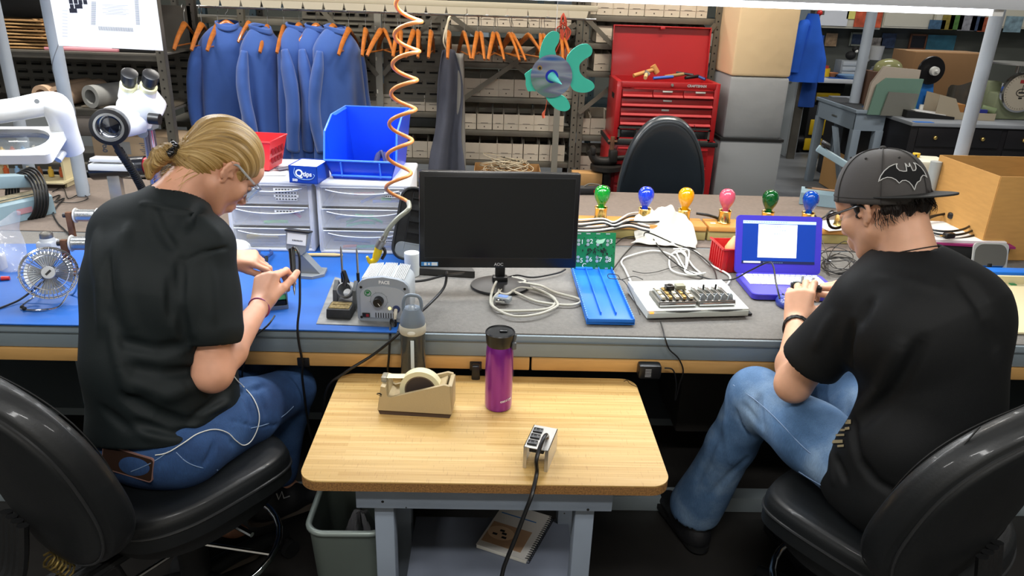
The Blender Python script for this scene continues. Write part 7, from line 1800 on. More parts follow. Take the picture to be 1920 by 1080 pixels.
B().tube([at(108,300,2.30)-mb,at(120,285,2.33)-mb,pD-mb],.012,n=10).obj('pivot',M_wl,ml)
B().cyl(V3((0,0,0)),V3((0,0,.55)),.02,n=16).tube([V3((0,0,.54)),pA-mb+V3((0,.05,0)),pA-mb],.02,n=10).box((0,0,.01),(.12,.1,.02),.004).obj('stand_arm',M_pole,ml)
# stereo microscope on boom
ms=thing('microscope','white stereo microscope with black eyepieces and a ring light','microscope',(at(292,335,2.75).x,2.75,T));sb_=V3(ms.location);M_mw=mat('microscope_white','#e6e9ec',.3,coat=.3)
q=lambda x,y,Y: at(x,y,Y)-sb_
B().cyl((0,0,0),(0,0,.52),.021,n=24).obj('pillar',mat('violet_chrome','#a9a4c0',.15,.9),ms)
B().prism(rrect(.22,.2,.02),0,.022).obj('foot',M_black,ms)
b=B().tube([q(268,180,2.62),q(262,205,2.62),q(258,235,2.62)],[.040,.052,.044],n=20,sm=5,flat=.85);b.obj('body',M_mw,ms)
b=B();b.M=MT(q(262,192,2.62))@MR((-25),4,'Y')@MR((20),4,'X');b.box((0,0,-.01),(.125,.10,.11),.022,seg=3);b.obj('prism_house',M_mw,ms)
for s_,(x0_,y0_,x1_,y1_) in (('l',(240,172,243,138)),('r',(276,175,283,140))):
    a_=q(x0_,y0_,2.60);c_=q(x1_,y1_,2.56);d_=(c_-a_)
    B().cyl(a_-d_*.3,a_+d_*.25,.030,.027,n=24).obj('eye_tube',M_mw,ms);B().cyl(a_+d_*.25,a_+d_*.42,.0275,n=24).obj('cream_ring',mat('cream_ring','#e4e2b8',.4),ms)
    B().cyl(a_+d_*.42,a_+d_*.62,.020,n=24).cyl(a_+d_*.62,a_+d_*1.02,.0245,.026,n=24).cyl(a_+d_*1.02,a_+d_*1.05,.026,.020,n=24).obj('eyepiece',M_black,ms)
rc_=q(205,238,2.50);dn_=(at(196,250,2.40)-at(225,225,2.62)).normalized()
Mr=MT(rc_)@dn_.to_track_quat('Z','Y').to_matrix().to_4x4()
b=B();b.M=Mr;b.lathe([(.040,-.09),(.055,-.085),(.055,-.02),(.040,-.02)],36);b.obj('objective_barrel',M_mw,ms)
b=B();b.M=Mr;b.lathe([(.040,-.035),(.058,-.032),(.0605,-.01),(.0595,.008),(.047,.010),(.047,.004)],40);b.obj('ring_light',M_black,ms)
b=B();b.M=Mr;b.lathe([(.047,.005),(.047,.011),(.040,.011),(.038,.003),(.040,-.02)],40);b.obj('lens_ring',M_zinc,ms)
b=B();b.M=Mr;b.lathe([(.040,-.004),(.030,-.010),(.028,-.014),(0,-.008)],36);b.obj('lens',mat('coated_lens','#171a24',.05,coat=1.),ms)
B().tube([q(262,225,2.62),q(235,232,2.58),rc_-dn_*.04],.045,n=18).obj('zoom_body',M_mw,ms)
B().cyl(q(280,222,2.58),q(300,224,2.58),.019,n=20).obj('focus_knob',M_black,ms)
b=B().tube([q(212,264,2.52),q(225,285,2.54),q(245,315,2.58),q(262,345,2.62),q(275,370,2.66)],.011,n=12,sm=6);gp=crom([V3(p_) for p_ in (q(222,280,2.54),q(245,315,2.58),q(262,345,2.62),q(272,368,2.65))],9)
for p0_,p1_ in zip(gp[::1],gp[1::1]): m_=p0_.lerp(p1_,.5);d_=(p1_-p0_).normalized();b.cyl(m_-d_*.0018,m_+d_*.0018,.0148,n=12)
b.obj('gooseneck',M_blackm,ms)
B().tube([q(268,250,2.66),V3((-.03,-.02,.40)),V3((0,0,.42))],.018,n=12).box((0,0,.42),(.06,.06,.07),.008).obj('boom_clamp',mat('meter_grey','#82878b'),ms)
# grey block head, black motor with red dial beside the pole
gh=thing('torque_tool','black motor with a red dial and white block on a short stand','instrument',(at(222,345,2.95).x,2.95,T));gb2=V3(gh.location);q=lambda x,y,Y=2.95: at(x,y,Y)-gb2
B().cyl(q(175,318),q(275,312),.042,n=28).obj('motor',mat('dark_blue_black','#15171f',.25,coat=.5),gh);B().cyl(q(274,312),q(281,312),.036,n=28).obj('red_dial',mat('red_dial','#b02030',.3),gh);B().cyl(q(280.5,312),q(282,312),.024,n=20).obj('dial_face',M_wcable,gh)
B().box(q(210,312,2.90),(.16,.06,.026),.006).box(q(206,306,2.90)+V3((0,0,.016)),(.13,.05,.016),.005).obj('white_block',M_wl,gh)
B().box((0,-.02,(q(220,325).z)/2),(.05,.03,q(220,325).z),.004).box((0,-.02,.004),(.12,.1,.008)).obj('bracket',mat('brushed_aluminium','#c9c7c2'),gh)
# phone in her pocket and white cable
pE0,pE1=[hit(bJ,x,y,.006) or at(x,y,1.47) for x,y in ((240,843),(291,858))];xd=(pE1-pE0).normalized();pE0=pE1-xd*.13
vd=((pE0+pE1)/2-V3((0,0,CH))).normalized();nd=(-vd-xd*(-vd).dot(xd)).normalized();yd=nd.cross(xd)
ph=thing('phone','rose-gold phone sticking out of the woman\'s back pocket','phone',tuple((pE0+pE1)/2))
Mp2=Matrix((xd,yd,nd)).transposed().to_4x4()@MT((0,-.026,-.024))@MR((36),4,'X')
b=B();b.M=Mp2;b.prism(rrect(.13,.065,.009),-.0035,.0035);b.obj('case',mat('rose_gold','#d9a79a',.3,.6),ph);b=B();b.M=Mp2;b.prism(rrect(.126,.058,.007),.0035,.0042);b.obj('glass',mat('brown_glass','#3a2a22',.15),ph)
def wpt(x,y,off=.003):
    a_=hit(bS,x,y,off);c_=hit(bJ,x,y,off);q_=[p for p in (a_,c_) if p is not None]
    return min(q_,key=lambda p: p.y) if q_ else None
ec=[wpt(x,y) or at(x,y,Y_) for x,y,Y_ in ((292,853,1.475),(315,848,1.46),(345,830,1.46),(370,814,1.47),(400,806,1.49),(425,812,1.52),(440,825,1.55),(455,834,1.56),(470,825,1.58),(482,800,1.60),(484,775,1.65),(474,748,1.67),(455,725,1.67))]
cable('earphone_cable',ec+[wpt(443,714) or at(440,712,1.68),at(429,690,1.68),at(428,665,1.70)],.0014,M_wcable,'white cable looping from the phone across the woman\'s hip and thigh')
cable('cable',[at(515,592,1.93),at(502,610,1.885),at(470,640,1.875),at(458,680,1.87),at(462,730,1.9),V3((-.62,1.95,.3))],.0026,mat('dark_cable','#2a2c30',.4),'dark cable slung from the instrument case down below the bench')
# big printed sheet hanging from the light fitting
pA_,pB_=at(110,86,2.16),at(307,95,2.16);hgt=.30
M_sheet=mat('sheet_white','#f4f5f6',.6);nt=M_sheet.node_tree;tr_=node(nt,'ShaderNodeBsdfTranslucent');tr_.inputs[0].default_value=(.95,.96,1,1);mx=node(nt,'ShaderNodeMixShader');mx.inputs[0].default_value=.5;nt.links.new(nt.nodes['Principled BSDF'].outputs[0],mx.inputs[1]);nt.links.new(tr_.outputs[0],mx.inputs[2]);nt.links.new(mx.outputs[0],nt.nodes['Material Output'].inputs[0])
sh_=thing('printed_sheet','large white printed sheet hanging from the light above the microscope','paper',(pA_.x,2.16,min(pA_.z,pB_.z)))
wd=pB_.x-pA_.x
B().grid(lambda u,v: (wd*u,.004*sin(u*4),(pB_.z-pA_.z)*u*(1-v)+max(0,pA_.z-pB_.z)*1+hgt*v),16,4,.0006).obj('sheet',M_sheet,sh_)
def shp(x,y): p=at(x,y,2.157);return V3((p.x-sh_.location.x,-.0035,p.z-sh_.location.z))
b=B();r=random.Random(8)
for x,y in ((133,3),(142,3),(151,4),(160,4),(135,12),(144,12),(151,12),(134,20),(141,20)): p=shp(x,y);b.box(p,(.010,.0006,.011))
b.obj('dark_blocks',mat('print_dark','#3a3f55',.6),sh_)
b=B()
for k in range(20): p=shp(176-.05*k,4+2.2*k);b.box(p,(.012,.0006,.0014));p=shp(256+.15*k,0+2.4*k);b.box(p,(.010,.0006,.0014))
for k in range(26): p=shp(186+2.5*k,53+.12*k);b.box(p,(.0014,.0006,.010))
for k in range(8): p=shp(216+.2*k,10+2.4*k);b.box(p,(.07-.015*(k%3),.0004,.0006))
for k in range(9): p=shp(122,20+6*k);b.box(p,(.014,.0004,.0008))
b.obj('fine_lines',mat('print_blue_grey','#8b97ac',.6),sh_)
b=B().box((wd*.2,.004,hgt+.02),(.015,.03,.06)).box((wd*.8,.004,hgt+.02),(.015,.03,.06));b.obj('clips',M_zinc,sh_)
# ================================================================ fish ornament
L=at(1045,143,2.155);fi_=thing('fish_ornament','hanging fish made of a shiny disc with turquoise foam fins','ornament',tuple(L));fo=V3(L);YF=2.155
def fq(x,y,dy=0.): return V3((at(x,y,YF).x-fo.x,dy,at(x,y,YF).z-fo.z))
def fin(L_,nm='fin'):
    P=crom([fq(x,y) for x,y in L_],5,True);n=len(P);b=B()
    b.put([p+V3((0,.004,0)) for p in P]+[p+V3((0,.007,0)) for p in P],[tuple(range(n)),tuple(range(2*n-1,n-1,-1))]+[(i,(i+1)%n,n+(i+1)%n,n+i) for i in range(n)]);return b.obj(nm,mat('turquoise_foam','#45cdb4',.7),fi_)
fin([(1012,112),(1014,90),(1022,70),(1035,59),(1048,62),(1048,78),(1041,92),(1042,104),(1030,112)],'top_fin')
fin([(1000,132),(992,133),(984,140),(986,149),(986,160),(990,171),(998,171),(1006,168)],'mouth')
fin([(1024,182),(1033,196),(1045,206),(1060,209),(1069,203),(1066,190),(1056,180),(1040,178)],'bottom_fin')
fin([(1062,112),(1072,95),(1088,84),(1103,83),(1111,93),(1108,104),(1096,112),(1087,122),(1088,136),(1098,147),(1111,154),(1115,164),(1106,172),(1090,174),(1074,168),(1068,150),(1070,130)],'tail_fin')
def cdm():
    m=bpy.data.materials.new('iridescent_disc');m.use_nodes=True;nt=m.node_tree;b_=nt.nodes['Principled BSDF'];b_.inputs['Metallic'].default_value=.9;b_.inputs['Roughness'].default_value=.22
    tc=node(nt,'ShaderNodeTexCoord');n=node(nt,'ShaderNodeTexNoise');n.inputs['Scale'].default_value=14;n.inputs['Detail'].default_value=1;mp=node(nt,'ShaderNodeMapping');mp.inputs['Scale'].default_value=(.5,1,2.2);nt.links.new(tc.outputs['Object'],mp.inputs[0]);nt.links.new(mp.outputs[0],n.inputs['Vector'])
    r=ramp(nt,n.outputs[0],[(.3,'#4f7fd0'),(.45,'#b7c4d8'),(.55,'#8f93b8'),(.65,'#7fa8a0'),(.75,'#c9d4e6')]);nt.links.new(r.outputs[0],b_.inputs['Base Color']);return m
c0=fq(1034,143);b=B();b.M=MT(c0)@MR((90),4,'X');b.lathe([(.0075,-.001),(.0585,-.001),(.0585,.001),(.0075,.001),(.0075,-.001)],64);b.obj('disc',cdm(),fi_)
b=B();b.M=MT(c0+V3((.001,-.002,-.0)))@MR((90),4,'X');b.lathe([(.011,0),(.018,0),(.018,.0015),(.011,.0015),(.011,0)],32);b.obj('blue_ring',mat('deep_blue_ring','#1a35c0',.3),fi_)
b=B();b.cyl(c0+V3((.0,-.002,0)),c0+V3((.026,-.045,-.016)),.013,.001,n=20);b.obj('cone_fin',mat('turquoise_cone','#5fd0c8',.5),fi_)
e_=fq(1012,127,-.003);b=B();b.M=MT(e_)@MR((90),4,'X');b.lathe([(0,0),(.0068,0),(.006,.002),(0,.0028)],20);eo=b.obj('eye',mat('amber_eye','#9a7a3c',.3),fi_)
b=B();b.M=MT(e_+V3((0,-.0028,0)))@MR((90),4,'X');b.lathe([(0,0),(.0035,0),(0,.0012)],16);b.obj('pupil',M_blackm,eo)
B().cyl(fq(1043,60,.005),V3((fq(1043,60).x,.005,1.715-fo.z)),.0007,n=6).obj('thread',mat('white_thread','#d8d8d8',.6),fi_)
B().tube([fq(1026,188,.008),fq(1023,205,.008),fq(1019,215,.008),fq(1020,222,.008)],[.001,.001,.006,.005],n=8,flat=.5).obj('red_tag',mat('red_orange_tag','#c9552f',.6),fi_)
# ================================================================ tool chest on a roller cabinet
M_red=mat('tool_red_enamel','#a5181c',.38,coat=.25);M_redd=mat('tool_red_recess','#7c1216',.5)
YC=4.74
c0=at(1158,148,YC);c1=at(1352,158,YC);cb_=at(1162,262,YC)
cw=c1.x-c0.x;ctop=(c0.z+c1.z)/2-.005;cbot=cb_.z
tcx=(c0.x+c1.x)/2;ch=ctop-cbot;CD=.36
cab=thing('roller_cabinet','red steel roller cabinet behind the black office chair','cabinet',(tcx,YC,0))
B().box((0,CD/2+.01,.05+(cbot-.05)/2),(cw+.04,CD,cbot-.05),.006).obj('body',M_red,cab)
B().box((0,CD/2,cbot-.016),(cw+.06,CD+.02,.026),.004).obj('black_top',M_blackm,cab)
for k in range(5):
    z=cbot-.045-k*.125
    dr=B().box((0,-.001,z-.055),(cw-.06,.018,.112),.004).obj('drawer',M_red,cab);B().box((0,-.016,z-.006),(cw-.07,.014,.012),.003).obj('pull_lip',M_red,dr);B().box((0,-.010,z+.003),(cw-.065,.010,.006)).obj('gap',M_redd,dr)
for x in (-cw/2+.04,cw/2-.04):
    for y in (.05,CD-.04): B().cyl((x-.015,y,.028),(x+.015,y,.028),.028,n=18).obj('castor',M_blackm,cab)
tch=thing('tool_chest','red tool chest with an open lid and chrome-labelled drawers','tool chest',(tcx,YC,cbot))
b=B()
for s_ in (-1,1): b.box((s_*(cw/2-.017),CD/2,ch/2),(.034,CD,ch),.004)
b.box((0,CD-.008,ch/2),(cw-.05,.016,ch)).box((0,CD/2,.008),(cw-.05,CD,.016)).box((0,.012,ch-.019),(cw-.05,.024,.038),.003).box((0,.010,ch*.20),(cw-.05,.02,.012)).box((0,CD/2,ch-.055),(cw-.05,CD-.02,.006));b.obj('case',M_red,tch)
lid0=at(1342,53,YC+.32).z-cbot;ld_=lid0-ch
b=B();b.M=MT((0,CD-.01,ch))@MR((-6),4,'X');b.box((0,.006,ld_/2),(cw-.01,.004,ld_)).box((0,-.012,ld_-.004),(cw-.01,.036,.008),.002)
for s_ in (-1,1): b.box((s_*(cw/2-.007),-.012,ld_/2),(.006,.036,ld_),.001)
b.obj('lid',M_red,tch);b=B();b.M=MT((0,CD-.01,ch))@MR((-6),4,'X');b.box((0,-.032,ld_-.012),(.03,.006,.018),.002);b.obj('lid_clasp',M_red,tch)
DW=cw-.072;zt=ch-.045
def drawer(x,z,w_,h,m=M_red,nm='drawer'):
    o_=B().box((x,.010,z-h/2),(w_,.014,h),.003).obj(nm,m,tch)
    B().prism([(-.002,z-h+.002),(-.016,z-h+.004),(-.018,z-h+.010),(-.004,z-h+.022)],x-w_/2+.002,x+w_/2-.002,'YZ').obj('pull',m,o_)
    B().box((x,.001,z-.002),(w_,.006,.005)).obj('shadow_gap',M_redd,o_);return o_
hh=(zt-ch*.24)/4
M_lab=mat('chrome_label','#cfcfc8',.3,.3)
for k in range(3):
    o_=drawer(-DW/3+k*DW/3,zt,DW/3-.003,hh-.004)
    if k: B().box((-DW/3+k*DW/3+(-.005 if k==1 else .01),-.003,zt-.012),(.062,.006,.010),.001).obj('label_plate',M_lab,o_)
for k in range(3):
    o_=drawer(0,zt-(k+1)*hh,DW,hh-.004);B().box((.0-.008*k,-.003,zt-(k+1)*hh-.010),(.055-.008*k,.006,.011),.001).obj('label_plate',M_lab,o_)
zz=ch*.235
b=B().box((0,.03,zz-.045),(DW,.012,.09)).box((0,.006,zz-.006),(DW,.02,.014),.002).box((0,.006,zz-.084),(DW,.02,.014),.002)
for k in range(6): b.box((-DW/2+k*DW/5,.01,zz-.045),(.012,.02,.08))
b.obj('grey_bin_rack',mat('dark_olive_grey','#4b4b45',.5),tch)
b=B()
for k in range(5): b.box((-DW/2+(k+.5)*DW/5,.016,zz-.050),(DW/5-.03,.024,.052),.004)
b.obj('black_bins',M_black,tch);B().box((-.01,-.006,zz-.006),(.085,.006,.012),.001).obj('label_plate',M_lab,tch)
b=B();b.text('CRAFTSMAN',.021,tmat((cw*.27,-.001,ch-.018)),.0006,.0008);b.obj('maker_name',mat('silver_logo','#c9ccd0'),tch)
b=B();b.M=tmat((.02,-.001,ch-.016));b.lathe([(0,.006),(.008,.006),(.01,0),(0,0)],16);b.obj('lock',M_zinc,tch)
b=B().box((-cw/2-.001,.12,ch-.10),(.004,.09,.03));b.obj('side_handle',M_black,tch)
tz=cbot+ch-.05
def tool(nm,lb,pts,rr_,m,m2=None,cat='tool'):
    t=thing(nm,lb,cat,tuple(pts[0]));o_=V3(pts[0]);B().tube([V3(p)-o_ for p in pts[:2]],rr_,n=10,sm=1).obj('handle',m,t)
    if len(pts)>2: B().cyl(V3(pts[1])-o_+(V3(pts[2])-V3(pts[1])),V3(pts[1])-o_-(V3(pts[2])-V3(pts[1])),rr_*1.5,n=12).obj('head',m2 or M_zinc,t)
M_tw=mat('hickory','#c58f52',.5)
tool('mallet','wooden mallet lying across the open tool chest',[at(1188,142,YC+.10),at(1228,130,YC+.16),at(1232,137,YC+.16)],.013,M_tw,M_tw,'mallet')
tool('hammer','hammer with a pale wood handle inside the open tool chest',[at(1210,146,YC+.05),at(1212,138,YC+.12),at(1216,141,YC+.12)],.012,mat('pale_wood','#d2b27c'),M_zinc,'hammer')
tool('file','blue handled file lying in the open tool chest',[at(1225,147,YC+.06),at(1262,144,YC+.08)],.010,mat('file_blue','#2f5bb0',.4),None,'file')
tool('chisel','brown handled tool in the middle of the open chest',[at(1246,144,YC+.12),at(1282,139,YC+.14)],.011,mat('umber_wood','#9a7a4c',.5),None,'chisel')
tool('screwdriver','black handled screwdriver on the pile in the chest',[at(1285,146,YC+.06),at(1310,143,YC+.10)],.011,M_black,None,'screwdriver')
tool('screwdriver','screwdriver with dark blue handle right end of the tray',[at(1308,143,YC+.10),at(1322,149,YC+.06)],.009,mat('navy_grip','#22407c'),None,'screwdriver')
tool('wrench','dark steel wrench across the back of the chest',[at(1268,136,YC+.20),at(1300,141,YC+.16)],.009,mat('dark_axle','#3a3a3c'),None,'wrench')
b=B();r=random.Random(12)
for k in range(30): b.tube([(r.uniform(-.05,.05),r.uniform(-.06,.06),.004+r.uniform(0,.012)),(r.uniform(-.05,.05),r.uniform(-.06,.06),.006+r.uniform(0,.012))],.003,n=6)
one('small_parts',b,M_zinc,'heap of small bright hardware at the left of the chest tray','hardware',(at(1180,145,YC+.12).x,YC+.12,tz-.003),kind='stuff')
# bench vise left of the chest
L=at(1138,285,4.72);vz=thing('vise','dark bench vise on a stand left of the tool chest','vise',(L.x,4.72,at(1138,300,4.72).z-.04));M_iron=mat('dark_iron','#2a2724',.55,.5,var=.2,vs=20)
B().tube([(-.11,0,.10),(-.07,0,.04),(0,0,.03),(.06,0,.05)],[.02,.03,.03,.028],n=12).box((.04,0,.07),(.05,.08,.08),.01).box((-.09,0,.10),(.03,.08,.05),.008).obj('body',M_iron,vz)
B().cyl((.03,0,.08),(.03,-.0,.19),.014,n=12).cyl((.0,0,.16),(.06,0,.16),.008,n=8).obj('screw',mat('rusty_brown_iron','#6e4a33'),vz)
B().cyl((.03,0,.05),(.12,0,.06),.016,n=12).obj('bar',M_iron,vz);vb=vz.location.z
one('vise_stand',B().cyl((0,0,0),(0,0,vb-.01),.04,n=20).cyl((0,0,vb-.02),(0,0,vb+.008),.10,n=28).cyl((0,0,0),(0,0,.02),.16,n=28),M_iron,'dark iron pedestal under the bench vise','stand',(L.x,4.72,0))
# brown carton and pouch on the far mat beside the monitor
one('carton',B().box((0,0,.05),(.19,.10,.10),.002),M_kraft,'small plain brown carton behind the green bulb, low on the rack side','box',(at(1098,330,4.75).x,4.70,at(1098,347,4.75).z));
one('low_stand',B().box((0,0,at(1098,347,4.75).z-.012),(.22,.2,.02)).box((-.09,0,.15),(.03,.18,.3)).box((.09,0,.15),(.03,.18,.3)),M_rackd,'low dark shelf stand under the brown carton by the vise','stand',(at(1098,330,4.75).x,4.70,0))
pt=thing('tool_pouch','black and red tool pouch on the far edge of the bench','pouch',tuple(on(1110,357,T)) ,6);pt.location.y-=.05
B().box((0,0,.016),(.16,.06,.032),.008).obj('bag',M_blackm,pt);B().box((.02,-.031,.016),(.05,.002,.012)).obj('red_trim',mat('marker_red','#d02a22'),pt);B().tube([(-.05,0,.03),(-.02,.0,.045),(.03,0,.04)],.004,n=6).obj('handle',M_rackd,pt)
# ================================================================ left shelving unit
sl=thing('storage_rack','dark steel shelving unit at the far left with envelopes and paper rolls','shelving rack',(-2.6,4.5,0));so_=V3(sl.location)
xr=at(308,150,4.5).x;xl=-3.6
z1=at(150,97,4.5).z;z2=at(230,205,4.5).z
for z in (z1+.42,z1,z2,.62,.25): B().box(V3(((xl+xr)/2,4.75,z-.006))-so_,(xr-xl,.52,.01)).box(V3(((xl+xr)/2,4.5,z-.022))-so_,(xr-xl,.01,.04),.003).obj('shelf',M_rackd,sl)
for y in (-.01,.52):
    for x in (xl,xr): post('upright',sl,x-so_.x,y,0,2.1,M_rackd,.045)
q0=z1+.4
b=B().box(V3(((xl+xr)/2,5.02,(z2+z1)/2+.1))-so_,(xr-xl,.004,.62))
z=z1-.03
while z>z2-.05:
    x=xl+.05
    while x<xr-.06: b.m=1;b.box(V3((x+.03,5.012,z))-so_,(.055,.01,.012));b.m=0;b.box(V3((x+.03,5.008,z+.012))-so_,(.06,.014,.006),.002);x+=.095
    z-=.05
b.obj('louvred_panel',[M_rackd,M_hole],sl)
bb0=V3(at(60,60,4.6));rr_=random.Random(5)
for k in range(9):
    o=one('envelope',B().box((0,0,.008),(.40+rr_.uniform(-.04,.03),.28,.011),.004).grid(lambda u,v: (.14+.06*u,-.135+.2*v,.016+.004*sin(u*9+v*3)),6,6,.001),mat('manila_%d'%(k%3),('#a87f4e','#c09a66','#8f6c42')[k%3],.8),'brown kraft envelope in the thick stack on the upper left shelf','envelope',(at(52,80,4.66).x+rr_.uniform(-.015,.015),4.68,z1+.0005+k*.0185),rr_.uniform(-5,5),group='kraft envelopes on the upper left shelf')
one('folder',B().box((0,0,.008),(.42,.2,.016),.002),mat('pink_folder','#d98f98',.7),'pink folder on the upper left shelf under the hanging sheet','folder',(at(165,92,4.62).x,4.64,z1+.0005))
one('black_box',B().box((0,0,.012),(.24,.16,.024),.003),M_blackm,'flat black box right of the pink folder','box',(at(255,95,4.6).x,4.64,z1+.0005))
one('dark_case',B().box((0,0,.07),(.32,.3,.14),.006),mat('very_dark_case','#161514',.5),'dark case behind the envelopes at the top left','case',(at(62,20,4.9).x,4.86,z1+.15+.02))
for k,(x,y,rad,m,lb) in enumerate(((75,165,.062,'roll_brown','left roll of brown paper on the second shelf'),(108,178,.060,'roll_brown2','brown paper roll against the grey pole'),(150,165,.066,'roll_grey','grey paper roll right of the grey pole'))):
    c=at(x,y,4.5);b=B();b.M=MT((0,0,rad))@MR((-90),4,'X');b.lathe([(rad*.62,0),(rad,0),(rad,.42),(rad*.62,.42),(rad*.62,0)],32)
    one('paper_roll',b,mat(m,('#c6a587','#cdae92','#8f8f8b')[k],.8,var=.08,vs=8),lb,'paper roll',(c.x+(.05 if k==2 else 0),4.50,z2+.001),(-8,-6,-22)[k])
one('sheet_metal',B().box((0,0,.006),(.5,.34,.008)),mat('grey_brown_board','#6f6657',.6),'grey-brown board lying at the right of the second shelf','board',(at(245,195,4.6).x,4.68,z2+.001))
# cartons below, behind the microscope
kc=at(220,290,4.2);o=thing('carton','long kraft carton with printing, low behind the microscope','box',(kc.x,4.68,.628));bzz=at(220,262,4.46).z-.625
B().box((0,0,bzz/2),(.62,.28,bzz),.004).obj('body',mat('pale_kraft','#c4a98a',.8),o);b=B();b.text('g',.07,tmat((-.24,-.1405,bzz*.6)),.0004,.001);b.obj('printing',mat('print_grey','#6a6f7c',.6),o)
b=B()
for k in range(6): b.box((.02,-.141,bzz*.75-k*.012),(.10-(k%3)*.02,.0006,.004)).box((.22,-.141,bzz*.75-k*.012),(.12-(k%2)*.03,.0006,.004))
b.obj('small_print',mat('print_grey','#6a6f7c'),o);B().box((-.12,-.1405,bzz*.55),(.07,.0006,bzz*.5)).obj('grey_patch',mat('print_patch','#9c9c9c',.6),o)
one('grey_bundle',B().box((0,0,.075),(.34,.24,.15),.03),mat('grey_felt','#6f6862',.95,bump=.6,bs=30),'soft grey bundle under the second shelf by the pole','bundle',(at(178,235,4.5).x,4.62,.625+bzz+.003))
one('low_boxes',B().box((0,0,.11),(.9,.3,.22),.004),M_blackm,'row of dark boxes at bench height far left','box',(at(150,310,4.5).x,4.72,.255))
# small jars of parts at the left edge
tr2=thing('tiered_shelf','small cream two-tier stand of parts at the far left','rack',(at(60,330,3.35).x,3.36,T));
B().box((0,0,.03),(.34,.14,.008)).box((0,.03,.13),(.34,.12,.008),rot=(0,R(-4),0)).box((-.16,.03,.07),(.01,.1,.14)).box((.15,.03,.07),(.01,.1,.14)).obj('tiers',mat('cream_tray_plastic','#d6caa2'),tr2)
rr_=random.Random(3);cols=['#c9a23c','#b8562e','#7fa4c9','#d9d4c4','#7a4c2c']
for k in range(12):
    zz_=.137 if k<6 else .035;o=one('parts_bottle',B().lathe([(0,0),(.011,0),(.012,.03),(.006,.036),(.006,.045),(0,.046)],12),mat('small_bottle_%d'%(k%5),cols[k%5],.3),'tiny parts bottle on the cream two-tier stand','bottle',(tr2.location.x-.13+(k%6)*.05,3.36+.02,T+zz_+.004-.003*(k%6)*(k<6)*-0),group='tiny bottles on the cream stand')
# ================================================================ right background
FW=9.58
M_photo=[mat('photo_%d'%i,c,.5,var=.4,vs=22) for i,c in enumerate(('#40627f','#8a7a30','#4f7a3a','#8f8f96','#3a4a66','#9a4a2c','#6d8a94','#b89a78'))]
# cream cabinets high on the wall
for k,(xa,xb) in enumerate(((1540,1650),(1652,1745),(1747,1842),(1844,1990))):
    a=at(xa,52,FW-.35);c=at(xb,57,FW-.35)
    t=thing('wall_cabinet','cream wall cabinet, %s in the row from the pillar, above the picture wall'%('first','second','third','fourth')[k],'cabinet',((a.x+c.x)/2,FW-.18,a.z))
    B().box((0,0,.35),(c.x-a.x-.01,.34,.7),.006).obj('body',mat('cream_cabinet','#cfcbb8',.6),t);B().box((0,-.172,.35),(c.x-a.x-.04,.012,.66),.004).obj('door',mat('cream_cabinet_door','#d8d4c2',.6),t)
def pic(nm,lb,x0,y0,x1,y1,Y,m,fr=None,grp=None):
    a=at(x0,y0,Y);c=at(x1,y1,Y);w_,h_=c.x-a.x,a.z-c.z;t=thing(nm,lb,'picture',((a.x+c.x)/2,Y,c.z),0,grp)
    B().box((0,0,h_/2),(w_,.008,h_)).obj('print',m,t)
    if fr:
        b=B()
        for s_ in (-1,1): b.box((s_*w_/2,-.004,h_/2),(.02,.016,h_+.02)).box((0,-.004,h_/2+s_*h_/2),(w_,.016,.02))
        b.obj('frame',fr,t)
    return t
YCb=FW-.368
pic('notice','printed white notice pinned on the cream cabinet by the blue coat',1541,14,1587,49,YCb,mat('notice_white','#dfe3ea',.6));pic('sticky_note','yellow sticky note beside the printed notice',1590,17,1602,36,YCb,mat('sticky_yellow','#e9e07a',.6))
pic('picture','red and orange fantasy print behind the far grey pole',1606,18,1650,52,YCb,mat('red_orange_print','#c9593a',.5,var=.5,vs=9))
for i,(a,b_,c,d) in enumerate(((1744,37,1770,55),(1769,28,1785,56),(1784,28,1802,56),(1801,28,1826,58),(1824,30,1840,58),(1838,32,1856,60))):
    pic('snapshot',('snapshot of blue hills, leftmost','dark blue portrait snapshot, second from left','yellow-toned snapshot, third','green-toned snapshot of a person, fourth','grey snapshot, fifth','dark bluish snapshot, sixth')[i]+' in the row along the cream cabinets',a,b_,c,d,YCb,M_photo[i])
pic('snapshot','portrait print of a person in dark clothes right of the near grey pole',1888,30,1912,61,YCb,mat('portrait_print','#7f9aa6',.5,var=.5,vs=12))
YP=FW-.01
pic('picture','small torn figure print on the dark wall under the notice',1550,62,1567,87,YP,M_photo[7]);pic('picture','thin white framed picture left of the far grey pole',1597,62,1616,85,YP,M_photo[4],mat('frame_dim','#8f9488',.5));pic('picture','black and white cow print right of the far grey pole',1630,70,1650,98,YP,mat('cow_print','#a8a098',.5,var=.8,vs=14))
pic('picture','small orange framed picture with a pale star above the big carton',1709,65,1732,92,YP,mat('dark_print','#22222a',.5),mat('orange_frame','#7d4f34',.5));pic('picture','turquoise framed picture with a dark oval above the big carton',1741,65,1787,95,YP,mat('turquoise_print','#3f7f96',.5,var=.3,vs=8));pic('picture','dim dark print between cow print and orange frame',1655,62,1676,90,YP,M_photo[4])
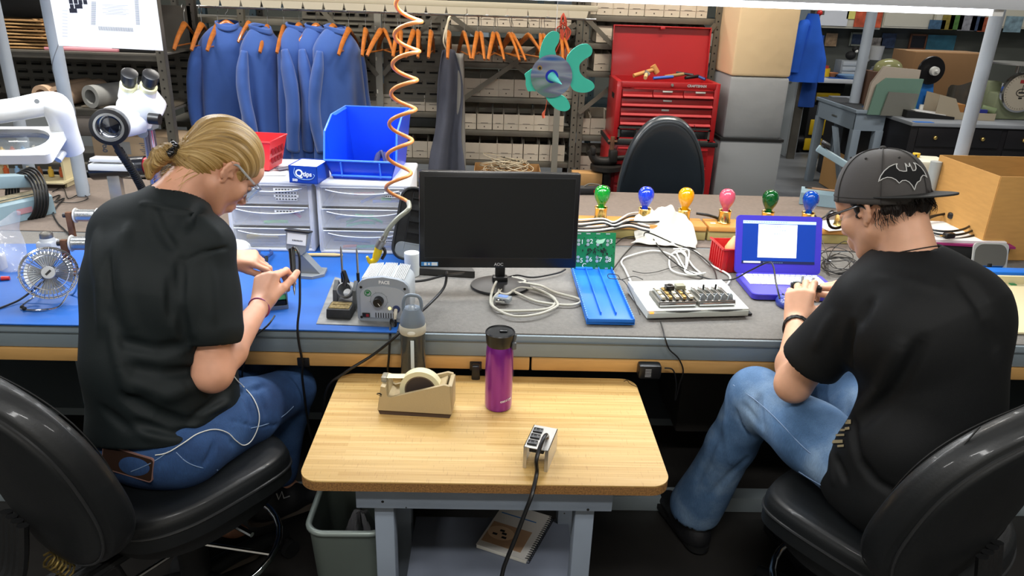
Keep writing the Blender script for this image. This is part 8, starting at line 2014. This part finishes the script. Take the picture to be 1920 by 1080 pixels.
# far table with blue mat
tb=thing('far_table','far white-edged table with a blue mat under the picture wall','table',(4.6,9.0,0));B().box((0,0,.84),(2.6,.9,.04),.004).obj('top',mat('table_white','#c9ccd0',.5),tb)
for x in (-1.1,0,1.1): B().cyl((x,-.4,0),(x,-.4,.82),.022,n=14).obj('leg',M_pole,tb)
one('static_mat',B().box((0,0,.002),(1.5,.6,.004)),M_bluemat,'blue mat lying on the far table','mat',(4.55,8.95,.8605))
def far(nm,lb,cat,x,y,m,mk_,Y=8.9):
    L=at(x,y,Y);mk_.location=(0,0,0) if False else None
zt_=.865
def fx(px_,Y): return at(px_,140,Y).x
t=thing('yellow_can','yellow tin at the left end of the far table','tin',(fx(1543,8.85),8.85,zt_));B().cyl((0,0,0),(0,0,.09),.07,n=20).obj('body',mat('tin_yellow','#e2b81e',.4),t);B().cyl((0,0,.09),(0,0,.12),.05,n=20).obj('lid',mat('tin_red','#b03a34',.4),t)
t=thing('bowl','orange bowl beside the yellow tin on the far table','bowl',(fx(1560,8.85),8.84,zt_));B().lathe([(0,0),(.04,0),(.065,.045),(.06,.045),(.035,.006),(0,.006)],20).obj('body',mat('bowl_orange','#c9824c',.5),t)
t=thing('desktop_organizer','small clear drawer box on the far table','drawer unit',(fx(1590,8.95),8.98,zt_));B().box((0,0,.09),(.26,.18,.18),.006).obj('body',mat('grey_clear','#8f959a',.3),t);b=B()
for k in range(3): b.box((0,-.092,.03+k*.058),(.22,.006,.046),.002)
b.obj('drawer_fronts',mat('grey_clear_front','#b4babf',.2),t)
t=thing('bowl','pale blue dish in front of the small clear drawers','bowl',(fx(1590,8.75),8.74,zt_));B().lathe([(0,0),(.09,0),(.13,.035),(.125,.035),(.08,.006),(0,.006)],28).obj('body',mat('dish_blue','#7fa4c9',.4),t)
t=thing('figurine','black and white figurine on the small clear drawers','figurine',(fx(1588,9.0),9.0,zt_+.181));B().sph((0,0,.05),(.06,.05,.05),14,10).sph((.04,0,.12),(.035,.035,.035),12,8).obj('body',M_blackm,t);B().sph((.05,-.02,.10),(.02,.02,.02),10,8).obj('white_patch',M_wcable,t)
t=thing('jar','glass jar with metal lid just right of the far pole','jar',(fx(1637,8.8),8.8,zt_));B().lathe([(0,0),(.05,0),(.052,.09),(.04,.105),(0,.105)],20).obj('body',mat('jar_glass_dim','#9aa6b4',.15,trans=.5),t);B().cyl((0,0,.105),(0,0,.13),.035,n=16).obj('lid',M_zinc,t)
t=thing('plastic_bag','pale blue bag on the far table right of the pole','bag',(fx(1628,8.68),8.7,zt_));B().sph((0,0,.04),(.10,.07,.045),16,10).obj('body',mat('bag_blue','#9cc0e0',.4,bump=.8,bs=20),t)
t=thing('lamp_shade','white small bracket lamp on the dark wall behind the far pole','lamp',tuple(at(1640,112,9.35)));B().cyl((0,0,0),(0,0,.16),.07,.085,n=20).obj('shade',mat('dull_white','#b9b9b4',.6),t);B().tube([(-.06,.02,.0),(-.16,.05,-.08),(-.2,.2,-.1)],.018,n=8).obj('arm',mat('dull_white','#b9b9b4'),t)
# blue coats hanging by the pillar
ck=thing('wall_hook','red-knobbed hook rail holding the bright blue coat by the pillar','hook',tuple(at(1537,24,8.2)));B().sph((0,0,0),.03,10,8).obj('knob',mat('marker_red','#d02a22'),ck);B().box((0,.06,0),(.1,.12,.04)).obj('bracket',M_rackd,ck);B().box((0,.12,-.6),(.08,.04,3.0)).obj('upright',M_rackd,ck)
hp0=at(1534,26,8.15);hp1=at(1516,153,8.15)
def hco(u,v):
    a=2*PI*u;wdt=.04+.15*min(1,v*1.5)**.8;pl=1+.12*sin(6*a+v*3)*v;c_=hp0.lerp(hp1,v)
    return (c_.x-hp0.x+wdt*pl*cos(a)*1.0,.10*pl*sin(a),(hp0.z-hp1.z)*(1-v))
M_bc2=mat('bright_blue_cotton','#1f5fd0',.8,bump=.3,bs=14,bdist=.006,var=.15,vs=4)
t=thing('work_coat','bright blue coat hanging from the red hook right of the pillar','coat',(hp0.x-.05,8.15,hp1.z));B().grid(hco,48,24).obj('body',M_bc2,t,angle=180);B().tube([(-.04,-.02,hp0.z-hp1.z-.14),(-.11,-.06,.55),(-.13,-.05,.1)],[.04,.06,.06],n=14,sm=5).obj('sleeve',M_bc2,t)
t=thing('work_coat','lower blue garment showing below the bright blue coat','coat',(at(1512,200,8.3).x,8.32,at(1512,200,8.3).z));B().grid(lambda u,v: ((.10-.03*v)*cos(2*PI*u)*(1+.15*sin(12*u)),.07*sin(2*PI*u),.75*v),36,8).obj('body',mat('dim_blue_cotton','#1c4a9c',.9),t,angle=180)
# yellow and black tool cases, wheel
t=thing('rolling_toolbox','black and yellow rolling toolbox under the far table','toolbox',(at(1532,230,8.9).x,8.85,0));B().box((0,0,.30),(.42,.3,.52),.02).box((0,.05,.75),(.40,.25,.12),.02).obj('body',M_blackm,t)
for c_,d_ in (((-.04,-.152,.30),(.26,.02,.18)),((-.02,-.152,.10),(.36,.02,.14)),((.0,-.10,.66),(.28,.05,.06)),((-.19,-.15,.62),(.08,.02,.08))): B().box(c_,d_,.01).obj('yellow_panel',mat('tool_yellow','#d9b51c',.4),t);B().cyl((-.22,-.1,.11),(-.30,-.1,.11),.11,n=24).obj('wheel',M_black,t)
t=thing('round_can','round grey waste can behind the far table leg','can',(at(1556,260,8.3).x+.08,8.3,0));B().cyl((0,0,0),(0,0,.55),.13,.15,n=24).obj('body',mat('dark_grey_can','#4a4c4e',.5),t)
t=thing('tall_cabinet','narrow pale cabinet standing right behind the pillar','cabinet',(at(1485,200,8.6).x,8.62,0));B().box((0,0,.45),(.13,.4,.9),.008).obj('body',mat('pale_grey_cabinet','#a9b0b4',.5),t);B().box((0,-.205,.45),(.11,.01,.84),.004).obj('door',mat('pale_grey_door','#b4babd',.5),t)
t=thing('room_divider','grey-blue tall screen standing behind the coats right of the pillar','panel',(at(1512,60,9.2).x,9.52,0));B().box((0,0,1.1),(.5,.04,2.2),.004).obj('board',mat('panel_bluegrey','#7d8a94',.6),t)
# pale blue side table
Xa,Xb=3.14,3.40
stb=thing('side_table','pale blue wooden side table left of the black desk','table',((Xa+Xb)/2,6.88,0));M_pb=mat('pale_blue_paint','#8d9ba8',.5)
B().box((0,0,.80),(Xb-Xa+.04,.86,.03),.004).obj('top',M_pb,stb);B().box((0,0,.816),(Xb-Xa,.82,.004)).obj('black_mat',mat('side_mat','#3a3d40',.8),stb)
for y in (-.40,.40): B().box((0,y,.71),(Xb-Xa,.02,.15)).obj('apron',M_pb,stb)
B().box((-(Xb-Xa)/2+.01,0,.71),(.02,.8,.15)).obj('side_apron',M_pb,stb);B().box((-(Xb-Xa)/2-.004,.0,.70),(.012,.10,.012)).obj('drawer_pull',M_zinc,stb)
for x in (-.1,.1):
    for y in (-.38,.38): B().box((x,y,.32),(.07,.07,.64),.004).obj('leg',M_pb,stb)
B().prism([(-.38,.1),(-.30,.1),(.05,.6),(-.05,.6)],-.12,-.10,'YZ').obj('brace',M_pb,stb);B().box((.03,.0,.16),(.16,.5,.3)).obj('stored_carton',M_kraft,stb)
p2=at(1628,60,6.9);pole(p2.x,6.9,.82,2.6,'grey pole rising from the pale blue side table in the background',.045)
one('blue_sheet',B().box((0,0,.002),(.16,.2,.004)),M_btray,'small blue sheet at the corner of the side table','sheet',(3.34,6.55,.819))
# black desk
dsk=thing('drawer_desk','black many-drawered desk with a grey top in the right background','desk',(4.6,6.9,0));DX=1.18
M_dk=mat('black_desk','#17161a',.45,var=.15,vs=4)
B().box((0,0,.375),(2*DX-.02,1.62,.75),.004).obj('carcass',M_dk,dsk);B().box((0,0,.765),(2*DX,1.66,.03),.004).obj('top',mat('grey_desk_top','#8d9298',.35,var=.08,vs=3),dsk)
for r_ in range(4):
    for c_ in range(3):
        o_=B().box((-DX+.42+c_*.75,-.815,.66-r_*.17),(.70,.012,.15),.003).obj('drawer',M_dk,dsk)
        for s_ in (-.2,.2): B().sph((-DX+.42+c_*.75+s_,-.83,.66-r_*.17),(.018,.014,.018),10,8).obj('brass_pull',M_brass,o_)
one('blue_tape',B().box((0,0,.001),(.16,.05,.003)),M_btray,'strip of blue tape on the front edge of the black desk','tape',(at(1733,231,6.08).x,6.10,.7805))
DZ=.781
# big carton on the desk
Lc=at(1717,97,7.1);Lr=at(1835,100,7.1);hz_=Lc.z-DZ
bc=thing('carton','big closed brown carton standing on the black desk','box',(Lc.x,7.1,DZ));M_k2=mat('dull_kraft','#8a6742',.85);wdc=Lr.x-Lc.x+.12
B().box((wdc/2,.2,hz_/2),(wdc,.42,hz_),.004).obj('body',M_k2,bc);B().box((wdc/2,.2,hz_+.001),(wdc,.05,.002)).obj('tape',mat('tan_tape','#c4a98a',.4),bc)
# file sorter
q=thing('file_sorter','green and grey file sorter with papers on the desk corner','file sorter',(at(1665,200,6.5).x,6.45,DZ));hF=at(1665,147,6.4).z-DZ
B().prism([(-.20,0),(.20,0),(.22,hF),(-.10,hF),(-.17,hF-.06)],-.02,0,'XZ').obj('green_plate',mat('sage_green','#6f8f80',.5),q);B().prism([(-.10,0),(.17,0),(.19,hF-.12),(-.07,hF-.11)],-.05,-.035,'XZ').obj('grey_plate',mat('sorter_grey','#7a7a72',.5),q)
B().prism([(-.22,0),(.20,0),(.20,hF+.07),(-.12,hF+.09),(-.2,hF-.05)],.02,.05,'XZ').obj('papers',mat('old_paper','#b9ad9f',.7),q);B().box((.14,.06,hF+.01),(.13,.02,.06)).obj('dark_card',mat('navy_card','#262a4c',.6),q)
t=thing('glass_bowl','olive glass bowl on a brown box behind the file sorter','bowl',(at(1672,120,6.8).x,6.85,DZ));B().box((0,0,(hF+.02)/2),(.34,.2,hF+.02)).obj('brown_box',mat('dark_brown_box','#5c4130',.7),t);B().sph((0,0,hF+.04),(.13,.09,.09),20,12).obj('bowl',mat('olive_glass','#9a9a6a',.2,trans=.3),t)
# blue reel stand
t=thing('reel_stand','blue tape-reel stand with a black wheel on the black desk','reel stand',(at(1722,195,6.6).x,6.62,DZ));zr=at(1735,132,6.55).z-DZ
B().prism([(-.14,0),(.14,0),(.06,zr+.02),(-.03,zr+.02)],-.03,.04,'XZ').obj('frame',mat('stand_blue','#2a74c4',.4),t);b=B();b.M=tmat((.02,-.05,zr));b.lathe([(0,0),(.115,0),(.12,.008),(.115,.02),(0,.02)],36);b.obj('wheel',M_black,t)
b=B();b.M=tmat((.02,-.05,zr));b.lathe([(0,.12),(.012,.12),(.016,.09),(.036,.085),(.038,.05),(.025,.045),(.02,.02),(0,.02)],24);b.obj('spindle',mat('spindle_white','#c9cac4',.4),t)
t=thing('letter_tray','low black letter tray with white papers on the desk','tray',(at(1742,212,6.35).x,6.42,DZ),-4);B().prism([(-.20,.0),(.20,0),(.2,.02),(-.2,.06)],-.12,.12,'XZ').obj('tray',M_blackm,t);B().box((0,-.02,.045),(.26,.18,.006),rot=(0,R(6),0)).obj('paper',mat('paper_sheet','#e6e6e4'),t);B().cyl((0,.08,.03),(0,.08,.09),.018,n=12).obj('white_bottle',M_wcable,t)
t=thing('magazine_file','cream magazine file box of small parts right of the black tray','file box',(at(1795,212,6.35).x,6.42,DZ),-4);B().prism([(-.2,0),(.3,0),(.3,.06),(.0,.06),(-.06,.17),(-.2,.2)],-.12,-.115,'XZ').prism([(-.2,0),(.3,0),(.3,.06),(.0,.06),(-.06,.17),(-.2,.2)],.115,.12,'XZ').box((.05,0,.003),(.5,.23,.005)).obj('box',mat('cream_card','#a89d88',.7),t);B().box((-.02,.0,.07),(.14,.16,.10)).obj('orange_cards',mat('orange_card','#a8743c',.7),t);B().box((.16,-.04,.05),(.16,.1,.07)).obj('blue_pack',mat('navy_pack','#2a3488',.5),t);B().cyl((.22,-.02,.09),(.32,-.06,.07),.03,n=14).obj('green_roll',mat('sage_roll','#70805a',.6),t)
t=thing('plastic_bag','dark clear bag against the big carton on the desk','bag',(at(1815,175,6.7).x,6.78,DZ));B().grid(lambda u,v: (-.14+.3*u,.04*sin(u*7),.3*v*(1-.3*(1-u))+.01*sin(u*13)),20,12,.002).obj('film',mat('smoky_film','#4a4640',.15,coat=.8,bump=.8,bs=18),t)
# dial scale
sc=thing('dial_scale','large dial weighing scale at the right end of the black desk','scale',(at(1893,215,6.4).x,6.45,DZ));zs=at(1893,172,6.38).z-DZ
B().box((0,.02,.11),(.34,.2,.22),.02).box((-.12,.1,zs*.7),(.12,.1,zs*1.2),.02).obj('body',mat('sage_body','#7c8468',.5),sc);b=B();b.M=tmat((0,-.09,zs));b.lathe([(0,0),(.165,0),(.165,.03),(.15,.034)],48);b.obj('rim',M_chrome,sc)
b=B();b.M=tmat((0,-.09,zs));b.lathe([(0,.031),(.152,.031)],48);do=b.obj('dial',mat('dial_cream','#b4ab9a',.5),sc)
B().box((0,-.123,zs+.09),(.07,.002,.028)).obj('red_plate',mat('plate_red','#9a2f30',.5),do);b=B().box((0,-.124,zs+.03),(.004,.002,.07));b.M=tmat((0,-.123,zs));b.tube([(.045*cos(k*PI/10),.03*sin(k*PI/10),0) for k in range(20)],.003,n=5,sm=1,closed=True).box((0,0,0),(.05,.012,.002)).box((0,-.045,0),(.03,.012,.002));b.obj('pointer_and_crest',M_blackm,do)
b=B();b.M=tmat((0,-.123,zs))
for k in range(40): a_=2*PI*k/40;b.box((.135*cos(a_),.135*sin(a_),0),(.012,.002,.001),rot=(0,0,a_))
b.obj('dial_ticks',M_blackm,do);zp=at(1893,121,6.38).z-DZ
B().cyl((0,0,zs+.15),(0,0,zp),.018,n=12).cyl((0,0,zp),(0,0,zp+.012),.22,n=48).obj('pan',M_zinc,sc)
one('white_carton',B().box((0,0,.1),(.10,.1,.2),.004),mat('dull_white','#b9b9b4'),'small pale box on the shelf behind the scale','box',(at(1875,118,7.0).x,7.3,DZ),0)
